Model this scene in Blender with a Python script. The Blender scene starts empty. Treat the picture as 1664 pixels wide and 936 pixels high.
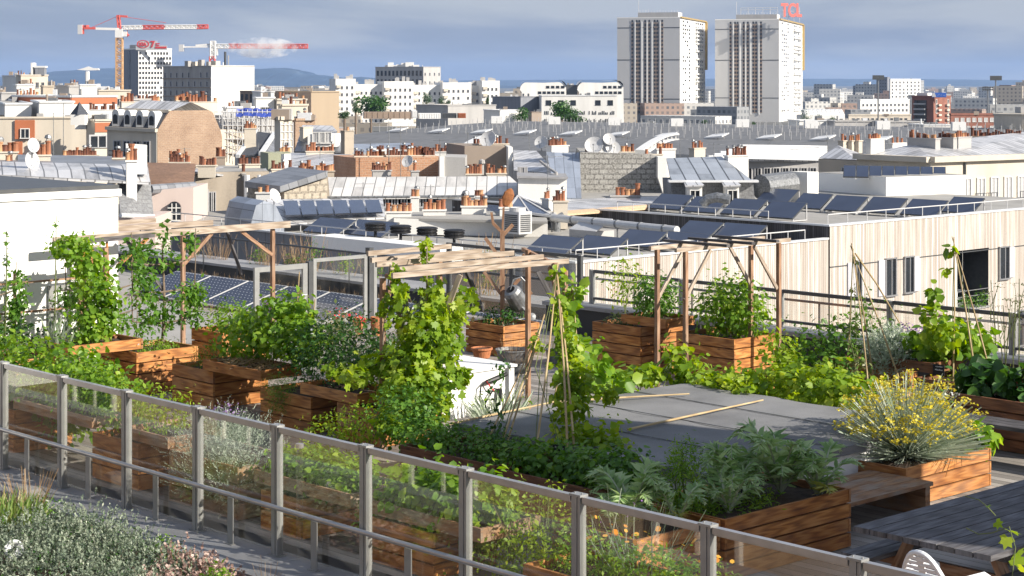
import bpy, math, random
import numpy as np
from mathutils import Vector, Matrix, Euler
R = math.radians
PI = math.pi
rng = random.Random(11)
nrng = np.random.default_rng(5)
SC = bpy.context.scene
COL = SC.collection
F, CX, HY, HC = 3000.0, 832.0, 133.0, 4.4
GROUND_Z = -20.0
def P(px, py, d): return Vector(((px - CX) * d / F, d, HC - (py - HY) * d / F))
def G(px, py, z=0.0): return P(px, py, F * (HC - z) / (py - HY))
GA = -math.atan2(.730, .684)                      # the garden's own axes: a along the front fence, b away from it
UX, UY = math.cos(GA), math.sin(GA)
def gp(a, b, z=0.0): return Vector((UX * a - UY * b, UY * a + UX * b, z))
def ga(px, b):
 k = (px - CX) / F
 return b * (UX * k + UY) / (UX - k * UY)
def tag(o, label=None, cat=None, group=None, kind=None):
 if label: o['label'] = label
 if cat: o['category'] = cat
 if group: o['group'] = group
 if kind: o['kind'] = kind
 return o
def thing(name, label, cat, loc=(0, 0, 0), rz=0.0, group=None):
 o = bpy.data.objects.new(name, None)
 o.empty_display_size = .1
 COL.objects.link(o)
 o.location = loc
 o.rotation_euler = (0, 0, rz)
 return tag(o, label, cat, group)
def link(name, me, parent=None, loc=None, rot=None, mtx=None):
 o = bpy.data.objects.new(name, me)
 COL.objects.link(o)
 if parent: o.parent = parent
 if mtx is not None: o.matrix_local = mtx
 if loc is not None: o.location = loc
 if rot is not None: o.rotation_euler = rot
 return o
def kids(root): return [c for c in bpy.data.objects if c.parent == root]
def copy_tree(o, parent=None):
 c = o.copy()
 COL.objects.link(c)
 if parent: c.parent = parent
 for ch in o.children: copy_tree(ch, c)
 return c
class MB:
 """collects faces with uv in metres and a random value per piece; build() links them as one mesh object"""
 def __init__(s, o=(0, 0, 0)):
  s.v = []; s.f = []; s.uv = []; s.m = []; s.r = []; s.sm = []; s.o = Vector(o)
 def face(s, pts, uv=None, m=0, r=None, sm=False):
  n = len(s.v)
  pts = [Vector(p) for p in pts]
  s.v += pts
  s.f.append(tuple(range(n, n + len(pts))))
  if uv is None:
   e = (pts[1] - pts[0]); L = e.length or 1; e = e / L
   nn = (pts[1] - pts[0]).cross(pts[-1] - pts[0])
   if nn.length < 1e-12: nn = Vector((0, 0, 1))
   g = nn.normalized().cross(e)
   uv = [((p - pts[0]).dot(e), (p - pts[0]).dot(g)) for p in pts]
  s.uv += list(uv)
  s.m.append(m); s.r.append(rng.random() if r is None else r); s.sm.append(sm)
 def quad(s, a, b, c, d, m=0, r=None, uv=None): s.face([a, b, c, d], uv, m, r)
 def obox(s, c, ax, ay, az, m=0, r=None):
  """box with centre c and half vectors"""
  c = Vector(c); ax = Vector(ax); ay = Vector(ay); az = Vector(az)
  r = rng.random() if r is None else r
  A = [ax, ay, az]
  ln = [k.length for k in A]
  lo = max(range(3), key=lambda i: ln[i])
  off = (rng.random() * 20, rng.random() * 20)
  for i in range(3):
   j, k = (i + 1) % 3, (i + 2) % 3
   for sg in (1, -1):
    p = [c + sg * A[i] + a * A[j] + b * A[k] for a, b in ((-1, -1), (1, -1), (1, 1), (-1, 1))]
    q = [(a * ln[j], b * ln[k]) for a, b in ((-1, -1), (1, -1), (1, 1), (-1, 1))]
    if lo == k: q = [(y, x) for x, y in q]
    q = [(x + off[0], y + off[1] + i * 3) for x, y in q]
    if sg < 0: p.reverse(); q.reverse()
    s.face(p, q, m, r)
 def box(s, x0, y0, z0, x1, y1, z1, m=0, r=None):
  s.obox(((x0 + x1) / 2, (y0 + y1) / 2, (z0 + z1) / 2), (abs(x1 - x0) / 2, 0, 0), (0, abs(y1 - y0) / 2, 0), (0, 0, abs(z1 - z0) / 2), m, r)
 def bar(s, p0, p1, w, h, up=(0, 0, 1), m=0, r=None):
  p0 = Vector(p0); p1 = Vector(p1); d = p1 - p0
  x = d.normalized(); y = Vector(up).cross(x)
  if y.length < 1e-4: y = Vector((0, 1, 0)).cross(x)
  if y.length < 1e-4: y = Vector((1, 0, 0)).cross(x)
  y.normalize(); z = x.cross(y)
  s.obox((p0 + p1) / 2, d / 2, y * w / 2, z * h / 2, m, r)
 def tube(s, pts, rad, n=6, m=0, r=None, caps=True):
  pts = [Vector(p) for p in pts]
  if not isinstance(rad, (list, tuple)): rad = [rad] * len(pts)
  r = rng.random() if r is None else r
  rings = []; L = 0; Ls = []
  prev = None
  for i, p in enumerate(pts):
   t = (pts[min(i + 1, len(pts) - 1)] - pts[max(i - 1, 0)]).normalized()
   if prev is None:
    x = t.cross(Vector((0, 0, 1)))
    if x.length < 1e-3: x = t.cross(Vector((0, 1, 0)))
   else: x = prev - t * prev.dot(t)
   x.normalize(); prev = x; y = t.cross(x)
   rings.append([p + rad[i] * (math.cos(2 * PI * k / n) * x + math.sin(2 * PI * k / n) * y) for k in range(n)])
   if i: L += (p - pts[i - 1]).length
   Ls.append(L)
  for i in range(len(pts) - 1):
   for k in range(n):
    k2 = (k + 1) % n
    w = 2 * PI * max(rad[i], 1e-3) / n
    s.face([rings[i][k], rings[i][k2], rings[i + 1][k2], rings[i + 1][k]],
                       [(Ls[i], k * w), (Ls[i], (k + 1) * w), (Ls[i + 1], (k + 1) * w), (Ls[i + 1], k * w)], m, r, True)
  if caps:
   if rad[0] > 1e-4: s.face(rings[0][::-1], None, m, r)
   if rad[-1] > 1e-4: s.face(rings[-1], None, m, r)
 def lathe(s, prof, c=(0, 0, 0), n=16, m=0, r=None, mtx=None):
  c = Vector(c); r = rng.random() if r is None else r
  def pt(q, k):
   v = Vector((q[0] * math.cos(2 * PI * k / n), q[0] * math.sin(2 * PI * k / n), q[1]))
   if mtx is not None: v = mtx @ v
   return c + v
  for q0, q1 in zip(prof, prof[1:]):
   for k in range(n):
    ps = [pt(q0, k), pt(q0, k + 1), pt(q1, k + 1), pt(q1, k)]
    if q0[0] < 1e-5: ps = [ps[0], ps[2], ps[3]]
    elif q1[0] < 1e-5: ps = [ps[0], ps[1], ps[2]]
    s.face(ps, None, m, r, True)
 def prism(s, poly, z0, z1, m=0, mt=None, r=None, bottom=False):
  """vertical prism over a counter-clockwise outline; uv = (run along the outline, height)"""
  r = rng.random() if r is None else r
  n = len(poly); run = 0
  for i in range(n):
   a, b = poly[i], poly[(i + 1) % n]
   L = math.hypot(b[0] - a[0], b[1] - a[1])
   s.face([(a[0], a[1], z0), (b[0], b[1], z0), (b[0], b[1], z1), (a[0], a[1], z1)],
                   [(run, z0), (run + L, z0), (run + L, z1), (run, z1)], m, r)
   run += L
  s.face([(p[0], p[1], z1) for p in poly], [(p[0], p[1]) for p in poly], m if mt is None else mt, r)
  if bottom: s.face([(p[0], p[1], z0) for p in poly][::-1], [(p[0], p[1]) for p in poly][::-1], m, r)
 def poly_x(s, pts, t, m=0, r=None, me=None):
  """flat outline (3D, planar) given a thickness vector t"""
  r = rng.random() if r is None else r
  t = Vector(t); pts = [Vector(p) for p in pts]
  s.face(pts, None, m, r)
  s.face([p + t for p in pts][::-1], None, m if me is None else me, r)
  for i in range(len(pts)):
   a, b = pts[i], pts[(i + 1) % len(pts)]
   s.face([b, a, a + t, b + t], None, m if me is None else me, r)
 def mesh(s, name, mats):
  me = bpy.data.meshes.new(name)
  me.from_pydata([tuple(p - s.o) for p in s.v], [], s.f)
  l = me.uv_layers.new(name='uv')
  l.data.foreach_set('uv', [c for q in s.uv for c in q])
  at = me.attributes.new('rnd', 'FLOAT', 'FACE')
  at.data.foreach_set('value', s.r)
  me.polygons.foreach_set('use_smooth', s.sm)
  if not isinstance(mats, (list, tuple)): mats = [mats]
  for k in mats: me.materials.append(k)
  if len(mats) > 1: me.polygons.foreach_set('material_index', s.m)
  me.update()
  return me
 def build(s, name, mats, parent=None, bevel=0, kind=None):
  o = link(name, s.mesh(name, mats), parent)
  if parent is None: o.location = s.o
  if bevel:
   bm = o.modifiers.new('bevel', 'BEVEL'); bm.width = bevel; bm.segments = 1; bm.limit_method = 'ANGLE'
   o.data['w'] = 1
  if kind: o['kind'] = kind
  return o
class NT:
 def __init__(s, name):
  s.mat = bpy.data.materials.new(name); s.mat.use_nodes = True
  s.t = s.mat.node_tree; s.t.nodes.clear()
  s.out = s.t.nodes.new('ShaderNodeOutputMaterial')
 def n(s, typ, **kw):
  nd = s.t.nodes.new('ShaderNode' + typ)
  for k, v in kw.items():
   if hasattr(nd, k) and not k[0].isupper(): setattr(nd, k, v)
   else: s.set(nd, k, v)
  return nd
 def set(s, nd, k, v):
  i = nd.inputs[int(k[1:])] if k[0] == 'I' and k[1:].isdigit() else nd.inputs[k.replace('_', ' ')]
  if isinstance(v, bpy.types.NodeSocket): s.t.links.new(v, i)
  elif isinstance(v, bpy.types.Node): s.t.links.new(v.outputs[0], i)
  else: i.default_value = (tuple(v) + (1,) if isinstance(v, (tuple, list)) and len(v) == 3 and i.type == 'RGBA' else v)
 def math(s, op, a, b=None, c=None):
  nd = s.n('Math', operation=op, I0=a)
  if b is not None: s.set(nd, 'I1', b)
  if c is not None: s.set(nd, 'I2', c)
  return nd.outputs[0]
 def mix(s, f, a, b, bt='MIX'):
  nd = s.t.nodes.new('ShaderNodeMix'); nd.data_type = 'RGBA'; nd.blend_type = bt
  for i, v in ((0, f), (6, a), (7, b)): s.set(nd, 'I%d' % i, v)
  return nd.outputs[2]
 def ramp(s, fac, stops):
  nd = s.n('ValToRGB', Fac=fac); e = nd.color_ramp.elements
  while len(e) < len(stops): e.new(.5)
  for k, (p, c) in zip(e, stops):
   k.position = p; k.color = tuple(c) + (1,) if len(c) == 3 else c
  return nd.outputs[0]
 def uv(s): return s.n('UVMap').outputs[0]
 def obj(s): return s.n('TexCoord').outputs['Object']
 def rnd(s): return s.n('Attribute', attribute_name='rnd').outputs['Fac']
 def mp(s, vec, sc, loc=(0, 0, 0)): return s.n('Mapping', Vector=vec, Scale=sc, Location=loc).outputs[0]
 def noise(s, vec, scale, detail=4, rough=.55): return s.n('TexNoise', Vector=vec, Scale=scale, Detail=detail, Roughness=rough).outputs['Fac']
 def bsdf(s, col, rough=.8, metal=0, bump=None, bs=.3, bd=.02, **kw):
  b = s.n('BsdfPrincipled', Base_Color=col, Roughness=rough, Metallic=metal, **kw)
  if bump is not None:
   s.set(b, 'Normal', s.n('Bump', Height=bump, Strength=bs, Distance=bd).outputs[0])
  return b
 def done(s, sh):
  s.t.links.new(sh.outputs[0] if isinstance(sh, bpy.types.Node) else sh, s.out.inputs[0]); return s.mat
def sc3(c, k): return tuple(min(1, x * k) for x in c)
def m_noisy(name, c, var=.25, scale=3, rough=.85, bump=.25, streak=False, metal=0, fine=40):
 t = NT(name); v = t.uv() if streak else t.obj()
 if streak: a = t.noise(t.mp(v, (1.6, .22, 1)), scale, 5)
 else: a = t.noise(v, scale, 5)
 b = t.noise(v, fine, 3)
 k = t.math('ADD', t.math('MULTIPLY', a, .7), t.math('MULTIPLY', b, .3))
 col = t.ramp(k, [(.3, sc3(c, 1 - var)), (.55, c), (.75, sc3(c, 1 + var * .5))])
 col = t.mix(t.math('MULTIPLY', t.rnd(), .22), col, sc3(c, .72))
 return t.done(t.bsdf(col, rough, metal, b, bump, .01))
def m_wood(name, dark, mid, light, tone=.5, knots=True, rough=.75, weather=None):
 t = NT(name); v = t.uv(); r = t.rnd()
 off = t.n('CombineXYZ', X=t.math('MULTIPLY', r, 37.0), Y=t.math('MULTIPLY', r, 11.0))
 vv = t.n('VectorMath', operation='ADD', I0=v, I1=off.outputs[0]).outputs[0]
 g = t.noise(t.mp(vv, (1.1, 22, 1)), 1.5, 6, .6)
 big = t.noise(t.mp(vv, (.9, 2.5, 1)), 1.3, 3)
 wv = t.n('TexWave', Vector=t.mp(vv, (.35, 6, 1)), Scale=2.2, Distortion=9, Detail=2, Detail_Scale=1.2).outputs['Fac']
 k = t.math('ADD', t.math('MULTIPLY', g, .55), t.math('ADD', t.math('MULTIPLY', big, .25), t.math('MULTIPLY', wv, .2)))
 col = t.ramp(k, [(.28, dark), (.5, mid), (.72, light)])
 col = t.mix(t.math('MULTIPLY', r, tone), col, dark)
 if knots:
  vo = t.n('TexVoronoi', Vector=t.mp(vv, (2.6, 7, 1)), Scale=1.0, Randomness=1.0).outputs['Distance']
  kn = t.ramp(vo, [(.045, (1, 1, 1)), (.12, (0, 0, 0))])
  col = t.mix(t.math('MULTIPLY', kn, .75), col, sc3(dark, .4))
 ob = t.n('ObjectInfo').outputs['Random']
 gw = t.noise(t.mp(v, (.8, 2, 1)), 1.6, 5)
 gr = t.math('MULTIPLY', t.ramp(gw, [(.40, (0, 0, 0)), (.68, (1, 1, 1))]), t.math('MULTIPLY', ob, .42))
 col = t.mix(gr, col, sc3((mid[0] * .62, mid[0] * .50, mid[0] * .38), 1.0))
 if weather:
  w = t.noise(t.mp(v, (1.5, 3, 1)), 2.0, 4)
  col = t.mix(t.ramp(w, [(.42, (0, 0, 0)), (.65, (.8, .8, .8))]), col, weather)
 return t.done(t.bsdf(col, rough, 0, k, .35, .01))
def m_clad(name, a, b, c, w=.1, gap=.012, stain=None):
 """vertical boards: one tone per board, dark joints, weathering down the boards"""
 t = NT(name); s = t.n('SeparateXYZ', Vector=t.uv())
 i = t.math('FLOOR', t.math('DIVIDE', s.outputs[0], w))
 fr = t.math('FRACT', t.math('DIVIDE', s.outputs[0], w))
 wn = t.n('TexWhiteNoise', noise_dimensions='1D', W=i).outputs['Value']
 col = t.ramp(wn, [(0, a), (.5, b), (1, c)])
 st = t.noise(t.mp(t.uv(), (6, .25, 1)), 1.5, 5)
 col = t.mix(t.ramp(st, [(.42, (0, 0, 0)), (.7, (.75, .75, .75))]), col, stain or sc3(a, .6))
 j = t.math('LESS_THAN', fr, gap / w)
 col = t.mix(j, col, sc3(a, .18))
 return t.done(t.bsdf(col, .8, 0, fr, .1, .01))
def m_seam(name, c, w=.6, rough=.42, metal=.35, dark=.45, lw=.07, patch=.35):
 """zinc roof: standing seams up the slope, sheet by sheet tone"""
 t = NT(name); s = t.n('SeparateXYZ', Vector=t.uv())
 u = t.math('DIVIDE', s.outputs[0], w)
 i = t.math('FLOOR', u); fr = t.math('FRACT', u)
 row = t.math('FLOOR', t.math('DIVIDE', s.outputs[1], 2.0))
 wn = t.n('TexWhiteNoise', noise_dimensions='2D', Vector=t.n('CombineXYZ', X=i, Y=row).outputs[0]).outputs['Value']
 st = t.noise(t.mp(t.uv(), (2.2, .5, 1)), 1.2, 6)
 k = t.math('ADD', t.math('MULTIPLY', wn, .4), t.math('MULTIPLY', st, .6))
 col = t.ramp(k, [(.25, sc3(c, 1 - patch)), (.5, c), (.75, sc3(c, 1.15))])
 lap = t.math('LESS_THAN', t.math('FRACT', t.math('DIVIDE', s.outputs[1], 2.0)), .02)
 j = t.math('MAXIMUM', t.math('LESS_THAN', fr, lw), t.math('MULTIPLY', lap, .6))
 col = t.mix(j, col, sc3(c, dark))
 return t.done(t.bsdf(col, rough, metal, fr, .15, .01))
def m_brick(name, c1, c2, mortar, bw=.5, bh=.2, ms=.02, patch=None, rough=.9):
 t = NT(name)
 v = t.uv()
 b = t.n('TexBrick', Vector=v, Color1=c1 + (1,), Color2=c2 + (1,), Mortar=mortar + (1,), Scale=1.0, Mortar_Size=ms, Brick_Width=bw, Row_Height=bh)
 b.inputs['Bias'].default_value = -.1
 n = t.noise(v, .45, 6, .65)
 col = t.mix(t.ramp(n, [(.35, (0, 0, 0)), (.7, (.8, .8, .8))]), b.outputs[0], patch or sc3(c1, .55))
 n2 = t.noise(v, 9, 3)
 col = t.mix(t.ramp(n2, [(.4, (0, 0, 0)), (.75, (.6, .6, .6))]), col, sc3(c2, 1.35))
 return t.done(t.bsdf(col, rough, 0, b.outputs['Fac'], .3, .02))
def m_winwall(name, wall, glass, sx=3.0, sz=3.0, fx=.45, fz=.5, var=.2):
 """far facades a few pixels high: openings set by the facade's own metres"""
 t = NT(name); s = t.n('SeparateXYZ', Vector=t.uv())
 u = t.math('DIVIDE', s.outputs[0], sx); v = t.math('DIVIDE', s.outputs[1], sz)
 a = t.math('LESS_THAN', t.math('ABSOLUTE', t.math('SUBTRACT', t.math('FRACT', u), .5)), fx / 2)
 b = t.math('LESS_THAN', t.math('ABSOLUTE', t.math('SUBTRACT', t.math('FRACT', v), .5)), fz / 2)
 nz = t.n('SeparateXYZ', Vector=t.n('NewGeometry').outputs['Normal']).outputs[2]
 side = t.math('LESS_THAN', nz, .3)
 wn = t.n('TexWhiteNoise', noise_dimensions='2D', Vector=t.n('CombineXYZ', X=t.math('FLOOR', u), Y=t.math('FLOOR', v)).outputs[0]).outputs['Value']
 m = t.math('MULTIPLY', t.math('MULTIPLY', a, b), t.math('MULTIPLY', side, t.math('ADD', .45, t.math('MULTIPLY', wn, .55))))
 wl = t.mix(t.math('MULTIPLY', t.rnd(), 1.0), wall, sc3(wall, 1 - var * 2))
 wl = t.mix(t.math('MULTIPLY', t.noise(t.mp(t.uv(), (.3, .1, 1)), 1, 4), .35), wl, sc3(wall, .7))
 return t.done(t.bsdf(t.mix(m, wl, glass), .7))
def m_plain(name, c, rough=.5, metal=0, var=.12, scale=6, **kw):
 t = NT(name)
 n = t.noise(t.obj(), scale, 4)
 col = t.mix(t.ramp(n, [(.35, (0, 0, 0)), (.7, (1, 1, 1))]), c, sc3(c, 1 - var * 2))
 return t.done(t.bsdf(col, rough, metal, n, .05, .005, **kw))
def m_leaf(name, cols, transl=.4, rough=.45, hue=.483):
 t = NT(name)
 if 'flower' in name: hue = .5
 transl *= .8
 r = t.rnd(); n = len(cols)
 cols = [sc3(c, 1.5 if max(c) < .42 else 1.1) for c in cols]
 c = t.ramp(r, [(i / max(1, n - 1), k) for i, k in enumerate(cols)])
 c = t.mix(t.math('MULTIPLY', t.noise(t.obj(), 1.7, 2), .5), c, cols[0])
 p = t.bsdf(c, rough, 0, None, Specular_IOR_Level=.35)
 hs = t.n('HueSaturation', Color=c, Hue=hue, Saturation=1.12, Value=2.0)
 tr = t.n('BsdfTranslucent', Color=hs.outputs[0])
 return t.done(t.n('MixShader', Fac=transl, I1=p, I2=tr))
M = {}
def W(k, v): M[k] = v
W('planter', m_wood('planter_wood', (.14, .042, .008), (.46, .178, .036), (.68, .335, .105), .5))
W('planter_old', m_wood('old_planter_wood', (.14, .06, .024), (.30, .15, .065), (.42, .25, .13), .4, weather=(.26, .22, .18)))
W('pale_wood', m_wood('pale_wood', (.20, .145, .105), (.40, .325, .255), (.58, .51, .44), .45, rough=.8))
W('post_wood', m_wood('post_wood', (.16, .08, .045), (.32, .18, .105), (.45, .30, .20), .4))
W('dark_wood', m_wood('dark_weathered_wood', (.035, .032, .034), (.085, .080, .085), (.17, .16, .165), .5, knots=False))
W('table_wood', m_wood('table_wood', (.045, .043, .047), (.105, .102, .112), (.21, .208, .22), .45, knots=False))
W('red_wood', m_wood('red_brown_wood', (.08, .026, .010), (.21, .078, .030), (.33, .145, .065), .4))
W('cane', m_wood('bamboo_cane', (.28, .19, .09), (.45, .34, .18), (.58, .47, .28), .4, knots=False))
W('bark', m_noisy('bark', (.20, .15, .11), .5, 9, .9, .6))
W('soil', m_noisy('soil', (.065, .040, .025), .7, 12, .95, 1.0, fine=60))
W('white_wall', m_noisy('white_render', (.82, .82, .80), .05, .5, .85, .1))
W('white_box', m_noisy('white_paint', (.80, .80, .79), .06, 2, .6, .1))
W('coping', m_noisy('grey_coping', (.30, .30, .31), .35, 1.6, .8, .25, fine=55))
W('membrane', m_noisy('grey_roof_felt', (.20, .202, .208), .5, .9, .92, .6, fine=75))
W('black_wall', m_noisy('black_panel', (.035, .037, .040), .3, 1.2, .7, .2))
W('fence_metal', m_plain('grey_painted_metal', (.33, .335, .33), .42, .35, .08))
W('fence_dark', m_plain('dark_grey_metal', (.10, .105, .11), .45, .4, .1))
W('rail_metal', m_plain('brushed_rail', (.42, .42, .43), .33, .6, .08))
W('galv', m_plain('galvanised_metal', (.30, .31, .32), .45, .5, .3, 9))
W('white_metal', m_plain('white_metal', (.56, .56, .56), .45, .1, .05))
W('black_metal', m_plain('black_metal', (.018, .018, .02), .5, .3, .2))
W('plastic', m_plain('white_plastic', (.75, .77, .80), .35, 0, .03))
W('terracotta', m_noisy('terracotta', (.46, .17, .07), .35, 5, .8, .2))
W('pot', m_noisy('chimney_pot_clay', (.36, .145, .075), .6, 2.2, .85, .3))
W('pot_pale', m_noisy('pale_pot_clay', (.50, .27, .14), .4, 3, .85, .3))
W('pot_dark', m_noisy('sooty_pot_clay', (.16, .060, .035), .5, 3, .85, .3))
W('slate_sign', m_plain('chalkboard', (.015, .015, .017), .8, 0, .1))
W('chalk', m_plain('chalk', (.75, .75, .74), .9, 0, .05))
W('seedhead', m_noisy('rusty_iron', (.36, .14, .05), .4, 20, .8, .4))
def m_glass():
 t = NT('balustrade_glass')
 lw = t.n('LayerWeight', Blend=.5).outputs['Facing']
 f = t.math('ADD', .075, t.math('MULTIPLY', t.math('POWER', lw, 4.0), .8))
 dirt = t.noise(t.obj(), 2.5, 5)
 gl = t.n('BsdfGlossy', Color=(1, .97, .93, 1), Roughness=.012)
 tr = t.n('BsdfTransparent', Color=(.975, .98, .97, 1))
 df = t.n('BsdfDiffuse', Color=(.6, .58, .54, 1))
 a = t.n('MixShader', Fac=f, I1=tr, I2=gl)
 return t.done(t.n('MixShader', Fac=t.math('MULTIPLY', t.ramp(dirt, [(.4, (0, 0, 0)), (.8, (1, 1, 1))]), .03), I1=a, I2=df))
W('glass', m_glass())
def m_collector():
 t = NT('solar_collector_glass')
 n = t.noise(t.obj(), .7, 2)
 c = t.mix(n, (.030, .042, .078), (.055, .074, .125))
 return t.done(t.bsdf(c, .22, 0, None, Specular_IOR_Level=.6, Coat_Weight=.2))
W('collector', m_collector())
def m_pv():
 t = NT('photovoltaic_cells'); s = t.n('SeparateXYZ', Vector=t.uv())
 u = t.math('ABSOLUTE', t.math('SUBTRACT', t.math('FRACT', t.math('DIVIDE', s.outputs[0], .16)), .5))
 v = t.math('ABSOLUTE', t.math('SUBTRACT', t.math('FRACT', t.math('DIVIDE', s.outputs[1], .16)), .5))
 d = t.math('GREATER_THAN', t.math('ADD', u, v), .86)
 return t.done(t.bsdf(t.mix(d, (.018, .022, .042), (.55, .57, .60)), .25))
W('pv', m_pv())
W('win_glass', m_plain('window_glass', (.030, .036, .045), .12, 0, .3, .6))
W('win_white', m_plain('window_frame', (.72, .71, .68), .6, 0, .05))
W('tan_metal', m_noisy('tan_metal_cladding', (.37, .285, .195), .08, .3, .6, .05, streak=True))
W('win_grey', m_plain('shutter_grey', (.45, .45, .46), .6, 0, .1))
W('shutter_pale', m_plain('pale_lilac_shutter', (.52, .51, .55), .6, 0, .08))
W('cream', m_noisy('cream_render', (.60, .54, .45), .30, .22, .9, .1, streak=True, fine=12))
W('beige', m_noisy('beige_render', (.52, .45, .36), .35, .22, .9, .1, streak=True, fine=12))
W('white_city', m_noisy('white_city_render', (.74, .73, .70), .22, .2, .9, .1, streak=True, fine=10))
W('greywall', m_noisy('grey_render', (.42, .41, .40), .22, .22, .9, .1, streak=True, fine=10))
W('brownwall', m_noisy('brown_render', (.30, .245, .20), .15, .3, .9, .1, streak=True, fine=10))
W('greenwall', m_noisy('olive_render', (.34, .35, .25), .15, .3, .9, .1, streak=True, fine=10))
W('pinkwall', m_noisy('pinkish_render', (.58, .48, .44), .1, .3, .9, .1, streak=True, fine=10))
W('stainedwall', m_noisy('stained_render', (.40, .345, .28), .38, .5, .92, .2, streak=True, fine=8))
W('orange_panel', m_noisy('orange_panel', (.40, .13, .055), .12, .5, .7, .1))
W('concrete', m_noisy('concrete', (.38, .365, .35), .3, .25, .9, .2, streak=True, fine=8))
W('zinc', m_seam('zinc_roof', (.58, .58, .59), .62, .42, .3, .30, .10, .5))
W('zinc_pale', m_seam('pale_zinc_roof', (.68, .66, .63), .62, .5, .15, .3, .09, .38))
W('zinc_blue', m_seam('blue_grey_zinc_roof', (.36, .40, .47), .6))
W('zinc_dark', m_seam('dark_zinc_roof', (.25, .26, .28), .6))
W('zinc_wide', m_seam('leaded_zinc_roof', (.40, .43, .47), .85, .4, .35, .16, .10, .4))
W('slate', m_brick('slate', (.055, .062, .078), (.080, .088, .105), (.03, .033, .04), .35, .25, .02))
W('slate_grey', m_brick('grey_slate', (.17, .175, .185), (.23, .235, .24), (.11, .11, .115), .35, .25, .02))
W('tile_brown', m_brick('brown_tile', (.20, .115, .075), (.26, .155, .10), (.09, .055, .04), 1.6, .32, .035))
W('brick_tan', m_brick('tan_brick', (.30, .195, .13), (.39, .27, .185), (.40, .33, .26), .5, .18, .02, (.20, .13, .09)))
W('brick_orange', m_brick('orange_brick', (.40, .20, .11), (.50, .28, .17), (.48, .38, .29), .45, .16, .02, (.30, .155, .09)))
W('brick_red', m_brick('red_brick', (.23, .085, .06), (.28, .11, .075), (.28, .18, .14), .5, .18, .02))
W('block_grey', m_brick('grey_stone_block', (.30, .29, .27), (.46, .45, .42), (.115, .11, .105), .62, .34, .055, (.16, .155, .14)))
W('block_tan', m_brick('tan_block', (.40, .35, .28), (.46, .41, .33), (.14, .12, .10), .5, .42, .07, (.33, .29, .23)))
W('timber', m_clad('pale_timber_cladding', (.39, .35, .315), (.53, .495, .45), (.66, .63, .595), .14, .018, (.31, .24, .185)))
W('timber_dark', m_clad('dark_timber_cladding', (.050, .046, .046), (.085, .080, .082), (.13, .125, .13), .14, .02, (.06, .05, .05)))
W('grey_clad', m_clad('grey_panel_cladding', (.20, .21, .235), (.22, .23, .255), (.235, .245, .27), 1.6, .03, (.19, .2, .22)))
W('gravel_roof', m_noisy('gravel_roof', (.34, .33, .31), .3, .6, .95, .4, fine=20))
W('white_flash', m_plain('white_flashing', (.74, .75, .76), .45, .2, .06))
W('tan_tile', m_brick('tan_facade_tile', (.52, .37, .235), (.56, .405, .26), (.22, .16, .11), 1.6, .8, .012, (.47, .335, .215)))
W('asphalt', m_noisy('city_ground', (.13, .13, .125), .35, .02, .95, .1, fine=.4))
W('gold', m_plain('gold_cladding', (.55, .38, .13), .45, .3, .1))
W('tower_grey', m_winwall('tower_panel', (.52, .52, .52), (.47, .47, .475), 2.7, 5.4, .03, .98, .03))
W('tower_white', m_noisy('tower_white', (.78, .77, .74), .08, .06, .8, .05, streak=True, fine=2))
W('tower_band', m_noisy('tower_spandrel', (.30, .225, .17), .3, .15, .8, .05, fine=3))
W('tower_win', m_plain('tower_window', (.05, .055, .065), .2, 0, .5, .35))
W('sign_red', m_plain('red_sign', (.62, .06, .07), .5, 0, .05))
W('sign_coral', m_plain('coral_sign', (.85, .20, .16), .5, 0, .05))
W('sign_blue', m_plain('blue_sign', (.04, .13, .50), .5, 0, .05))
W('crane_red', m_plain('crane_red', (.62, .10, .08), .5, 0, .1))
W('crane_white', m_plain('crane_white', (.75, .74, .72), .5, 0, .08))
W('crane_tan', m_plain('crane_ochre', (.55, .33, .16), .5, 0, .1))
W('tarp', m_noisy('blue_tarp', (.02, .05, .30), .4, .8, .5, .5))
W('hall_post', m_plain('hall_post_metal', (.42, .42, .42), .5, 0, .05))
W('skylight', m_plain('white_skylight', (.74, .74, .73), .4, 0, .05))
W('hall', m_seam('hall_roof', (.155, .155, .157), 1.1, .6, .1, .7, .05, .2))
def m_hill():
 t = NT('haze_tinted_hill')
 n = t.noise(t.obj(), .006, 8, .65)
 c = t.ramp(n, [(.35, (.014, .040, .085)), (.6, (.026, .062, .115)), (.78, (.10, .13, .17))])  # distance haze is painted in: blue mixed into the hill colours
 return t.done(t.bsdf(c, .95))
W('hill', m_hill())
W('leaf_mid', m_leaf('green_leaf', [(.022, .062, .009), (.050, .125, .015), (.095, .19, .024), (.15, .25, .04)]))
W('leaf_bright', m_leaf('bright_green_leaf', [(.030, .075, .009), (.085, .17, .015), (.155, .26, .024), (.27, .345, .05)], .5))
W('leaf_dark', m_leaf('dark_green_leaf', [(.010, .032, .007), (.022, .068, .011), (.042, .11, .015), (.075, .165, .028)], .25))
W('leaf_vine', m_leaf('vine_leaf', [(.050, .10, .010), (.12, .20, .014), (.20, .28, .022), (.33, .37, .055)], .5))
W('leaf_olive', m_leaf('olive_leaf', [(.035, .055, .018), (.07, .10, .03), (.11, .13, .045), (.16, .10, .05)], .35))
W('leaf_silver', m_leaf('silver_leaf', [(.13, .17, .125), (.24, .29, .22), (.36, .40, .32), (.50, .53, .45)], .2))
W('leaf_grey', m_leaf('grey_green_leaf', [(.06, .085, .058), (.12, .155, .105), (.20, .235, .17), (.33, .35, .275)], .2))
W('leaf_cardoon', m_leaf('cardoon_leaf', [(.08, .15, .045), (.16, .25, .085), (.25, .33, .15), (.33, .39, .22)], .3))
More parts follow.
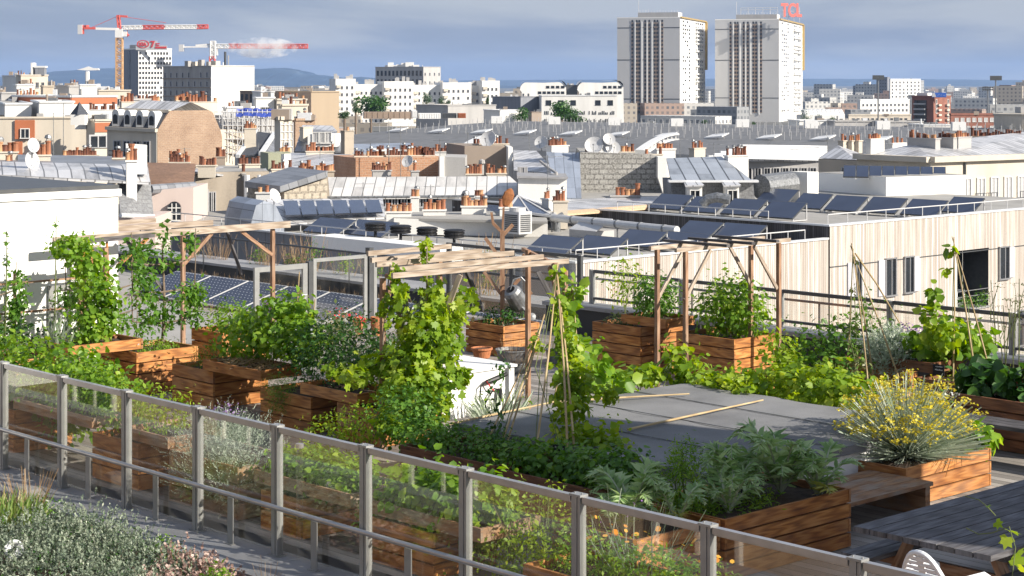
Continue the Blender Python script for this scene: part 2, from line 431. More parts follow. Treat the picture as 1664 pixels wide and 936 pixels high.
W('leaf_cardoon_old', m_leaf('yellowing_cardoon_leaf', [(.20, .24, .06), (.30, .30, .08), (.42, .32, .08)], .35))
W('leaf_far', m_leaf('tree_leaf', [(.010, .028, .008), (.022, .055, .013), (.040, .085, .02), (.06, .115, .03)], .2))
W('leaf_brown', m_leaf('dry_stalk', [(.14, .09, .045), (.24, .16, .085), (.34, .25, .15)], .2))
W('flower_yellow', m_leaf('yellow_flower', [(.40, .33, .025), (.50, .43, .045), (.56, .50, .10)], .3))
W('flower_pink', m_leaf('dusty_pink_flower', [(.17, .105, .085), (.28, .20, .17), (.38, .30, .265)], .2))
W('flower_purple', m_leaf('purple_flower', [(.12, .06, .17), (.22, .13, .30), (.34, .24, .42)], .2))
W('flower_red', m_leaf('red_flower', [(.40, .02, .02), (.55, .05, .04), (.60, .12, .09)], .2))
W('flower_orange', m_leaf('orange_flower', [(.60, .22, .02), (.70, .33, .04), (.75, .45, .08)], .2))
W('flower_white', m_leaf('white_flower', [(.65, .65, .60), (.75, .75, .72)], .2))
W('stem', m_noisy('green_stem', (.13, .16, .05), .4, 8, .8, .2))
W('sedge', m_leaf('grass_blade', [(.05, .10, .02), (.10, .17, .03), (.16, .21, .06), (.22, .19, .09)], .35))
TEMPL = {
 'kite': ([(0, 0, 0), (.27, .42, .05), (0, 1, -.04), (-.27, .42, .05)], [(0, 1, 2, 3)]),
 'slim': ([(0, 0, 0), (.13, .45, .03), (0, 1, -.05), (-.13, .45, .03)], [(0, 1, 2, 3)]),
 'broad': ([(0, 0, 0), (.40, .16, .08), (.44, .55, .06), (0, 1, -.10), (-.44, .55, .06), (-.40, .16, .08)], [(0, 1, 2, 3), (0, 3, 4, 5)]),
 'lobed': ([(0, .05, 0), (.28, -.10, .03), (.56, .16, .05), (.36, .36, .03), (.50, .68, .0), (.18, .66, .04), (0, 1.0, -.08),
               (-.18, .66, .04), (-.50, .68, 0), (-.36, .36, .03), (-.56, .16, .05), (-.28, -.10, .03)],
              [(0, 1, 2, 3), (0, 3, 4, 5), (0, 5, 6, 7), (0, 7, 8, 9), (0, 9, 10, 11)]),
 'blade': ([(-.03, 0, 0), (.03, 0, 0), (.028, .55, .02), (0, 1, -.12), (-.028, .55, .02)], [(0, 1, 2, 4), (4, 2, 3)]),
 'needle': ([(-.05, 0, 0), (.05, 0, 0), (.035, .8, 0), (-.035, .8, 0)], [(0, 1, 2, 3)]),
 'thin': ([(-.007, 0, 0), (.007, 0, 0), (.004, 1, 0), (-.004, 1, 0)], [(0, 1, 2, 3)]),
 'disc': ([(.5, 0, 0), (.25, .43, .05), (-.25, .43, 0), (-.5, 0, .05), (-.25, -.43, 0), (.25, -.43, .05)], [(0, 1, 2, 3), (0, 3, 4, 5)]),
}
def unit(a):
 return a / np.maximum(np.linalg.norm(a, axis=1, keepdims=True), 1e-9)
def leaves_mesh(name, pos, nrm, tip, size, templ, mat, rnd=None):
 tv, tf = TEMPL[templ]
 tv = np.array(tv)
 n = len(pos)
 nrm = unit(nrm)
 tip = unit(tip - nrm * np.sum(tip * nrm, 1, keepdims=True))
 x = np.cross(tip, nrm)
 co = pos[:, None, :] + size[:, None, None] * (tv[None, :, 0:1] * x[:, None, :] + tv[None, :, 1:2] * tip[:, None, :] + tv[None, :, 2:3] * nrm[:, None, :])
 k = len(tv)
 co = co.reshape(-1, 3)
 loops = []; starts = []; tot = 0
 sizes = [len(f) for f in tf]
 base = np.concatenate([np.array(f) for f in tf])
 L = (np.arange(n)[:, None] * k + base[None, :]).reshape(-1)
 per = np.array(sizes)
 tots = np.tile(per, n)
 st = np.concatenate([[0], np.cumsum(tots)[:-1]])
 me = bpy.data.meshes.new(name)
 me.vertices.add(len(co)); me.vertices.foreach_set('co', co.astype(np.float32).ravel())
 me.loops.add(len(L)); me.loops.foreach_set('vertex_index', L.astype(np.int32))
 me.polygons.add(len(tots)); me.polygons.foreach_set('loop_start', st.astype(np.int32)); me.polygons.foreach_set('loop_total', tots.astype(np.int32))
 me.update(calc_edges=True)
 if rnd is None: rnd = nrng.random(n)
 at = me.attributes.new('rnd', 'FLOAT', 'FACE')
 at.data.foreach_set('value', np.repeat(rnd, len(tf)).astype(np.float32))
 me.materials.append(mat)
 return me
def blob_points(ells, n, shell=.55):
 """points through the volume of ellipsoids, crowded to their outside; returns points and outward directions"""
 vol = np.array([max(1e-6, e[3] * e[4] * e[5]) ** .67 for e in ells])
 cnt = nrng.multinomial(n, vol / vol.sum())
 ps, ns = [], []
 for e, c in zip(ells, cnt):
  d = unit(nrng.normal(size=(c, 3)))
  bump = 1 + .22 * np.sin(d @ np.array([5.1, 3.3, 4.2]) + e[0] * 7) * np.cos(d @ np.array([-3.7, 6.1, 2.9]) + e[1] * 5)
  r = (shell + (1 - shell) * nrng.random((c, 1)) ** .6) * bump[:, None] * (1 + .18 * nrng.normal(size=(c, 1)))
  rad = np.array([[e[3], e[4], e[5]]])
  ps.append(np.array([[e[0], e[1], e[2]]]) + d * r * rad)
  ns.append(unit(d / rad))
 return np.concatenate(ps), np.concatenate(ns)
def leafy(name, parent, ells, n, size, mat, templ='kite', up=.5, out=.7, jit=.6, droop=.5, shell=.5, zmin=None, kind=None):
 p, o = blob_points(ells, n, shell)
 if zmin is not None:
  k = p[:, 2] > zmin; p, o = p[k], o[k]
 m = len(p)
 nr = o * out + np.array([[0, 0, up]]) + nrng.normal(size=(m, 3)) * jit
 tp = o * .8 + nrng.normal(size=(m, 3)) * .7 - np.array([[0, 0, droop]])
 tuft = .5 + .5 * np.sin(p[:, 0] * 9.1 + 1.3 * np.sin(p[:, 1] * 7)) * np.sin(p[:, 1] * 8.3 + p[:, 2] * 6.7)
 rnd = np.clip(.55 * nrng.random(m) + .45 * tuft, 0, 1)
 me = leaves_mesh(name, p, nr, tp, size * (.4 + 1.0 * nrng.random(m) ** 1.3), templ, M[mat], rnd)
 o_ = link(name, me, parent)
 if kind: o_['kind'] = kind
 return o_
def blades(name, parent, cx, cy, cz, rx, ry, n, length, mat, spread=.6, templ='blade', wid=1.0, lift=1.0):
 if templ == 'needle': templ = 'thin'; n = int(n * 1.8)
 a = nrng.random(n) * 2 * PI; r = np.sqrt(nrng.random(n))
 p = np.stack([cx + rx * .6 * r * np.cos(a), cy + ry * .6 * r * np.sin(a), np.full(n, cz)], 1)
 d = np.stack([np.cos(a) * r * spread, np.sin(a) * r * spread, np.full(n, lift)], 1) + nrng.normal(size=(n, 3)) * .18
 nr = np.cross(d, nrng.normal(size=(n, 3)))
 me = leaves_mesh(name, p, nr, d, length * (.5 + .6 * nrng.random(n)), templ, M[mat])
 return link(name, me, parent)
def sprigs(name, parent, ells, n, length, mat, per=9, lsize=.03, templ='slim'):
 """upright shoots with small leaves all along them (sage, curry plant, santolina)"""
 p, o = blob_points(ells, n, .55)
 d = unit(o * .8 + np.array([[0, 0, .75]]) + nrng.normal(size=(n, 3)) * .3)
 t = np.linspace(.1, 1, per)
 q = (p[:, None, :] + d[:, None, :] * length * t[None, :, None]).reshape(-1, 3)
 dd = np.repeat(d, per, 0)
 m = len(q)
 side = unit(np.cross(dd, nrng.normal(size=(m, 3))))
 tp = dd * .8 + side * .8
 me = leaves_mesh(name, q, np.cross(tp, np.cross(dd, side)) + nrng.normal(size=(m, 3)) * .3, tp, lsize * (.7 + .6 * nrng.random(m)), templ, M[mat],
                     np.clip(np.repeat(nrng.random(n), per) * .6 + np.tile(t, n) * .4, 0, 1))
 return link(name, me, parent)
def stems(name, parent, pairs, r=.008, mat='stem'):
 mb = MB()
 for a, b in pairs:
  a = Vector(a); b = Vector(b)
  mid = (a + b) / 2 + Vector((rng.uniform(-1, 1), rng.uniform(-1, 1), rng.uniform(-.3, .6))) * (b - a).length * .08
  mb.tube([a, mid, b], [r, r * .8, r * .45], 5)
 return mb.build(name, M[mat], parent)
def plant(name, label, cat, loc, ells, n, size, mat, templ='kite', group=None, rz=GA, stem=True, stem_mat='stem', **kw):
 """a thing whose foliage is one mesh; ellipsoids are local (x along the fence, y away from it)"""
 t = thing(name, label, cat, loc, rz, group)
 leafy('foliage', t, ells, n, size, mat, templ, **kw)
 if stem:
  pr = []
  for e in ells:
   for k in range(3):
    pr.append(((e[0] * .4 + rng.uniform(-.08, .08), e[1] * .4 + rng.uniform(-.05, .05), min(0, e[2] - e[5])), (e[0] + rng.uniform(-.4, .4) * e[3], e[1] + rng.uniform(-.4, .4) * e[4], e[2] + e[5] * rng.uniform(.2, .7))))
  stems('stem', t, pr, .007, stem_mat)
 return t
def flower_dots(parent, pts, size, mat, name='blossoms', templ='disc', up=1.0):
 pts = np.array(pts); m = len(pts)
 nr = np.array([[0, 0, up]]) + nrng.normal(size=(m, 3)) * .5
 me = leaves_mesh(name, pts, nr, nrng.normal(size=(m, 3)), size * (.6 + .7 * nrng.random(m)), templ, M[mat])
 return link(name, me, parent)
def planter(a0, b0, a1, b1, h, label, z=0.0, wood='planter', group='wooden planters', tiers=None, name='wooden_planter', soil=True, cat='planter'):
 """box of horizontal boards with dark joints, corner posts inside, earth a hand below the rim"""
 lx, ly = abs(a1 - a0) / 2, abs(b1 - b0) / 2
 t = thing(name, label, cat, gp((a0 + a1) / 2, (b0 + b1) / 2, z), GA, group)
 n = tiers or max(1, round(h / .16)); ph = h / n; th = .028
 for nm, s in (('near_boards', -1), ('far_boards', 1)):
  mb = MB()
  for k in range(n):
   zb = k * ph + .009; zt = (k + 1) * ph - .009
   j = rng.uniform(-.003, .003)
   mb.box(-lx, s * ly - s * th + j, zb, lx, s * ly + j, zt)
  mb.build('long_board_side', M[wood], t, .004)
 for s in (-1, 1):
  mb = MB()
  for k in range(n):
   zb = k * ph + .009; zt = (k + 1) * ph - .009
   j = rng.uniform(-.003, .003)
   mb.box(s * lx - s * .004 + j, -ly + th + .002, zb, s * lx - s * (th + .004) + j, ly - th - .002, zt)
  mb.build('end_board_side', M[wood], t, .004)
 for sx in (-1, 1):
  for sy in (-1, 1):
   mb = MB()
   x = sx * (lx - th - .035); y = sy * (ly - th - .035)
   mb.box(x - .028, y - .028, .0, x + .028, y + .028, h - .03)
   mb.build('corner_post', M['red_wood'], t)
 if soil:
  mb = MB()
  nx, ny = max(3, int(lx * 8)), max(3, int(ly * 8))
  zz = [[h - .07 + rng.uniform(-.02, .02) for _ in range(ny + 1)] for _ in range(nx + 1)]
  X = [-lx + th + .006 + (2 * lx - 2 * th - .012) * i / nx for i in range(nx + 1)]
  Y = [-ly + th + .004 + (2 * ly - 2 * th - .008) * j / ny for j in range(ny + 1)]
  for i in range(nx):
   for j in range(ny):
    mb.face([(X[i], Y[j], zz[i][j]), (X[i + 1], Y[j], zz[i + 1][j]), (X[i + 1], Y[j + 1], zz[i + 1][j + 1]), (X[i], Y[j + 1], zz[i][j + 1])], None, 0, .5, True)
  mb.build('soil', M['soil'], t)
 mb = MB(); mb.box(-lx + th + .006, -ly + th + .006, .008, lx - th - .01, ly - th - .006, max(.03, h - .14))
 mb.build('bottom_board', M['red_wood'], t)
 return t
def chalk_sign(loc, label, lines=2, rz=GA):
 t = thing('chalkboard_sign', label, 'plant sign', loc, rz, 'chalkboard plant signs')
 mb = MB(); mb.box(-.085, -.004, .06, .085, .004, .20); mb.build('board', M['slate_sign'], t)
 mb = MB(); mb.tube([(0, .006, -.08), (0, .006, .12)], .005, 5); mb.build('stake', M['cane'], t)
 mb = MB()
 for k in range(lines):
  x = -.06 + rng.uniform(0, .02); zz = .165 - k * .042
  while x < .06:
   w = rng.uniform(.006, .014); h = rng.uniform(.010, .020)
   mb.bar((x, -.0055, zz), (x + w * .5, -.0055, zz + h), .002, .003)
   mb.bar((x + w * .5, -.0055, zz + h), (x + w, -.0055, zz), .002, .003)
   x += w * 1.25
 mb.build('chalk_writing', M['chalk'], t)
 return t
def pot(loc, r, h, label, mat='terracotta', name='flower_pot', group=None, rim=True):
 t = thing(name, label, 'pot', loc, 0, group)
 mb = MB()
 pr = [(0, 0), (r * .78, 0), (r * .97, h * .8)]
 pr += [(r * 1.08, h * .8), (r * 1.08, h), (r * .94, h), (r * .9, h * .85), (0, h * .85)] if rim else [(r, h), (r * .93, h), (r * .9, h * .85), (0, h * .85)]
 mb.lathe(pr, n=20); mb.build('body', M[mat], t)
 mb = MB(); mb.lathe([(r * .9, h * .87), (r * .4, h * .9), (0, h * .9)], n=14); mb.build('soil', M['soil'], t)
 return t
# ================================================================== the roof garden
def tagk(o, kind): o['kind'] = kind; return o
mb = MB((0, 0, 0))
c = [gp(-26.4, 10.46), gp(4, 10.46), gp(4, 23.3), gp(-26.4, 23.3)]
mb.face([(p.x, p.y, 0) for p in c], [(0, 0), (30.4, 0), (30.4, 12.84), (0, 12.84)])
t_ = NT('deck_boards'); s_ = t_.n('SeparateXYZ', Vector=t_.uv())
i_ = t_.math('FLOOR', t_.math('DIVIDE', s_.outputs[1], .145)); f_ = t_.math('FRACT', t_.math('DIVIDE', s_.outputs[1], .145))
w_ = t_.n('TexWhiteNoise', noise_dimensions='2D', Vector=t_.n('CombineXYZ', X=i_, Y=t_.math('FLOOR', t_.math('DIVIDE', t_.math('ADD', s_.outputs[0], t_.math('MULTIPLY', i_, 1.37)), 3.0))).outputs[0]).outputs['Value']
g_ = t_.noise(t_.mp(t_.uv(), (1.2, 30, 1)), 1.5, 6)
c_ = t_.ramp(t_.math('ADD', t_.math('MULTIPLY', w_, .5), t_.math('MULTIPLY', g_, .5)), [(.2, (.15, .135, .12)), (.5, (.27, .245, .22)), (.8, (.38, .35, .32))])
c_ = t_.mix(t_.ramp(t_.noise(t_.uv(), .9, 5), [(.45, (0, 0, 0)), (.7, (.6, .6, .6))]), c_, (.13, .115, .10))
c_ = t_.mix(t_.math('LESS_THAN', f_, .055), c_, (.015, .014, .012))
W('deck', t_.done(t_.bsdf(c_, .75, 0, g_, .3, .004)))
tagk(mb.build('terrace_deck_floor', M['deck']), 'structure')
mb = MB((0, 0, 0))
poly = [gp(-26.6, 7.4), gp(6, 7.4), gp(6, 23.9), gp(-26.6, 23.9)]
mb.prism([(p.x, p.y) for p in poly], GROUND_Z, -.30)
tagk(tag(mb.build('garden_building', M['beige']), 'rendered block whose flat roof carries the wooden roof garden', 'building'), 'thing')
mb = MB((0, 0, 0))
for a in range(-26, 6, 2):
 q = [gp(a + .004, 9.72), gp(a + 1.996, 9.72), gp(a + 1.996, 10.455), gp(a + .004, 10.455)]
 mb.prism([(p.x, p.y) for p in q], -.29, -.075)
tag(mb.build('ledge_coping', M['coping']), 'long grey coping slabs the front glass fence stands on', 'ledge')
mb = MB((0, 0, 0))
q = [gp(-26.5, 7.75), gp(6, 7.75), gp(6, 9.715), gp(-26.5, 9.715)]
mb.prism([(p.x, p.y) for p in q], -.295, -.17)
tagk(mb.build('soil_bed_ground', M['soil']), 'structure')
mb = MB((0, 0, 0))
q = [gp(-26.5, 7.45), gp(6, 7.45), gp(6, 7.745), gp(-26.5, 7.745)]
mb.prism([(p.x, p.y) for p in q], -.295, -.05)
tag(mb.build('bed_kerb', M['coping']), 'low concrete kerb on the outer edge of the planted ledge', 'kerb')
FB = 10.30; A0 = -18.25; DA = 1.337; ZB = -.075; ZT = 1.15
t = thing('glass_fence', 'long grey metal fence with clear glass panes and a round handrail across the foreground', 'fence', gp(A0, FB, ZB), GA)
n0, n1 = -5, 17
for k in range(n0, n1 + 1):
 x = k * DA
 mb = MB()
 mb.box(x - .045, -.035, .012, x + .012, .035, ZT - ZB - .005, r=.9)
 mb.box(x + .016, -.030, .012, x + .028, .030, ZT - ZB - .012, r=.1)
 mb.box(x + .032, -.035, .012, x + .050, .035, ZT - ZB - .005, r=.2)
 mb.box(x - .075, -.055, 0, x + .075, .055, .011)
 mb.box(x - .062, -.045, ZT - ZB - .003, x + .062, .045, ZT - ZB + .016)
 for sx in (-.04, .04):
  mb.lathe([(.007, ZT - ZB + .016), (.007, ZT - ZB + .024), (0, ZT - ZB + .026)], (x + sx, 0, 0), 8)
 mb.build('post', M['fence_metal'], t, .002)
 if k == n1: break
 x0, x1 = x + .065, x + DA - .065
 mb = MB()
 mb.box(x0, -.028, ZT - ZB - .048, x1, .028, ZT - ZB, r=.3)
 mb.box(x0, -.012, ZT - ZB - .062, x1, .012, ZT - ZB - .050, r=.6)
 mb.build('top_rail', M['rail_metal'], t, .005)
 mb = MB(); mb.box(x + .054, -.0045, .05, x + DA - .049, .0045, ZT - ZB - .063)
 mb.build('glass_pane', M['glass'], t)
 mb = MB(); xm = x + DA / 2
 mb.box(xm - .045, -.072, 0, xm + .045, -.060, .45, r=.5)
 mb.box(xm - .06, -.10, 0, xm + .06, -.045, .008, r=.5)
 mb.build('stanchion', M['fence_metal'], t, .002)
mb = MB(); mb.tube([(n0 * DA, -.085, .485), ((n0 + n1) / 2 * DA, -.085, .485), (n1 * DA, -.085, .485)], .024, 14)
mb.build('handrail', M['rail_metal'], t)
t = thing('roof_hut', 'white rendered roof hut with dark flat roof behind the espaliered trees', 'hut', gp(-25.7, 12.0, 0), GA)
mb = MB(); mb.box(-5.0, -7, -.25, 0, 3.5, 2.58); mb.build('wall', M['white_wall'], t)
mb = MB(); mb.box(-5.05, -7.05, 2.585, .035, 3.54, 2.70); mb.build('cornice', M['white_box'], t, .01)
mb = MB(); mb.box(-5.02, -7.02, 2.705, .012, 3.51, 2.765); mb.build('roof', M['fence_dark'], t)
mb = MB()
mb.box(.002, 2.9, .0, .06, 2.98, 1.25); mb.box(.002, 2.25, .0, .06, 2.33, 1.25); mb.box(.002, 2.335, 1.18, .06, 2.895, 1.25)
mb.build('grey_door_frame', M['fence_metal'], t)
def balustrade(name, label, A, B, n, zt, rails, posts_mat, glass=True, z0=0.0):
 A = Vector(A); B = Vector(B); d = (B - A); L = d.length
 t = thing(name, label, 'fence', A, math.atan2(d.y, d.x))
 for k in range(n + 1):
  x = L * k / n
  mb = MB(); mb.box(x - .05, -.03, z0, x - .005, .03, zt); mb.box(x + .005, -.03, z0, x + .05, .03, zt - .01); mb.build('post', M[posts_mat], t, .003)
  if k < n:
   if glass:
    mb = MB(); mb.box(x + .06, -.004, z0 + .08, x + L / n - .06, .004, zt - .05); mb.build('glass_pane', M['glass'], t)
   for z, r in rails:
    mb = MB(); mb.box(x + .052, -.025, z - r, x + L / n - .052, .025, z + r); mb.build('rail', M['fence_dark'], t)
 return t
balustrade('glass_balustrade', 'dark railed glass balustrade along the far right edge of the garden', gp(-22.6, 23.1), gp(-8.0, 23.1), 7, 1.12, [(1.09, .028), (.62, .02)], 'fence_metal')
balustrade('glass_balustrade', 'glass balustrade behind the middle pergola and the watering can', gp(-26.4, 23.1), gp(-22.9, 23.1), 2, 1.35, [(1.32, .028), (.85, .02)], 'fence_dark')
t = thing('glass_gate', 'grey framed glass gate with white lever handle above the flat solar panels', 'gate', gp(-26.5, 18.8), GA + PI / 2)
def fr(mb, x0, x1, zt, w=.075, y=.0, zb=.05):
 mb.box(x0, y - .025, zb, x0 + w, y + .025, zt); mb.box(x1 - w, y - .025, zb, x1, y + .025, zt)
 mb.box(x0 + w + .002, y - .024, zt - w * .9, x1 - w - .002, y + .024, zt); mb.box(x0 + w + .002, y - .024, zb, x1 - w - .002, y + .024, zb + w)
mb = MB(); fr(mb, -.12, 1.02, 1.17, .10); mb.build('frame', M['fence_metal'], t, .003)
mb = MB(); mb.box(0, -.004, .14, .90, .004, 1.06); mb.build('glass_pane', M['glass'], t)
mb = MB(); mb.tube([(.97, -.03, .62), (.97, -.08, .62), (.85, -.08, .62)], .011, 8); mb.box(.955, -.032, .48, .985, -.026, .56); mb.build('handle', M['white_metal'], t)
t = thing('glass_screen', 'tall glass panel in grey frame right of the gate', 'fence', gp(-26.5, 19.93), GA + PI / 2)
mb = MB(); fr(mb, 0.02, 1.25, 1.24, .07); mb.build('frame', M['fence_metal'], t, .003)
mb = MB(); mb.box(.095, -.004, .13, 1.175, .004, 1.17); mb.build('glass_pane', M['glass'], t)
mb = MB(); mb.box(1.27, -.06, 0, 1.37, .06, 1.36); mb.build('dark_post', M['fence_dark'], t, .004)
mb = MB(); mb.box(-.10, -.05, 0, -.005, .05, 1.2); mb.build('dark_post', M['fence_dark'], t, .004)
mb = MB(); mb.box(1.4, -.03, 0.02, 1.47, .03, 1.22); mb.build('light_post', M['fence_metal'], t, .004)
t = thing('felt_roof', 'low box with grey roofing felt top in the middle of the deck', 'low roof', gp(-15.5, 13.6), GA)
LX, LY, LZ = 3.85, 3.9, .6
mb = MB(); mb.box(.05, .05, 0, LX - .05, LY - .05, LZ - .012); mb.build('side_wall', M['white_box'], t)
mb = MB()
nx, ny = 24, 24
hz = [[LZ + .012 * math.sin(i * .9 + j * .4) * math.sin(j * .7) * .6 + rng.uniform(-.002, .002) for j in range(ny + 1)] for i in range(nx + 1)]
for i in range(nx):
 for j in range(ny):
  q = [(i, j), (i + 1, j), (i + 1, j + 1), (i, j + 1)]
  mb.face([(LX * a / nx, LY * b / ny, hz[a][b]) for a, b in q], [(LX * a / nx, LY * b / ny) for a, b in q], 0, .2, True)
for (x0, y0, x1, y1) in ((0, 0, LX, 0), (LX, 0, LX, LY), (LX, LY, 0, LY), (0, LY, 0, 0)):
 mb.face([(x0, y0, LZ - .09), (x1, y1, LZ - .09), (x1, y1, LZ - .004), (x0, y0, LZ - .004)], None, 0, .2)
mb.build('felt_cover', M['membrane'], t)
for k, y in enumerate((.95, 1.95, 2.95)):
 mb = MB(); mb.box(.02, y, LZ + .008, LX - .02, y + .018, LZ + .013, r=.9); mb.build('seam', M['fence_dark'], t)
def cane_on(p0, p1, label):
 o = MB(p0); o.tube([p0, (Vector(p0) + Vector(p1)) / 2 + Vector((.02, .01, .004)), p1], [.014, .012, .009], 7)
 return tag(o.build('bamboo_cane', M['cane']), label, 'cane', 'canes lying on the felt roof')
cane_on(G(726, 690, .63), G(905, 652, .63), 'long bamboo cane lying along the left edge of the felt roof')
cane_on(G(905, 653, .63), G(1120, 640, .63), 'bamboo cane lying across the back of the felt roof')
cane_on(G(1020, 698, .63), G(1240, 650, .63), 'bamboo cane lying slanted across the middle of the felt roof')
PL = planter
PL(-23.4, 13.8, -22.4, 14.82, .62, 'bright four board planter under the espaliered pear tree', tiers=4)
PL(-23.25, 12.85, -22.55, 14.0, .16, 'shallow trough with the climbing hop, bridging the gap beside the white wall', z=.63, tiers=1)
PL(-23.9, 12.0, -22.9, 12.9, .62, 'planter under the far left end of the hop trough, half hidden by leaves', tiers=4)
PL(-23.3, 15.3, -22.5, 16.1, .75, 'small box with a round green bush beside the left pergola post', tiers=4)
PL(-21.8, 14.0, -20.8, 14.9, .52, 'three board planter at the left end of the stepped row, low ferny plant on top', tiers=3)
PL(-20.95, 13.93, -19.62, 14.6, .15, 'shallow trough with dry straw bridging the two left boxes of the stepped row', z=.525, tiers=1)
PL(-19.58, 13.9, -18.5, 14.9, .47, 'three board planter with fennel spilling over its corner', tiers=3)
PL(-18.75, 13.92, -17.6, 14.55, .15, 'trough bridging the two right boxes of the stepped row, under the dark bush', z=.475, tiers=1)
PL(-18.1, 14.0, -17.25, 14.9, .46, 'three board planter at the right end of the stepped row below the vine', tiers=3)
PL(-15.25, 12.65, -13.75, 13.45, .52, 'low red brown planter of clover before the felt roof, left of the bean poles', wood='red_wood', tiers=3)
PL(-13.7, 12.65, -12.3, 13.45, .50, 'red brown planter with chalkboard sign and bean poles before the felt roof', wood='red_wood', tiers=3)
PL(-11.6, 12.45, -10.55, 14.28, .56, 'big planter of grey green cardoons beside the picnic table', tiers=4)
PL(-11.6, 11.35, -10.58, 12.42, .56, 'planter at the near end of the cardoon row with a yellowing leaf hanging over', tiers=4)
PL(-12.2, 15.96, -11.1, 17.55, .42, 'sunlit three board planter full of yellow curry plant', tiers=3)
PL(-19.8, 20.24, -18.8, 21.25, .74, 'tall dark red brown planter behind the felt roof', wood='planter', tiers=5)
PL(-19.25, 20.3, -18.35, 20.95, .15, 'short trough carrying a round basil bush on top of the tall planter', z=.745, tiers=1)
PL(-18.1, 20.26, -17.0, 21.2, .74, 'tall planter with a big loose shrub between the right pergola posts', tiers=5)
PL(-15.4, 20.2, -14.42, 21.0, .64, 'orange box under the left end of the sage trough', tiers=4)
PL(-14.7, 20.15, -13.6, 20.85, .15, 'dark trough with silver sage and courgette on the right', z=.645, wood='red_wood', tiers=1)
PL(-13.75, 19.95, -13.05, 20.75, .62, 'square box with chalkboard label right of the sage trough', wood='red_wood', tiers=4)
PL(-12.95, 19.3, -11.0, 20.3, .62, 'long box of red stemmed chard at the right edge', wood='red_wood', tiers=4)
PL(-22.5, 20.05, -21.6, 20.85, .50, 'orange planter at the foot of the branching post with the watering can', tiers=4)
PL(-16.0, 18.6, -15.2, 19.4, .5, 'orange box under the tomato plants behind the felt roof', tiers=3)
rowlab = [(-20.9, -19.95, .52, 'sunlit box behind the first glass panes from the left'), (-18.15, -17.2, .52, 'sunlit box with red corner post behind the glass, left of the lavender'),
          (-16.6, -15.35, .55, 'weathered box overgrown with silvery santolina behind the glass'), (-14.95, -14.3, .40, 'narrow bright orange box under the lettuce trough behind the glass'),
          (-13.25, -12.35, .42, 'box under the strawberry trough behind the glass'), (-11.2, -9.2, .38, 'low long box of marigolds behind the glass'), (-8.4, -6.9, .38, 'box behind the glass fence near the white chair')]
for a0, a1, h, lb in rowlab: PL(a0, 10.62, a1, 11.4, h, lb, wood='planter' if h != .55 else 'planter_old')
for a0, a1, z, lb in [(-20.0, -18.2, .525, 'grey weathered trough of leafy greens behind the left glass panes'), (-17.55, -16.65, .525, 'short weathered trough left of the santolina'),
                      (-15.1, -13.55, .43, 'grey trough of frilly lettuce behind the glass'), (-13.3, -11.75, .43, 'grey trough of strawberries behind the glass')]:
 PL(a0, 10.64, a1, 11.36, .14, lb, z=z, wood='planter_old', tiers=1)
def bench(a0, b0, a1, b1, z, label, wood):
 t = thing('plank_bench', label, 'bench', gp((a0 + a1) / 2, (b0 + b1) / 2), GA)
 lx, ly = (a1 - a0) / 2, (b1 - b0) / 2
 if lx > ly:
  for k in range(3):
   mb = MB(); y = -ly + 2 * ly * (k + .5) / 3; mb.box(-lx, y - ly / 3 + .006, z - .045, lx, y + ly / 3 - .006, z); mb.build('seat_plank', M[wood], t, .004)
  for s in (-1, 1):
   mb = MB(); mb.box(s * (lx - .1) - .05, -ly + .03, 0, s * (lx - .1) + .05, ly - .03, z - .047); mb.build('leg', M[wood], t)
 else:
  for k in range(4):
   mb = MB(); x = -lx + 2 * lx * (k + .5) / 4; mb.box(x - lx / 4 + .005, -ly, z - .04, x + lx / 4 - .005, ly, z); mb.build('seat_plank', M[wood], t, .004)
  for s in (-1, 1):
   mb = MB(); mb.box(-lx + .03, s * (ly - .06) - .04, 0, lx - .03, s * (ly - .06) + .04, z - .042); mb.build('leg', M[wood], t)
 return t
bench(-11.55, 14.30, -10.75, 15.94, .34, 'brown plank bench bridging the cardoon planter and the yellow flowered planter', 'planter_old')
bench(-12.9, 18.55, -10.2, 19.0, .46, 'long grey bench before the chard box at the right edge', 'dark_wood')
t = thing('picnic_table', 'dark weathered picnic table with A shaped legs in the lower right corner', 'table', gp(-8.5, 13.75), GA)
W_, L_ = 1.31, 2.7
nb = 8
for k in range(nb):
 x = -W_ / 2 + W_ * k / nb; mb = MB()
 e = rng.uniform(0, .02)
 mb.box(x + .006, -1.33 - e, .705, x + W_ / nb - .006, 1.33 + e, .75); mb.build('top_board', M['table_wood'], t, .006)
for y in (-.95, .95):
 mb = MB(); mb.box(-.56, y - .045, .62, .56, y + .045, .703); mb.build('cross_beam', M['dark_wood'], t)
 for s in (-1, 1):
  mb = MB(); mb.bar((s * .36, y + .07, .70), (s * .72, y + .07, 0.01), .045, .13, (0, 1, 0)); mb.build('leg', M['post_wood'], t)
 mb = MB(); mb.box(-.80, y + .10, .36, .80, y + .145, .46); mb.build('seat_beam', M['post_wood'], t)
for s in (-1, 1):
 for k in range(2):
  mb = MB(); x = s * (.58 + k * .15); mb.box(x - .07, -1.3, .465, x + .07, 1.3, .505); mb.build('seat_board', M['table_wood'], t, .005)
t = thing('plastic_chair', 'white plastic garden chair with slatted back just behind the glass fence', 'chair', gp(-8.12, 12.22), R(38)); t.scale = (.92, .92, .94)
mb = MB(); mb.box(-.22, -.24, .40, .24, .24, .425); mb.build('seat', M['plastic'], t, .01)
def arch(y): return .86 - .30 * (abs(y) / .25) ** 2.4
mb = MB(); pts = []
for k in range(17):
 y = -.25 + .5 * k / 16; z = arch(y); pts.append((-.22 - (z - .42) * .32, y, z))
pts = [(-.22, -.25, .42)] + pts + [(-.22, .25, .42)]
mb.tube(pts, .024, 8); mb.build('back_frame', M['plastic'], t)
mb = MB()
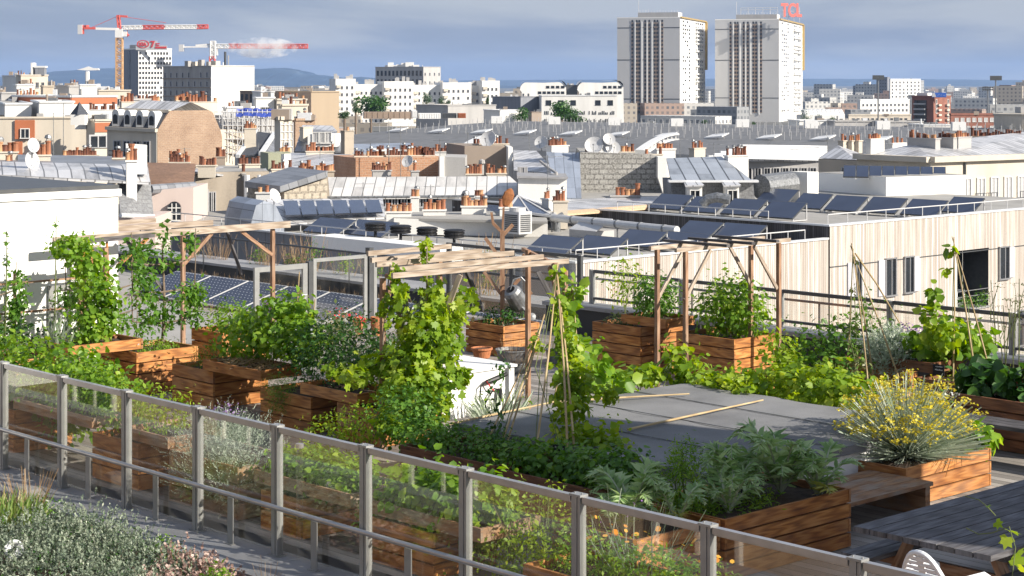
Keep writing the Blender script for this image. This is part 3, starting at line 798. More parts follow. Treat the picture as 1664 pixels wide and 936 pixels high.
for k in range(9):
 z = .47 + k * .042
 y = .225 * max(.1, (1 - max(0, (z - .56) / .32)) ** .42)
 mb.bar((-.225 - (z - .42) * .32, -y, z), (-.225 - (z - .42) * .32, y, z), .018, .026)
mb.bar((-.23, 0, .43), (-.23 - .4 * .32, 0, .83), .07, .012, (1, 0, 0))
mb.build('back_slat', M['plastic'], t)
for s in (-1, 1):
 mb = MB(); mb.tube([(-.27, s * .25, .62), (-.10, s * .275, .66), (.14, s * .275, .66), (.20, s * .27, .63), (.225, s * .26, .50), (.235, s * .26, .0)], [.022, .024, .024, .024, .022, .02], 8); mb.build('armrest', M['plastic'], t)
 mb = MB(); mb.tube([(-.22, s * .24, .42), (-.29, s * .26, 0)], [.026, .02], 8); mb.build('leg', M['plastic'], t)
def stick(parent, name, p0, p1, w, h, mat, up=(0, 0, 1)):
 mb = MB(); mb.bar(p0, p1, w, h, up); return mb.build(name, M[mat], parent, .004)
t = thing('wooden_pergola', 'slim open pergola with three dark slats over the right planters', 'pergola', gp(-16.85, 18.9), GA, 'pergolas')
for x, y in ((-.25, -.15), (.22, -.1), (-.25, 1.85), (.22, 1.9)):
 stick(t, 'post', (x, y, 0), (x, y, 2.10), .055, .055, 'post_wood', (0, 1, 0))
for x in (-.25, .22):
 stick(t, 'beam', (x, -.3, 2.13), (x, 2.15, 2.13), .045, .055, 'pale_wood')
 stick(t, 'brace', (x, -.12, 1.45), (x, .42, 2.09), .03, .05, 'pale_wood')
 stick(t, 'brace', (x, 1.86, 1.45), (x, 1.35, 2.09), .03, .05, 'pale_wood')
for y in (.32, .85, 1.38):
 stick(t, 'slat', (-.55, y, 2.18), (.62, y, 2.18), .07, .035, 'dark_wood')
t = thing('wooden_pergola', 'pergola with five pale slats carrying the big grape vine', 'pergola', gp(-17.3, 14.55), GA, 'pergolas')
def ml(px, py, z):
 q = G(px, py, z) - gp(-17.3, 14.55); return Vector((UX * q.x + UY * q.y, -UY * q.x + UX * q.y, z))
def mp(px, d): 
 q = P(px, 0, d) - gp(-17.3, 14.55); return UX * q.x + UY * q.y, -UY * q.x + UX * q.y
for px, d, zt in ((622, 22.0, 2.06), (714, 23.6, 2.14), (918, 22.9, 2.06), (858, 24.6, 2.16)):
 x, y = mp(px, d); stick(t, 'post', (x, y, 0), (x, y, zt), .055, .055, 'post_wood', (0, 1, 0))
for a, b, z in (((628, 449), (716, 415), 2.10), ((905, 432), (850, 405), 2.11)):
 stick(t, 'beam', ml(*a, z), ml(*b, z), .045, .05, 'post_wood')
for a, b, z in (((597, 412), (732, 400), 2.225), ((603, 423), (782, 408), 2.205), ((611, 430), (834, 411), 2.185), ((633, 439), (882, 417), 2.165), ((637, 448), (923, 424), 2.14)):
 stick(t, 'slat', ml(*a, z), ml(*b, z), .04, .062, 'pale_wood')
def br(pa, da, za, pb_, db, zb_, m_, w=.045):
 x0, y0 = mp(pa, da); x1, y1 = mp(pb_, db); stick(t, 'brace', (x0, y0, za), (x1, y1, zb_), .035, w, m_)
br(712, 22.3, 1.38, 748, 22.2, 2.08, 'pale_wood', .06); br(918, 22.9, 1.42, 874, 22.8, 2.06, 'dark_wood', .055); br(918, 22.9, 1.45, 893, 23.3, 2.06, 'post_wood', .055); br(784, 23.9, 1.45, 757, 23.4, 2.02, 'dark_wood', .055); br(622, 22, 1.5, 640, 22.6, 2.08, 'post_wood')
t = thing('wooden_pergola', 'pergola beside the white wall with a long pale front beam', 'pergola', gp(-25.0, 15.6), GA, 'pergolas')
for x, y in ((-.3, .85), (-.35, 2.65), (.85, -1.25), (-.5, -.9)):
 stick(t, 'post', (x, y, 0), (x, y, 1.93), .06, .06, 'post_wood', (0, 1, 0))
stick(t, 'beam', (-.25, -1.5, 1.98), (-.28, 2.95, 2.0), .05, .11, 'pale_wood')
stick(t, 'beam', (-.75, -1.4, 2.06), (-.8, 1.75, 2.06), .05, .09, 'pale_wood')
stick(t, 'slat', (-1.15, -1.45, 2.12), (-1.2, .9, 2.12), .045, .07, 'pale_wood')
stick(t, 'slat', (.45, -1.9, 2.0), (.35, -.1, 2.03), .045, .07, 'dark_wood')
for (p, q, m_) in (((-.3, .85, 1.45), (-.3, 1.4, 1.93), 'post_wood'), ((-.33, 2.62, 1.5), (-.33, 2.0, 1.93), 'post_wood'), ((-.9, 2.4, 1.15), (-.6, 1.9, 1.93), 'dark_wood'),
                 ((-.7, .75, 1.0), (-.5, -.1, 1.93), 'dark_wood'), ((.85, -1.2, 1.5), (.3, -.9, 1.96), 'planter'), ((-.4, -.3, 1.5), (-.3, .2, 1.93), 'planter')):
 stick(t, 'brace', p, q, .035, .055, m_)
t = thing('birdhouse', 'wooden birdhouse with flat roof beside the white wall', 'birdhouse', gp(-24.75, 14.35, 1.62), GA)
mb = MB(); mb.box(-.10, -.10, 0, .10, .10, .26); mb.build('body', M['planter'], t, .003)
mb = MB(); mb.obox((0, 0, .285), (.17, 0, .02), (0, .17, 0), (0, 0, .014)); mb.build('roof', M['pale_wood'], t)
mb = MB(); mb.lathe([(.028, 0), (0, .001)], (.102, 0, .16), 12, mtx=Matrix.Rotation(PI / 2, 3, 'Y')); mb.build('entrance_hole', M['black_metal'], t)
mb = MB(); mb.bar((0, 0, -1.62), (0, 0, -.002), .05, .05, (0, 1, 0)); mb.build('pole', M['post_wood'], t)
pb = gp(-22.0, 20.4, 0.0)
t = thing('branching_post', 'tall wooden post with forked branches and a rusty leaf shape on top', 'garden post', pb, 0)
mb = MB(); mb.bar((0, 0, .40), (0, 0, 1.98), .075, .075, (0, 1, 0)); mb.build('trunk', M['post_wood'], t, .01)
for p, q, w in (((0, 0, 1.95), (-.15, .02, 2.10), .05), ((-.15, .02, 2.09), (-.18, .02, 2.28), .04), ((0, 0, 1.90), (.17, 0, 2.08), .06), ((0, 0, 1.93), (.02, .0, 2.36), .035),
    ((-.03, 0, 1.52), (-.28, .05, 1.86), .055), ((.02, 0, 1.45), (.22, .0, 1.55), .05), ((.25, 0, 1.42), (.36, 0, 1.60), .05), ((.02, 0, .92), (.28, 0, 1.20), .055), ((.10, 0, .66), (.48, 0, .98), .045), ((-.02, 0, .95), (-.3, .1, 1.3), .05)):
 mb = MB(); mb.bar(p, q, w, w, (0, 1, 0)); mb.build('branch', M['post_wood'], t, .008)
mb = MB()
mb.lathe([(0, -.17), (.05, -.13), (.09, -.02), (.085, .07), (.04, .14), (0, .16)], (.09, 0, 2.52), 10, mtx=Matrix.Rotation(R(20), 3, 'Y') @ Matrix.Diagonal((1, .3, 1)))
mb.build('leaf_ornament', M['seedhead'], t)
t = thing('watering_can', 'galvanised watering can hanging from the branching post', 'watering can', pb + Vector((.22, -.10, .78)), R(10))
rot = Matrix.Rotation(R(-35), 3, 'Y')
mb = MB(); mb.lathe([(0, -.20), (.13, -.20), (.15, -.17), (.15, .13), (.12, .18), (.075, .20)], (0, 0, .12), 18, mtx=rot @ Matrix.Rotation(R(25), 3, 'X')); mb.build('body', M['galv'], t)
mb = MB(); mb.lathe([(.075, .199), (.0, .16)], (0, 0, .12), 18, mtx=rot @ Matrix.Rotation(R(25), 3, 'X')); mb.build('opening', M['black_metal'], t)
mb = MB(); mb.tube([(.05, -.05, .02), (.16, -.08, -.10), (.24, -.10, -.20)], [.035, .024, .02], 8); mb.build('spout', M['galv'], t)
mb = MB(); mb.lathe([(.02, .0), (.065, .05), (.065, .065), (0, .075)], (.235, -.10, -.19), 14, mtx=Matrix.Rotation(R(70), 3, 'X')); mb.build('rose', M['galv'], t)
mb = MB(); mb.tube([(-.10, -.05, .26), (-.05, -.03, .42), (.08, -.03, .46), (.17, -.05, .36), (.19, -.06, .18)], .012, 7); mb.build('handle', M['galv'], t)
t = thing('utility_cabinet', 'low white utility box with black handles between the vine and the bean poles', 'cabinet', gp(-18.1, 17.0), GA)
mb = MB(); mb.box(-1.15, -1.45, 0, 0, 0, .57); mb.build('body', M['white_box'], t, .012)
mb = MB(); mb.box(-1.18, -1.48, .572, .03, .03, .605); mb.build('lid', M['white_box'], t, .012)
for p, q in (((.06, -.55, .43), (.06, -.20, .50)), ((.05, -.33, .10), (.05, -.31, .32))):
 mb = MB(); mb.tube([p, (Vector(p) + Vector(q)) / 2 + Vector((.015, 0, 0)), q], [.030, .036, .030], 9); mb.build('handle', M['black_metal'], t)
mb = MB(); mb.tube([(.05, -.55, .45), (.06, -.66, .38), (.06, -.68, .22), (.07, -.60, .14), (.06, -.50, .25), (.06, -.42, .33), (.05, -.32, .30)], .011, 7); mb.build('hose', M['black_metal'], t)
mb = MB(); mb.tube([(.07, -.56, .44), (.075, -.50, .36), (.07, -.43, .30)], .010, 7); mb.build('red_strap', M['sign_red'], t)
p_ = pot(gp(-18.75, 16.35, .605), .075, .20, 'slim clay pot standing on the white utility box', rim=False)
pot(G(783, 581, .02), .16, .16, 'shallow clay pot with a succulent behind the utility box', mat='terracotta')
pot(G(612, 545, .0), .11, .32, 'rusty brown pot left of the vine below the pergola', mat='terracotta', rim=False)
pot(G(583, 545, .0), .08, .20, 'pinkish clay pot with a dark red succulent', mat='terracotta')
for px, py, r, h, lb in ((833, 592, .26, .24, 'wide galvanised tub with dry sticks below the watering can'), (838, 606, .17, .16, 'small galvanised tub in front of the wide one'), (903, 590, .16, .22, 'galvanised bucket behind the bean poles')):
 q = G(px, py, 0); t = thing('metal_tub', lb, 'tub', q, 0, 'galvanised tubs')
 mb = MB(); mb.lathe([(0, .01), (r * .8, .01), (r, h), (r * 1.04, h), (r * 1.04, h - .02), (r * .98, h - .03)], n=24); mb.build('body', M['galv'], t)
 mb = MB(); mb.lathe([(r * .96, h - .05), (0, h - .04)], n=18); mb.build('soil', M['soil'], t)
 blades('sprout', t, 0, 0, h - .05, r, r, 40, .25, 'leaf_brown', .5, 'needle')
q = gp(-14.07, 10.44, -.07)
t = thing('drain_pipe', 'slim clear plastic pipe standing beside a fence post', 'pipe', q, 0)
mb = MB(); mb.tube([(0, 0, 0), (0, 0, 1.02)], .032, 12); mb.build('tube', M['glass'], t)
mb = MB(); mb.tube([(0, 0, 1.02), (0, 0, 1.06)], .040, 12); mb.build('cap', M['rail_metal'], t)
t = thing('garden_lamp', 'small round white reflector lamp in the grass of the ledge, bottom left', 'lamp', G(23, 922, -.16), R(10))
mb = MB(); mb.lathe([(0, -.04), (.05, -.03), (.085, .0), (.09, .012), (.07, .012), (.03, -.012), (0, -.012)], (0, 0, .17), 20, mtx=Matrix.Rotation(R(75), 3, 'X')); mb.build('reflector', M['plastic'], t)
mb = MB(); mb.lathe([(.022, .0), (.022, .012), (0, .014)], (0, -.0, .17), 10, mtx=Matrix.Rotation(R(75), 3, 'X')); mb.build('bulb', M['black_metal'], t)
mb = MB(); mb.tube([(-.05, .03, 0), (-.05, .03, .2)], .014, 8); mb.build('stake', M['pale_wood'], t)
# ================================================================== plants
def lp(a, b, z, px, py, d, scale=1):
 """a spot seen at pixel (px, py), d metres away, in the local frame of a root at gp(a, b, z)"""
 q = P(px, py, d) - gp(a, b, z)
 return (UX * q.x + UY * q.y, -UY * q.x + UX * q.y, q.z)
SA = ga(158, 9.0)
t = thing('silver_shrub', 'rounded grey leaved shrub spilling over the ledge, bottom left', 'shrub', gp(SA, 9.05, -.17), GA)
el = [(-.95, .05, .04, .40, .42, .34), (-.4, .12, .12, .50, .42, .34), (.25, .10, .06, .50, .42, .30), (.8, .12, .0, .42, .38, .26), (1.15, .2, -.03, .3, .3, .2), (-.7, -.45, .0, .6, .5, .34), (.1, -.5, -.02, .7, .5, .34), (.9, -.4, -.05, .6, .4, .3), (-1.3, -.3, -.02, .4, .4, .25)]
sprigs('foliage', t, el, 7600, .055, 'leaf_grey', per=6, lsize=.030, templ='kite')
leafy('inner_foliage', t, [(e[0], e[1], e[2], e[3] * .85, e[4] * .85, e[5] * .85) for e in el], 5200, .035, 'leaf_dark', 'kite')  # dark leaves inside put the shade between the shoots into the colour
stems('stem', t, [((e[0] * .6, e[1], -.05), (e[0], e[1], e[2] + e[5] * .6)) for e in el], .012, 'bark')
t = thing('sedum', 'dusty pink flowering stonecrop on the ledge beside the silver shrub', 'plant', gp(ga(335, 9.45), 9.3, -.17), GA)
el = [(-.15, .05, .10, .32, .28, .20), (.25, .05, .08, .30, .26, .18), (0, -.3, 0, .4, .2, .2)]
sprigs('blossoms', t, el, 900, .05, 'flower_pink', per=5, lsize=.026, templ='disc')
leafy('foliage', t, [(e[0], e[1], e[2] - .04, e[3] * .85, e[4] * .85, e[5] * .8) for e in el], 1200, .035, 'leaf_olive', 'kite')
plant('bright_herb', 'small fresh green herb in front of the pink stonecrop', 'plant', gp(ga(362, 9.2), 9.15, -.1), [(0, 0, .12, .16, .14, .14)], 520, .045, 'leaf_bright')
plant('bright_herb', 'small yellow green weed at the right end of the silver shrub', 'plant', gp(ga(262, 9.45), 9.5, -.14), [(0, 0, .12, .13, .13, .16)], 330, .045, 'leaf_bright')
t = thing('ledge_grass', 'tall grass clump with reddish dry stalks in the bottom left corner', 'grass', gp(ga(14, 9.1), 9.1, -.17), GA)
blades('blade', t, 0, -.1, 0, .6, .5, 700, .42, 'sedge', .8)
blades('dry_stalk', t, -.15, .3, 0, .22, .2, 60, .55, 'leaf_brown', .35, 'needle')
leafy('foliage', t, [(.1, .35, .15, .25, .15, .22)], 300, .04, 'leaf_mid')
t = thing('dry_grass', 'a few pale dry grass stalks rising from the ledge', 'grass', gp(ga(435, 9.6), 9.6, -.14), GA)
blades('stalk', t, 0, 0, 0, .14, .1, 24, .30, 'leaf_brown', .4, 'needle')
t = thing('moss_stone', 'rough pale stone on the ledge above the silver shrub', 'stone', gp(ga(45, 9.75), 9.75, -.075), .4)
mb = MB(); mb.lathe([(0, 0), (.19, 0), (.2, .06), (.13, .12), (0, .13)], n=9); mb.build('rock', M['concrete'], t)
def espalier(px, name_label, b, a=-25.35, h=1.75, w=1.2, seed=1, z0=0.0):
 r2 = random.Random(seed)
 t = thing('espalier_tree', name_label, 'tree', gp(a, b, z0), GA, 'espaliered fruit trees')
 mb = MB(); mb.tube([(0, 0, 0), (.03, .02, .5), (-.02, .04, .95), (.0, 0, h)], [.028, .022, .018, .01], 7); mb.build('trunk', M['bark'], t)
 els = []
 mb = MB()
 for s in (-1, 1):
  for z in (.35, .8, 1.2):
   mb.tube([(0, 0, z), (.03, s * w * .3, z + .02), (.05, s * w * .55, z + .08), (.05, s * w * .57, z + .5)], [.016, .014, .011, .006], 6)
 mb.build('branch', M['bark'], t)
 for k in range(22):
  y = r2.choice((-.58, -.5, -.3, 0, .05, .3, .52, .6)) * w; z = r2.uniform(.35, h + .08)
  els.append((r2.uniform(-.02, .15), y, z, .10, r2.uniform(.12, .22), r2.uniform(.12, .22)))
 leafy('foliage', t, els, 1500, .095, 'leaf_mid', 'kite', up=.4, out=.5, jit=.8, droop=.5, shell=.2)
 return t
espalier(50, 'espaliered tree against the white wall at the left edge', 11.75, h=1.95, w=1.25, seed=3)
espalier(120, 'espaliered tree against the white wall, second from the left edge', 13.0, h=1.8, w=.9, seed=8)
espalier(245, 'espaliered pear with pale bent trunk in the bright box by the pergola', 14.6, a=-23.0, h=1.5, w=.95, seed=5, z0=.55)
espalier(230, 'espaliered tree climbing behind the birdhouse up to the pergola beams', 14.7, a=-24.9, h=1.95, w=1.1, seed=15)
t = thing('wall_trellis', 'thin wooden trellis bars along the white wall', 'trellis', gp(-25.55, 10.2), GA)
for z in (.45, .9, 1.35):
 mb = MB(); mb.bar((0, 0, z), (0, 4.6, z), .02, .03); mb.build('rail', M['post_wood'], t)
for y in (.05, 1.1, 2.2, 3.4):
 mb = MB(); mb.bar((.03, y, 0), (.03, y, 1.95 if y < 1 else 1.5), .03, .03, (0, 1, 0)); mb.build('upright', M['post_wood'], t)
plant('climbing_hop', 'tall column of climbing hop in the shallow trough beside the white wall', 'climber', gp(-22.95, 13.45, .72),
      [(0, 0, .25, .25, .34, .30), (-.05, .05, .7, .26, .34, .35), (-.15, .0, 1.1, .24, .30, .28), (-.35, -.15, 1.35, .25, .34, .2), (.02, .12, .5, .2, .3, .35)], 2100, .075, 'leaf_bright', 'broad', shell=.35)
t = thing('hollyhock', 'two slim hollyhock stalks rising along the white wall', 'plant', gp(-24.9, 13.1, .2), GA)
for x, y, h in ((0, 0, 2.05), (.1, .75, 2.2)):
 mb = MB(); mb.tube([(x, y, 0), (x + .03, y + .02, h * .5), (x, y + .05, h)], [.014, .011, .005], 6); mb.build('stalk', M['stem'], t)
 leafy('foliage', t, [(x, y + .04, h - .15, .04, .05, .2), (x, y + .04, h - .5, .07, .07, .2)], 60, .06, 'leaf_mid', 'kite', shell=.1)
plant('green_shrub', 'low dark shrub between the hop trough and the white wall', 'shrub', gp(-24.0, 12.7, .3), [(0, 0, .35, .35, .6, .35), (.2, -.5, .3, .3, .4, .3)], 1200, .08, 'leaf_dark')
t = thing('leek_tuft', 'tuft of upright leek leaves at the left end of the hop trough', 'plant', gp(-23.1, 12.95, .6), GA)
blades('leaf', t, 0, 0, 0, .2, .2, 50, .6, 'leaf_grey', .4, 'blade')
plant('daisy_patch', 'low white flowering plant at the rim of the bright four board box', 'plant', gp(-22.75, 14.3, .56), [(0, 0, .07, .28, .42, .08)], 700, .04, 'leaf_bright')
flower_dots(bpy.data.objects['daisy_patch'], [(rng.uniform(-.25, .3), rng.uniform(-.4, .4), .15) for _ in range(26)], .035, 'flower_white')
plant('basil_bush', 'round green bush in the small box by the left pergola post', 'shrub', gp(-22.9, 15.7, .7), [(0, 0, .2, .34, .36, .26)], 900, .06, 'leaf_bright')
plant('raspberry_bush', 'big light green raspberry bush behind the glass at the left edge', 'shrub', gp(ga(60, 11.2), 11.25, .1),
      [(-.7, 0, .65, .7, .45, .5), (.2, .1, .75, .75, .5, .45), (.9, 0, .55, .55, .4, .45), (-.1, -.1, .35, 1.1, .35, .4), (1.1, .1, .85, .3, .3, .2)], 4200, .075, 'leaf_bright', 'broad', zmin=-.05)
plant('vegetable_row', 'dense leafy greens in the long trough behind the left glass panes', 'vegetable', gp(-19.1, 11.0, .62),
      [(-.6, 0, .2, .55, .36, .3), (.2, 0, .26, .65, .36, .32), (.9, 0, .2, .4, .34, .28)], 2600, .075, 'leaf_bright', 'kite')
plant('herb_patch', 'flowering herbs with yellow tips left of the lavender behind the glass', 'herb', gp(-17.5, 11.0, .56),
      [(-.5, 0, .14, .42, .32, .24), (.25, 0, .18, .40, .32, .26)], 1500, .05, 'leaf_vine', 'kite')
t = thing('lavender', 'lavender with purple spikes behind the glass, above the silvery santolina', 'herb', gp(-16.45, 11.2, .5), GA)
blades('flower_stalk', t, 0, 0, 0, .35, .25, 130, .40, 'leaf_grey', .55, 'needle')
pts, o_ = blob_points([(0, 0, .38, .30, .22, .10)], 150, .2); flower_dots(t, pts, .035, 'flower_purple', templ='kite')
t = thing('santolina', 'big silvery santolina spilling out of its weathered box behind the glass', 'herb', gp(-15.95, 10.95, .4), GA)
sprigs('foliage', t, [(-.25, 0, .22, .42, .36, .28), (.3, 0, .2, .42, .36, .26), (.05, -.3, .0, .5, .22, .28)], 1500, .15, 'leaf_silver', per=11, lsize=.022, templ='slim')
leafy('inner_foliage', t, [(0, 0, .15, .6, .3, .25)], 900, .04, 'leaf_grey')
plant('lettuce_bed', 'frilly bright green lettuce filling the trough behind the glass', 'vegetable', gp(-14.35, 11.0, .5), [(-.42, 0, .08, .34, .30, .15), (.2, 0, .09, .44, .30, .16)], 2600, .055, 'leaf_bright', 'broad', up=.8)
plant('fern_tuft', 'small green tuft hanging below the strawberry trough behind the glass', 'plant', gp(-13.45, 10.75, .25), [(0, 0, .1, .12, .1, .14)], 220, .05, 'leaf_bright')
plant('strawberry_bush', 'rounded mound of strawberries in its trough behind the glass', 'vegetable', gp(-12.6, 11.0, .52), [(-.3, 0, .10, .42, .34, .22), (.3, 0, .12, .42, .34, .24)], 2000, .075, 'leaf_bright', 'broad', up=.8)
t = plant('wild_bush', 'loose wild herb bush behind the glass in the bottom centre', 'shrub', gp(ga(850, 11.0), 11.05, .1),
      [(-.3, 0, .38, .45, .4, .36), (.35, 0, .36, .45, .4, .34), (0, -.15, .15, .8, .3, .3), (-.5, 0, .6, .2, .2, .2), (.2, .1, .72, .15, .15, .16)], 3000, .05, 'leaf_vine', 'kite', shell=.3)
blades('tall_stalk', t, .1, 0, .2, .7, .3, 30, .5, 'leaf_olive', .4, 'needle')
t = plant('marigold_bed', 'low bed of orange marigolds behind the glass near the bottom edge', 'flower', gp(-10.2, 11.0, .34), [(-.55, 0, .12, .4, .32, .2), (.05, 0, .14, .45, .32, .2), (.6, 0, .1, .4, .32, .18)], 2600, .05, 'leaf_bright', 'kite')
flower_dots(t, [(rng.uniform(-.8, .9), rng.uniform(-.3, .25), rng.uniform(.30, .42)) for _ in range(32)], .05, 'flower_orange')
blades('tall_stalk', t, -.1, 0, .1, .8, .3, 26, .62, 'leaf_grey', .4, 'needle')
flower_dots(t, [(-.1 + rng.gauss(0, .1), rng.gauss(0, .1), rng.uniform(.48, .64)) for _ in range(26)], .03, 'flower_purple', templ='kite')
plant('raspberry_bush', 'light green raspberry bush above the two left boxes of the stepped row', 'shrub', gp(-20.35, 14.5, .55),
      [(-.45, .1, .35, .5, .42, .32), (.15, .1, .55, .55, .45, .36), (.65, .15, .45, .42, .4, .34), (.3, .2, .85, .3, .3, .2)], 2600, .078, 'leaf_bright', 'broad')
plant('fennel_tuft', 'ferny dark tuft in the left box of the stepped row', 'herb', gp(-21.4, 14.4, .46), [(0, 0, .14, .3, .32, .2)], 1300, .04, 'leaf_mid', 'slim')
plant('blackberry_bush', 'dark green bush with white blossoms behind the stepped row', 'shrub', gp(-18.75, 14.55, .5),
      [(-.45, .05, .45, .5, .45, .42), (.2, .1, .55, .6, .5, .42), (.65, 0, .4, .45, .42, .4), (0, -.2, .25, .7, .3, .3)], 4200, .06, 'leaf_dark', 'kite')
flower_dots(bpy.data.objects['blackberry_bush'], [(rng.uniform(-.7, .8), rng.uniform(-.5, -.2), rng.uniform(.1, .8)) for _ in range(16)], .03, 'flower_white')
t = thing('fennel', 'feathery fennel spilling over the corner of a three board box', 'herb', gp(-19.15, 13.95, .40), GA)
leafy('foliage', t, [(0, -.05, .12, .28, .16, .16), (.05, -.1, -.05, .22, .1, .16)], 1500, .05, 'leaf_mid', 'needle', droop=.2)
t = thing('straw_bed', 'dry straw mulch on the trough bridging the two left boxes', 'straw', gp(-20.3, 14.26, .655), GA)
leafy('straw', t, [(0, 0, 0, .6, .26, .04)], 900, .13, 'leaf_brown', 'needle', up=2, out=.1)
t = thing('vine_tripod', 'two canes with a young brown leaved climber beside the left pergola post', 'climber', gp(-22.4, 16.6, 0), GA)
mb = MB(); mb.tube([(0, -.1, 0), (.02, 0, 1.55)], [.012, .008], 6); mb.build('cane', M['cane'], t)
mb = MB(); mb.tube([(.1, .1, 0), (0.25, .12, 1.15)], [.012, .008], 6); mb.build('cane', M['cane'], t)
leafy('foliage', t, [(.05, 0, .9, .15, .2, .4), (.1, .1, .45, .2, .2, .3)], 300, .09, 'leaf_olive', 'broad', shell=.1)
plant('weed_row', 'mixed low weeds between the raspberry bush and the gate', 'plant', gp(-21.8, 16.9, .1), [(-.4, 0, .5, .5, .4, .4), (.6, .2, .4, .5, .4, .3)], 1300, .07, 'leaf_olive', 'kite')
t = plant('geranium', 'pot plant with red leaves and flowers below the pergola', 'flower', G(560, 548, .02) + Vector((0, 0, .05)), [(0, 0, .2, .3, .25, .18)], 420, .06, 'leaf_olive')
flower_dots(t, [(rng.uniform(-.3, .3), rng.uniform(-.2, .2), rng.uniform(.25, .42)) for _ in range(30)], .045, 'flower_red')
plant('dark_succulent', 'dark red succulent in the pinkish clay pot', 'plant', G(583, 545, .0) + Vector((0, 0, .2)), [(0, 0, .07, .1, .1, .08)], 140, .06, 'flower_red', 'kite', stem=False)
VA, VB = -16.6, 14.0
t = thing('grape_vine', 'big yellow green grape vine hanging down the middle pergola', 'climber', gp(VA, VB, 0), GA)
el = []
for px, py, d, rx, ry, rz in ((688, 540, 22.0, .30, .3, .34), (665, 590, 21.9, .34, .3, .30), (712, 590, 22, .28, .3, .36), (655, 635, 21.6, .36, .26, .22), (700, 640, 21.6, .28, .26, .26), (682, 664, 21.3, .32, .26, .14),
                              (618, 590, 22, .22, .22, .13), (728, 548, 22.2, .17, .2, .22), (640, 690, 20.6, .26, .22, .10), (708, 500, 22.2, .14, .16, .26), (578, 610, 21.8, .22, .2, .10), (748, 612, 22, .07, .1, .13), (545, 600, 22.2, .2, .16, .07)):
 x, y, z = lp(VA, VB, 0, px, py, d); el.append((x, y, z, rx, ry, rz))
leafy('foliage', t, el, 3600, .088, 'leaf_vine', 'lobed', up=.35, out=.8, jit=.5, droop=.9, shell=.45)
el2 = []
for px, py, d, r_ in ((700, 470, 22.3, .10), (694, 440, 22.5, .08), (692, 415, 22.7, .07), (690, 396, 22.7, .05), (648, 470, 21.7, .13), (632, 500, 21.8, .12), (642, 445, 21.8, .08), (760, 480, 22.4, .12), (740, 505, 22.3, .14)):
 x, y, z = lp(VA, VB, 0, px, py, d); el2.append((x, y, z, r_, r_, r_ * 1.7))
leafy('foliage', t, el2, 420, .085, 'leaf_vine', 'lobed', up=.3, out=.6, jit=.7, shell=.1)
stems('stem', t, [(lp(VA, VB, 0, 690, 690, 21.6), lp(VA, VB, 0, 700, 560, 22)), (lp(VA, VB, 0, 700, 560, 22), lp(VA, VB, 0, 694, 400, 22.6)), (lp(VA, VB, 0, 690, 660, 21.6), lp(VA, VB, 0, 640, 580, 22)), (lp(VA, VB, 0, 640, 580, 22), lp(VA, VB, 0, 560, 612, 21.9)), (lp(VA, VB, 0, 622, 560, 21.8), lp(VA, VB, 0, 634, 430, 21.8))], .014, 'bark')
plant('autumn_creeper', 'reddish brown creeper on the left post of the middle pergola', 'climber', gp(-18.2, 14.6, 0), [(.9, -.2, 1.55, .14, .14, .35), (1.0, -.1, 1.0, .18, .18, .4), (.2, .8, 1.5, .25, .25, .3), (-.1, 1.4, 1.35, .2, .3, .3)], 520, .075, 'leaf_olive', 'lobed', shell=.2)
plant('clover_bed', 'dense low clover covering the planter left of the bean poles', 'ground cover', gp(-14.6, 13.05, .48), [(-.75, 0, .10, .4, .36, .17), (-.1, 0, .10, .5, .38, .15), (.6, 0, .08, .45, .38, .14), (-1.3, .25, .2, .45, .35, .3)], 4200, .042, 'leaf_mid', 'broad', up=.9)
plant('strawberry_bed', 'dark leafy strawberries below the chalkboard sign before the felt roof', 'vegetable', gp(-13.0, 13.05, .46), [(-.45, 0, .12, .42, .38, .18), (.2, 0, .12, .45, .38, .2), (.65, -.05, .15, .3, .34, .22)], 2600, .062, 'leaf_mid', 'broad', up=.8)
plant('low_marjoram', 'yellow green herb below the grape vine at the left corner of the felt roof', 'herb', gp(-16.5, 13.2, .2), [(0, 0, .3, .55, .4, .25), (.5, .2, .35, .4, .35, .2), (-.5, -.2, .15, .35, .3, .2)], 1900, .05, 'leaf_vine', 'kite')
def tepee(a, b, z, legs, top, els, n, label, leaf='leaf_bright', size=.11, templ='broad', name='bean_tepee'):
 t = thing(name, label, 'climber', gp(a, b, z), GA, 'climbers on cane tepees')
 for q in legs:
  mb = MB(); tp = Vector(top) + (Vector(top) - Vector(q)).normalized() * rng.uniform(.02, .12)
  mb.tube([q, (Vector(q) + tp) / 2 + Vector((.01, .01, 0)), tp], [.013, .011, .007], 6); mb.build('cane', M['cane'], t)
 leafy('foliage', t, els, n, size, leaf, templ, up=.45, out=.6, jit=.6, droop=.8, shell=.15)
 stems('stem', t, [(legs[i % len(legs)], top) for i in range(2)], .006)
 return t
tepee(-15.75, 15.6, .0, [(-.15, -.15, 0), (.25, .1, 0), (.0, .3, 0)], (.05, .1, 1.95),
      [(.05, .1, 1.9, .14, .14, .14), (.05, .1, 1.6, .16, .16, .22), (.05, .1, 1.2, .15, .15, .25), (.1, .1, .8, .2, .2, .3), (.15, .1, .4, .35, .35, .3), (.0, .6, .9, .2, .2, .4), (.0, .9, .55, .4, .3, .35)], 620, 'big leaved climbing beans on canes right of the white cabinet', 'leaf_bright', .13)
ta, tb = -13.6, 13.3
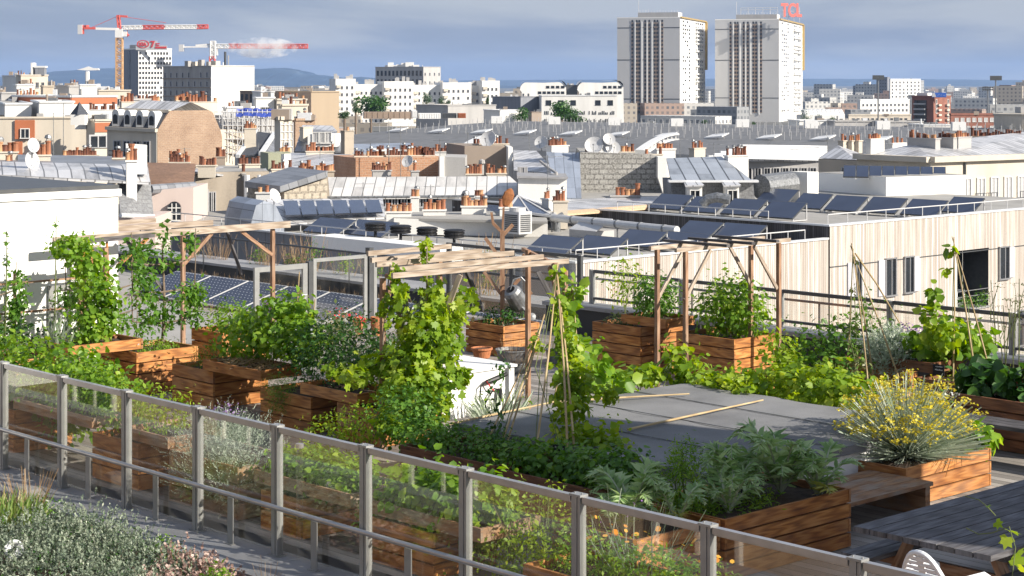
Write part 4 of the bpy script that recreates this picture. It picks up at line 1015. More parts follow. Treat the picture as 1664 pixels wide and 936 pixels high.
tepee(ta, tb, .45, [(-.1, -.15, 0), (.35, -.1, 0), (.1, .25, 0)], lp(ta, tb, .45, 905, 440, 20.6),
      [lp(ta, tb, .45, 905, 445, 20.6) + (.07, .07, .12), lp(ta, tb, .45, 912, 500, 20.4) + (.10, .1, .22), lp(ta, tb, .45, 920, 560, 20.2) + (.18, .16, .28), lp(ta, tb, .45, 930, 615, 20.0) + (.30, .22, .28), lp(ta, tb, .45, 925, 665, 19.8) + (.24, .2, .25), lp(ta, tb, .45, 980, 730, 19.3) + (.38, .26, .3), lp(ta, tb, .45, 935, 720, 19.5) + (.28, .25, .22), lp(ta, tb, .45, 990, 640, 20.3) + (.10, .1, .14), lp(ta, tb, .45, 870, 560, 20.6) + (.07, .07, .14)],
      2000, 'pale green beans climbing a tall cane tepee before the felt roof', 'leaf_vine', .075)
tepee(-14.35, 13.2, .45, [(-.12, -.1, 0), (.12, -.1, 0), (0, .12, 0)], lp(-14.35, 13.2, .45, 882, 520, 20.8),
      [(0, 0, .45, .12, .12, .3), (.05, .0, .2, .2, .18, .2), (0.0, .1, .9, .09, .09, .25)], 240, 'sparse dark climber on thin canes at the front edge of the felt roof', 'leaf_dark', .06, 'kite')
chalk_sign(G(908, 752, .55) + Vector((0, 0, -.02)), 'chalkboard sign among the strawberries before the felt roof', 3)
def cardoon(loc, label, n, length, mat, lean=(0, 0), old=0, group='cardoons'):
 t = thing('cardoon', label, 'vegetable', loc, GA, group)
 def leaf(ang, L, rise, m, nm):
  pos, nr, tp, sz = [], [], [], []
  mid = []
  ns = 15
  for i in range(ns + 1):
   s = i / ns
   r = L * (s * .85); z = rise * math.sin(s * 2.25) * L * .85
   mid.append(Vector((math.cos(ang) * r + lean[0] * s, math.sin(ang) * r + lean[1] * s, z)))
  for i in range(2, ns):
   d = (mid[i + 1] - mid[i - 1]).normalized() if i < ns else (mid[i] - mid[i - 1]).normalized()
   sd = d.cross(Vector((0, 0, 1))).normalized()
   s = i / ns
   w = L * .33 * math.sin(PI * (s * .88 + .08)) + .015
   for sg in (-1, 1):
    for sub in range(2):
     pos.append(mid[i] + d * (.012 * sub)); tp.append(sd * sg * (.9 - .25 * sub) + d * (.5 + .5 * sub) + Vector((0, 0, -.18 - .1 * rng.random())))
     nr.append(sd.cross(d) + Vector((rng.gauss(0, .25), rng.gauss(0, .25), 0))); sz.append(w * rng.uniform(.75, 1.1) * (1 - .25 * sub))
  pos.append(mid[-2]); tp.append(mid[-1] - mid[-2]); nr.append(Vector((0, 0, 1))); sz.append(.1 * L)
  me = leaves_mesh(nm, np.array([tuple(v) for v in pos]), np.array([tuple(v) for v in nr]), np.array([tuple(v) for v in tp]), np.array(sz), 'slim2', M[m])
  link(nm, me, t)
  mb = MB(); mb.tube(mid, [.016 * (1 - .8 * i / ns) for i in range(ns + 1)], 5); mb.build('midrib', M['stem_pale'], t)
 for k in range(n):
  leaf(2 * PI * k / n + rng.uniform(-.3, .3), length * rng.uniform(.75, 1.1), rng.uniform(.55, 1.25), mat, 'leaf')
 for k in range(old):
  leaf(rng.uniform(-1.9, -.6), length * 1.05, rng.uniform(.25, .4), 'leaf_cardoon_old', 'yellow_leaf')
 return t
TEMPL['slim2'] = ([(-.07, 0, 0), (.07, 0, 0), (.13, .4, .03), (0, 1, -.06), (-.13, .4, .03)], [(0, 1, 2, 4), (4, 2, 3)])
W('stem_pale', m_noisy('pale_midrib', (.34, .38, .26), .2, 8, .7, .1))
cardoon(gp(-11.2, 11.95, .50), 'grey green cardoon at the near end of the row, left of the feathery fennel', 12, .52, 'leaf_cardoon')
cardoon(gp(-10.85, 12.15, .50), 'cardoon with a yellowing leaf hanging towards the glass fence', 4, .42, 'leaf_cardoon', old=3)
cardoon(gp(-11.1, 13.2, .50), 'silvery cardoon in the middle of the big planter', 11, .46, 'leaf_cardoon')
cardoon(gp(-11.05, 13.85, .50), 'tall cardoon at the far end of the big planter before the yellow flowers', 14, .60, 'leaf_cardoon')
cardoon(gp(-10.75, 14.05, .48), 'cardoon leaves hanging over the far corner of the big planter', 7, .48, 'leaf_cardoon', old=1)
cardoon(gp(-10.85, 12.85, .50), 'low cardoon rosette behind the chalkboard in the big planter', 9, .40, 'leaf_cardoon')
cardoon(gp(-11.35, 13.5, .50), 'cardoon at the felt roof side of the big planter', 10, .50, 'leaf_cardoon', old=1)
cardoon(gp(-10.95, 11.6, .50), 'small cardoon nearest to the glass fence', 8, .38, 'leaf_cardoon')
t = plant('feathery_fennel', 'bright green feathery fennel between two cardoons', 'herb', gp(-11.25, 12.65, .48), [(0, 0, .25, .24, .24, .26), (.0, .05, .48, .15, .15, .18), (.15, -.1, .08, .25, .25, .13), (.25, .45, .05, .3, .5, .10)], 4600, .05, 'leaf_bright', 'slim', droop=.1)
chalk_sign(gp(-10.9, 13.0, .52), 'chalkboard sign half hidden between the cardoons', 3)
t = thing('curry_plant', 'big dome of silvery curry plant with yellow flower heads', 'herb', gp(-11.65, 16.75, .36), GA)
n = 1500
a_ = nrng.random(n) * 2 * PI; th = np.arccos(1 - nrng.random(n) * .92)
L_ = (.44 + .34 * nrng.random(n) ** .7) * (1 + .12 * np.sin(a_ * 3 + 1) + .08 * np.sin(a_ * 7))
d_ = np.stack([np.sin(th) * np.cos(a_) * .95, np.sin(th) * np.sin(a_) * 1.05, np.cos(th) * .95], 1)
p0 = d_ * .10
TEMPL['needle3'] = ([(-.009, 0, 0), (.009, 0, 0), (.006, 1, 0), (-.006, 1, 0)], [(0, 1, 2, 3)])
me = leaves_mesh('silver_stalk', p0, np.cross(d_, nrng.normal(size=(n, 3))), d_ + nrng.normal(size=(n, 3)) * .05, L_, 'needle3', M['leaf_silver'])
link('silver_stalk', me, t)
k = th < 1.15
tips = (p0 + unit(d_) * (L_ * .98)[:, None])[k]
idx = nrng.random(len(tips)) < .55
tips = tips[idx]
cl = (tips[:, None, :] + nrng.normal(size=(len(tips), 9, 3)) * np.array([.026, .026, .012])).reshape(-1, 3)
flower_dots(t, cl, .028, 'flower_yellow')
sprigs('foliage', t, [(0, 0, .15, .42, .46, .36)], 1100, .16, 'leaf_silver', per=8, lsize=.035, templ='needle')
plant('broad_herb', 'big leaved green herb at the right edge of the yellow curry plant', 'herb', gp(-11.25, 17.6, .35), [(0, 0, .15, .14, .2, .16)], 130, .13, 'leaf_bright', 'broad', shell=.2)
plant('squash_vine', 'yellow green squash vine trailing along the back of the felt roof', 'vegetable', gp(-14.4, 18.0, .2),
      [(-1.2, -.1, .35, .35, .25, .2), (-.6, 0, .35, .45, .3, .25), (0, .1, .45, .5, .4, .3), (.6, .1, .45, .5, .4, .32), (1.1, .1, .4, .4, .4, .3), (-.7, -.35, .46, .35, .2, .08), (-.2, -.5, .47, .3, .15, .06), (-1.6, .3, .3, .2, .2, .3)], 3300, .085, 'leaf_vine', 'broad')
plant('squash_vine', 'squash shoots creeping over the left back edge of the felt roof', 'vegetable', gp(-16.0, 17.3, .45), [(0, -.6, .1, .2, .3, .08), (-.1, .1, .2, .25, .4, .14), (.1, .5, .35, .2, .2, .3)], 420, .10, 'leaf_vine', 'broad', shell=.2)
plant('young_tree', 'small yellow green sapling behind the right end of the felt roof', 'tree', gp(-15.15, 18.95, 0), [(0, 0, .95, .22, .24, .2), (.1, .15, .75, .18, .2, .15)], 420, .085, 'leaf_vine', 'kite', stem_mat='bark')
plant('tomato_bush', 'dark tomato plants between the right pergola and the cane tepee', 'vegetable', gp(-14.9, 19.5, .3), [(-.1, 0, .5, .42, .4, .5), (.35, -.1, .45, .35, .35, .45), (.2, .2, .85, .25, .25, .25), (-.4, -.2, .3, .3, .3, .3)], 1700, .085, 'leaf_mid', 'kite', shell=.3)
plant('basil_bush', 'round clipped bush in the short trough on the tall dark planter', 'shrub', gp(-18.85, 20.62, .86), [(0, 0, .30, .33, .33, .34)], 1700, .07, 'leaf_mid', 'kite')
plant('low_herb', 'dark low herbs at the left end of the tall dark planter', 'herb', gp(-19.55, 20.6, .68), [(0, 0, .07, .2, .3, .1), (.3, -.2, .08, .2, .15, .12)], 500, .05, 'leaf_olive')
plant('laurel_shrub', 'big loose light green shrub in the planter under the right pergola', 'shrub', gp(-17.55, 20.75, .70), [(-.1, 0, .35, .48, .45, .36), (.1, 0, .55, .42, .42, .36), (.25, .1, .3, .4, .4, .34)], 2600, .085, 'leaf_bright', 'kite')
plant('thin_shrub', 'airy little shrub behind the dark fence post, in front of the pale cladding', 'shrub', gp(-20.6, 21.8, .3), [(0, 0, .9, .35, .4, .45)], 420, .07, 'leaf_vine', 'kite', shell=.1)
plant('thin_shrub', 'airy shrub at the foot of the fence right of the right pergola', 'shrub', gp(-15.9, 22.3, .2), [(0, 0, .55, .4, .4, .4), (-.5, .2, .8, .2, .2, .4)], 420, .07, 'leaf_mid', 'kite', shell=.15)
ta, tb = -14.25, 19.6
tepee(ta, tb, 0, [(-.2, -.2, 0), (.25, -.2, 0), (.0, .3, 0), (.35, .45, .2)], lp(ta, tb, 0, 1386, 410, 23.9),
      [lp(ta, tb, 0, 1386, 420, 23.9) + (.05, .05, .08), lp(ta, tb, 0, 1386, 470, 23.9) + (.05, .05, .15), lp(ta, tb, 0, 1385, 530, 23.8) + (.09, .09, .2), lp(ta, tb, 0, 1390, 590, 23.8) + (.22, .2, .25), lp(ta, tb, 0, 1380, 635, 23.4) + (.3, .25, .22)],
      430, 'reddish climber on a slim cane tepee left of the silver sage', 'leaf_olive', .07, 'kite')
t = thing('cane', 'single slanted bamboo cane leaning from the tepee to the dark fence', 'cane', P(1400, 418, 24), 0)
mb = MB(P(1400, 418, 24)); mb.tube([P(1390, 412, 23.9), P(1425, 462, 24.3), P(1462, 525, 24.6)], [.012, .011, .009], 6); mb.build('pole', M['cane'], t)
t = thing('sage', 'silver leaved sage hanging over the left end of the dark trough', 'herb', gp(-14.4, 20.4, .72), GA)
sprigs('foliage', t, [(0, -.05, .14, .32, .32, .2), (.05, -.28, .0, .26, .12, .16)], 420, .13, 'leaf_silver', per=9, lsize=.055, templ='slim')
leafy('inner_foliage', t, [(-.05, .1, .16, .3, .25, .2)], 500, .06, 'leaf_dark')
plant('purple_sage', 'purple flowered herb behind the silver sage', 'herb', gp(-14.5, 20.95, .75), [(0, 0, .2, .25, .2, .2)], 420, .05, 'flower_purple', 'kite')
plant('courgette', 'broad leaved courgette in the middle of the dark trough', 'vegetable', gp(-13.8, 20.5, .74), [(-.1, 0, .22, .28, .3, .2), (.15, .1, .36, .25, .3, .22), (.3, .3, .3, .3, .3, .25)], 420, .14, 'leaf_bright', 'broad', shell=.25)
ta, tb = -13.1, 20.4
tepee(ta, tb, .55, [(-.3, -.1, 0), (.05, -.1, 0), (.1, .2, 0)], lp(ta, tb, .55, 1550, 395, 23.7),
      [lp(ta, tb, .55, 1545, 405, 23.7) + (.05, .05, .08), lp(ta, tb, .55, 1540, 440, 23.7) + (.05, .05, .12), lp(ta, tb, .55, 1520, 480, 23.6) + (.10, .08, .14), lp(ta, tb, .55, 1508, 510, 23.5) + (.14, .12, .14), lp(ta, tb, .55, 1530, 540, 23.6) + (.25, .2, .22)],
      260, 'courgette climbing two long canes right of the sage', 'leaf_vine', .11, 'broad')
chalk_sign(gp(-13.45, 20.05, .60), 'chalkboard sign standing in the square box at the right', 2)
plant('seedlings', 'small pale seedlings in the square box at the right', 'plant', gp(-13.3, 20.4, .57), [(0, 0, .06, .25, .3, .06)], 120, .06, 'leaf_vine')
t = plant('chard', 'dark green chard with red stems in the long box at the right edge', 'vegetable', gp(-12.45, 19.75, .56), [(-.15, 0, .2, .3, .3, .22), (.45, 0, .18, .3, .3, .2), (1.0, 0, .16, .3, .3, .2)], 420, .16, 'leaf_dark', 'broad', shell=.2, up=.2)
mb = MB()
for k in range(26):
 x = rng.choice((-.15, .45, 1.0)) + rng.uniform(-.08, .08); y = rng.uniform(-.1, .1)
 mb.tube([(x, y, 0), (x * 1.05 + rng.uniform(-.12, .12), y + rng.uniform(-.12, .12), .24)], [.012, .008], 5)
mb.build('red_stem', M['sign_red'], t)
t = thing('fennel_umbels', 'tall airy fennel with flat umbels at the right edge', 'herb', gp(-12.9, 21.6, .1), GA)
mb = MB(); um = []
for k in range(13):
 x, y = rng.uniform(-.6, 1.0), rng.uniform(-.3, .3); h = rng.uniform(1.1, 1.85)
 e = (x + rng.uniform(-.15, .15), y + rng.uniform(-.1, .1), h)
 mb.tube([(x, y, 0), ((x + e[0]) / 2 + .02, y, h * .55), e], [.010, .008, .004], 5)
 for q in range(3):
  s = (e[0] + rng.uniform(-.14, .14), e[1] + rng.uniform(-.14, .14), h - rng.uniform(0, .25))
  mb.tube([(e[0], e[1], h - .35 - q * .1), s], [.005, .003], 4); um.append(s)
mb.build('stalk', M['stem'], t)
pts = np.concatenate([np.array(s)[None, :] + nrng.normal(size=(16, 3)) * np.array([.05, .05, .008]) for s in um])
flower_dots(t, pts, .020, 'leaf_olive')
leafy('foliage', t, [(.1, 0, .5, .6, .3, .4), (.3, 0, .95, .5, .3, .3)], 800, .07, 'leaf_vine', 'needle', shell=.1)
plant('white_daisy', 'white flower cluster between the yellow curry plant and the square box', 'flower', gp(-12.2, 18.3, .3), [(0, 0, .25, .12, .14, .2)], 160, .07, 'leaf_mid')
flower_dots(bpy.data.objects['white_daisy'], [(rng.gauss(0, .06), rng.gauss(0, .08), .46 + rng.uniform(-.02, .03)) for _ in range(30)], .03, 'flower_white')
plant('box_bush', 'low green plant in the orange planter below the watering can', 'herb', gp(-22.1, 20.4, .46), [(0, 0, .12, .3, .3, .16), (.25, .1, .2, .12, .2, .14)], 620, .06, 'leaf_dark')
plant('spider_plant', 'striped pale leaved plant before the white cabinet', 'plant', gp(-17.65, 16.4, .0), [(0, -.3, .22, .18, .3, .2), (0, .2, .2, .18, .3, .18)], 60, .05, 'leaf_vine')
blades('striped_leaf', bpy.data.objects['spider_plant'], 0, -.1, .05, .3, .7, 150, .36, 'leaf_silver', .9, 'blade')
t = thing('vine_tendril', 'thin vine tendril with yellow leaves hanging in front of the picnic table', 'climber', gp(-7.7, 12.6, .76), GA)
q0 = gp(-7.7, 12.6, .76)
def wl(px, py, d):
 q = P(px, py, d) - q0
 return (UX * q.x + UY * q.y, -UY * q.x + UX * q.y, q.z)
mb = MB()
mb.tube([wl(1568, 806, 13.6), wl(1590, 812, 13.5), wl(1605, 824, 13.4), wl(1618, 838, 13.4)], .004, 5)
mb.tube([wl(1570, 858, 13.3), wl(1590, 868, 13.2), wl(1612, 866, 13.1), wl(1640, 856, 13.0), wl(1650, 890, 12.9), wl(1645, 936, 12.8), wl(1660, 980, 12.8)], .004, 5)
mb.build('tendril', M['stem'], t)
lv = [wl(1618, 848, 13.4), wl(1640, 862, 13.0), wl(1638, 872, 13.0), wl(1650, 900, 12.9), wl(1645, 908, 12.9), wl(1655, 922, 12.8), wl(1605, 822, 13.4)]
me = leaves_mesh('leaf', np.array(lv), nrng.normal(size=(len(lv), 3)) + np.array([[0.3, -.9, .5]]), nrng.normal(size=(len(lv), 3)) * .6 + np.array([[0, 0, -.8]]), np.array([.075, .11, .10, .13, .12, .1, .04]), 'lobed', M['leaf_vine'])
link('leaves', me, t)
# ================================================================== the city: helpers
def vdir(t): return Vector((math.sin(R(t)), math.cos(R(t)), 0))
def ldir(t): return Vector((-math.cos(R(t)), math.sin(R(t)), 0))
def reach(C, d, px):
 k = (px - CX) / F
 return (k * C.y - C.x) / (d.x - k * d.y)
def block_pts(pxl, pxc, pxr, pyt, d, t, ll=None, lr=None):
 C = P(pxc, pyt, d); L = ldir(t); V = vdir(t)
 a = reach(C, V, pxr) if lr is None else lr
 b = reach(C, L, pxl) if ll is None else ll
 return [C, C + V * a, C + V * a + L * b, C + L * b]
class Pl:
 """a vertical wall plane through a seen point, running in a compass direction; pt() finds the point on it seen at a pixel"""
 def __init__(s, px, py, d, t): s.C = P(px, py, d); s.d = vdir(t)
 def pt(s, px, py):
  q = s.C + s.d * reach(s.C, s.d, px)
  return Vector((q.x, q.y, HC - (py - HY) * q.y / F))
def house(name, label, pts, mat, roof='gravel_roof', zb=GROUND_Z, cat='building', group=None, parapet=0.25):
 """a flat roofed block over four corners (near, right, back, left); wall and roof are its parts"""
 C = pts[0]
 t = thing(name, label, cat, (C.x, C.y, zb), 0, group)
 mb = MB((C.x, C.y, zb)); mb.prism([(p.x, p.y) for p in pts], zb, C.z); mb.build('wall', M[mat], t)
 if parapet:
  cen = sum((p for p in pts), Vector()) / 4
  mb = MB((C.x, C.y, zb))
  for i in range(4):
   a, b = pts[i], pts[(i + 1) % 4]
   mb.bar((a.x, a.y, C.z + parapet / 2 + .003), (b.x, b.y, C.z + parapet / 2 + .003), .35, parapet)
  mb.build('parapet', M['white_flash' if mat in ('white_city', 'white_wall') else mat], t)
 mb = MB((C.x, C.y, zb)); mb.face([(p.x, p.y, C.z + .01) for p in pts], [(p.x, p.y) for p in pts]); mb.build('roof', M[roof], t)
 if parapet and label.count(' ') > 2:
  for k in range(3):
   u_, v_ = rng.uniform(.15, .85), rng.uniform(.15, .8)
   p = pts[0].lerp(pts[1], u_).lerp(pts[3].lerp(pts[2], u_), v_); s = rng.uniform(.25, .7)
   mb = MB((C.x, C.y, zb))
   if k == 2: mb.tube([(p.x, p.y, C.z), (p.x, p.y, C.z + rng.uniform(.6, 1.3))], .16, 7)
   else: mb.box(p.x - s, p.y - s, C.z + .02, p.x + s * 1.3, p.y + s, C.z + rng.uniform(.4, 1.1))
   mb.build('roof_vent', M[rng.choice(('galv', 'greywall', 'white_flash', 'brownwall'))], t)
 return t
def sub(root, name, mb, mat, kind=None): 
 mb.o = Vector(root.location); return mb.build(name, M[mat] if isinstance(mat, str) else [M[k] for k in mat], root, kind=kind)
_wm = {}
def win_mesh(w, h, kind):
 k = (round(w, 2), round(h, 2), kind)
 if k in _wm: return _wm[k]
 mb = MB()
 f = max(.06, .09 * w)
 fm, gm = {'white': ('win_white', 'win_glass'), 'grey': ('win_grey', 'win_glass'), 'dark': ('tower_win', 'win_glass'), 'shut': ('win_white', 'win_grey'), 'bare': ('win_grey', 'win_glass')}[kind]
 mb.box(-w / 2, -.10, 0, -w / 2 + f, .0, h, 0); mb.box(w / 2 - f, -.10, 0, w / 2, .0, h, 0)
 mb.box(-w / 2 + f, -.09, h - f, w / 2 - f, .0, h, 0); mb.box(-w / 2 - f * .6, -.18, -.10, w / 2 + f * .6, .0, -.003, 0)
 mb.box(-f * .35, -.07, 0, f * .35, -.03, h - f, 0)
 mb.quad((-w / 2 + f, -.02, 0), (w / 2 - f, -.02, 0), (w / 2 - f, -.02, h - f), (-w / 2 + f, -.02, h - f), 1)
 _wm[k] = mb.mesh('window', [M[fm], M[gm]])
 return _wm[k]
def put(root, me, name, A, d, x, z, out=0.0):
 n = Vector((d.y, -d.x, 0))
 q = A + d * x + n * out
 m = Matrix(((d.x, -n.x, 0, q.x - root.location.x), (d.y, -n.y, 0, q.y - root.location.y), (0, 0, 1, z - root.location.z), (0, 0, 0, 1)))
 return link(name, me, root, mtx=m)
def wins(root, A, B, zs, n, w, h, kind='white', m0=.6, m1=.6, skip=0.0, name='window'):
 d = Vector((B.x - A.x, B.y - A.y, 0)); L = d.length; d /= L
 me = win_mesh(w, h, kind)
 for z in zs:
  for i in range(n):
   if rng.random() < skip: continue
   put(root, me, name, A, d, m0 + w / 2 + (L - m0 - m1 - w) * (i / (n - 1) if n > 1 else .5), z)
_pm = {}
def pot_mesh(v, dark):
 if (v, dark) in _pm: return _pm[v, dark]
 mb = MB(); h = (.34, .46, .55, .28, .42, .36)[v]; r = (.11, .10, .12, .13, .09, .12)[v]
 mb.lathe([(r, 0), (r * .86, h * .86), (r * 1.05, h * .87), (r * 1.05, h), (r * .8, h), (r * .7, h * .8), (0, h * .8)], n=9)
 if v > 3:
  mb.lathe([(.02, h + .05), (r * 1.3, h + .08), (r * .9, h + .17), (0, h + .20)], n=8, m=1)
  for k in range(3): mb.tube([(r * math.cos(k * 2.1), r * math.sin(k * 2.1), h - .02), (r * math.cos(k * 2.1), r * math.sin(k * 2.1), h + .08)], .012, 4, 1)
 _pm[v, dark] = mb.mesh('chimney_pot', [M['pot_dark' if dark else ('pot', 'pot', 'pot', 'pot_pale', 'pot', 'pot_pale')[v]], M['galv']])
 return _pm[v, dark]
def chim(root, px, py, d, L, H, n, t=46.9, wall='cream', dark=False, W_=.55, cap=True, tall=1.0):
 """chimney stack seen with its top at (px, py); pots are its sub-parts"""
 q = P(px, py, d); rz = PI / 2 - R(t)
 mb = MB(); mb.box(-L / 2, -W_ / 2, -H, L / 2, W_ / 2, -.08)
 if cap: mb.box(-L / 2 - .06, -W_ / 2 - .06, -.078, L / 2 + .06, W_ / 2 + .06, 0)
 c = link('chimney', mb.mesh('chimney', M[wall]), root, loc=q - root.location, rot=(0, 0, rz))
 for i in range(n):
  if n > 4 and rng.random() < .13: continue
  me = pot_mesh(rng.choice((0, 0, 0, 1, 1, 2, 3, 3, 4, 5)), dark if rng.random() < .8 else not dark)
  o = link('chimney_pot', me, c, loc=(-L / 2 + L * (i + .5) / n, rng.uniform(-.05, .05), 0)); s = rng.uniform(.9, 1.2) * tall
  o.scale = (s, s, s * rng.uniform(.9, 1.1))
 return c
def chim_px(root, x0, x1, py, d, H, n, t=46.9, wall='cream', dark=False, **kw):
 C = P((x0 + x1) / 2, py, d); V = vdir(t)
 a, b = reach(C, V, x0), reach(C, V, x1)
 mid = C + V * (a + b) / 2
 k = F / mid.y
 return chim(root, CX + mid.x * k, HY + (HC - C.z) * k, mid.y, abs(b - a), H, n, t, wall, dark, **kw)
def roofq(root, name, q, mat, thick=.12):
 """roof plane from four seen points (px, py, distance), eave first"""
 p = [P(*k) for k in q]
 mb = MB(); e = (p[1] - p[0]).normalized(); nn = (p[1] - p[0]).cross(p[3] - p[0]).normalized(); g = nn.cross(e)
 uv = [((k - p[0]).dot(e), (k - p[0]).dot(g)) for k in p]
 mb.face(p, uv, 0, .4)
 dn = Vector((0, 0, -thick))
 for i in range(4): mb.face([p[(i + 1) % 4], p[i], p[i] + dn, p[(i + 1) % 4] + dn], None, 0, .6)
 return sub(root, name, mb, mat)
def wallq(root, name, pl, outline, mat, back=(0, 0, 0), me=None):
 """vertical wall with a seen outline on the plane pl; back = thickness"""
 mb = MB(); pts = [pl.pt(*k) for k in outline]
 if back == (0, 0, 0): back = Vector((-pl.d.y, pl.d.x, 0)) * .4
 e = pl.d
 mb.poly_x(pts, back, 0, .3)
 nf = mb.f[0]
 for i, p in enumerate(pts): mb.uv[i] = ((p - pts[0]).dot(e), p.z)
 return sub(root, name, mb, mat)
def dish(px, py, d, r, label, az=-25, el=25, pole=.6, group='satellite dishes on the roofs'):
 q = P(px, py, d)
 t = thing('satellite_dish', label, 'satellite dish', q, 0, group)
 m = Matrix.Rotation(R(az), 3, 'Z') @ Matrix.Rotation(R(90 - el), 3, 'X')
 mb = MB(); mb.lathe([(0, -.22 * r), (r * .5, -.16 * r), (r * .85, -.04 * r), (r, .03 * r), (r * .98, .06 * r), (r * .84, 0), (r * .5, -.12 * r), (0, -.17 * r)], n=20, mtx=m); mb.build('reflector', M['white_metal'], t)
 mb = MB(); f = m @ Vector((0, -.9 * r, -.1 * r)); g = m @ Vector((0, -.25 * r, .75 * r))
 mb.tube([f, g], r * .03, 5); mb.tube([g, g * .92], r * .09, 6); mb.build('feed_arm', M['galv'], t)
 mb = MB(); bk = m @ Vector((0, 0, -.22 * r)); mb.tube([bk, bk + Vector((0, .1 * r, -.1 * r)), bk + Vector((0, .1 * r, -pole))], .03, 6); mb.build('mast', M['galv'], t)
 return t
def antenna(px, py, d, h, label, arm=1.2, az=0, n=6):
 q = P(px, py, d)
 t = thing('roof_antenna', label, 'antenna', q - Vector((0, 0, h)), R(az), 'roof antennas')
 mb = MB(); mb.tube([(0, 0, 0), (0, 0, h)], max(.02, d * .00018), 5); mb.build('mast', M['galv'], t)
 mb = MB(); mb.bar((-arm * .4, 0, h - .1), (arm * .6, 0, h - .1), .02, .02)
 for k in range(n): x = -arm * .4 + arm * k / (n - 1); mb.bar((x, -.22, h - .1), (x, .22, h - .1), .015, .015)
 mb.build('boom', M['galv'], t)
 return t
def tree(px, py_top, py_bot, d, wpx, label, seed=0, group='trees between the buildings', dark=False):
 top = P(px, py_top, d).z; bot = P(px, py_bot, d).z; q = P(px, py_bot, d)
 h = top - bot; r = wpx * d / F / 2
 t = thing('leafy_tree', label, 'tree', (q.x, q.y, bot - 3), 0, group)
 mb = MB(); mb.tube([(0, 0, -6), (0, 0, 3 + h * .2), (.2, 0, 3 + h * .6)], [.35, .3, .12], 7); mb.build('trunk', M['bark'], t)
 r2 = random.Random(seed); e = []
 for k in range(11):
  a = r2.uniform(0, 6.28); s = r2.uniform(0, .62); zz = r2.uniform(.12, .82)
  w = math.sin(PI * min(1, zz * .75 + .22))
  e.append((math.cos(a) * s * r * w, math.sin(a) * s * r * w, 3 + h * zz, r * r2.uniform(.40, .58), r * r2.uniform(.40, .58), h * r2.uniform(.16, .24)))
 leafy('crown', t, e, 1500, max(.28, r * .14), 'leaf_far' if not dark else 'leaf_dark', 'kite', shell=.45, jit=.8)
 return t
def panel(px, py, d, w, L, tilt, label, rz=GA, mat='collector', group='solar collectors on the timber clad roofs', z=None, fr='white_metal'):
 """tilted collector on legs; (px, py) is the near left corner of its lower edge"""
 q = P(px, py, d)
 t = thing('solar_collector', label, 'solar panel', q, rz, group)
 c, s = math.cos(R(tilt)), math.sin(R(tilt))
 ex = Vector((1, 0, 0)); ey = Vector((0, c, s)); nz = Vector((0, -s, c))
 o = ey * L / 2 + ex * w / 2 + Vector((0, 0, .12))
 mb = MB(); mb.obox(o, ex * w / 2, ey * L / 2, nz * .035); mb.build('frame', M['fence_dark'], t)
 mb = MB(); mb.obox(o + nz * .040, ex * (w / 2 - .035), ey * (L / 2 - .035), nz * .004); mb.build('glass', M[mat], t)
 mb = MB()
 for x in (.03, w - .03):
  mb.bar((x, .05, .0), (x, .05, .10), .05, .05, (0, 1, 0)); mb.bar((x, L * c - .05, -.0), (x, L * c - .05, L * s + .06), .05, .05, (0, 1, 0))
  mb.bar((x, 0, .02), (x, L * c, .02), .05, .04)
 mb.build('stand', M[fr], t)
 return t
def railing(name, label, pts, h, n, mat='white_metal', r=.022, mids=1):
 t = thing(name, label, 'railing', pts[0], 0, 'roof edge railings')
 o = Vector(pts[0])
 L = [Vector(p) - o for p in pts]
 mb = MB(); up = Vector((0, 0, h))
 mb.tube([p + up for p in L], r, 6); mb.build('handrail', M[mat], t)
 for m in range(mids):
  mb = MB(); mb.tube([p + up * (m + 1) / (mids + 1) for p in L], r * .6, 5); mb.build('mid_rail', M[mat], t)
 for a, b in zip(L, L[1:]):
  for i in range(n + 1):
   p = a.lerp(b, i / n); mb = MB(); mb.tube([p, p + up], r * .8, 5); mb.build('baluster', M[mat], t)
 return t
# ================================================================== near neighbours
t = thing('black_parapet', 'low black panelled parapet with grey coping under the back balustrade', 'wall', gp(-26.4, 22.75), GA)
mb = MB(); mb.box(3.0, 0, 0, 20, .22, .46); mb.build('panel', M['black_wall'], t)
mb = MB(); mb.box(2.95, -.05, .463, 20, .30, .53); mb.build('coping', M['coping'], t, .006)
mb = MB()
for x in np.arange(3.4, 19.5, 1.6): mb.box(x, -.012, .02, x + .03, -.003, .45)
mb.build('joint_strip', M['fence_metal'], t)
PZ = -1.78
c = [gp(-70, 14.5), gp(-27.0, 14.5), gp(-27.0, 24.2), gp(-20, 24.2), gp(-20, 36), gp(-70, 36)]
t = house('lower_roof_building', 'lower flat roofed block with solar panels lying on its roof behind the glass gate', [Vector((p.x, p.y, PZ)) for p in (gp(-26.9, 14.5), gp(-26.9, 36), gp(-75, 36), gp(-75, 14.5))], 'greywall', 'gravel_roof', parapet=0)
t2 = thing('black_parapet', 'long black parapet with grey coping and plants behind the flat solar panels', 'wall', gp(-72, 32.2, PZ), GA)
mb = MB(); mb.box(0, 0, 0, 62, 1.2, .52); mb.build('panel', M['black_wall'], t2)
mb = MB(); mb.box(-.02, -.06, .524, 62.02, 1.25, .60); mb.build('coping', M['coping'], t2)
railing('dark_railing', 'dark handrail on brackets along the planted parapet', [gp(-72, 32.15, PZ - .02), gp(-10, 32.15, PZ - .02)], 1.42, 34, 'fence_dark', .03, 0)
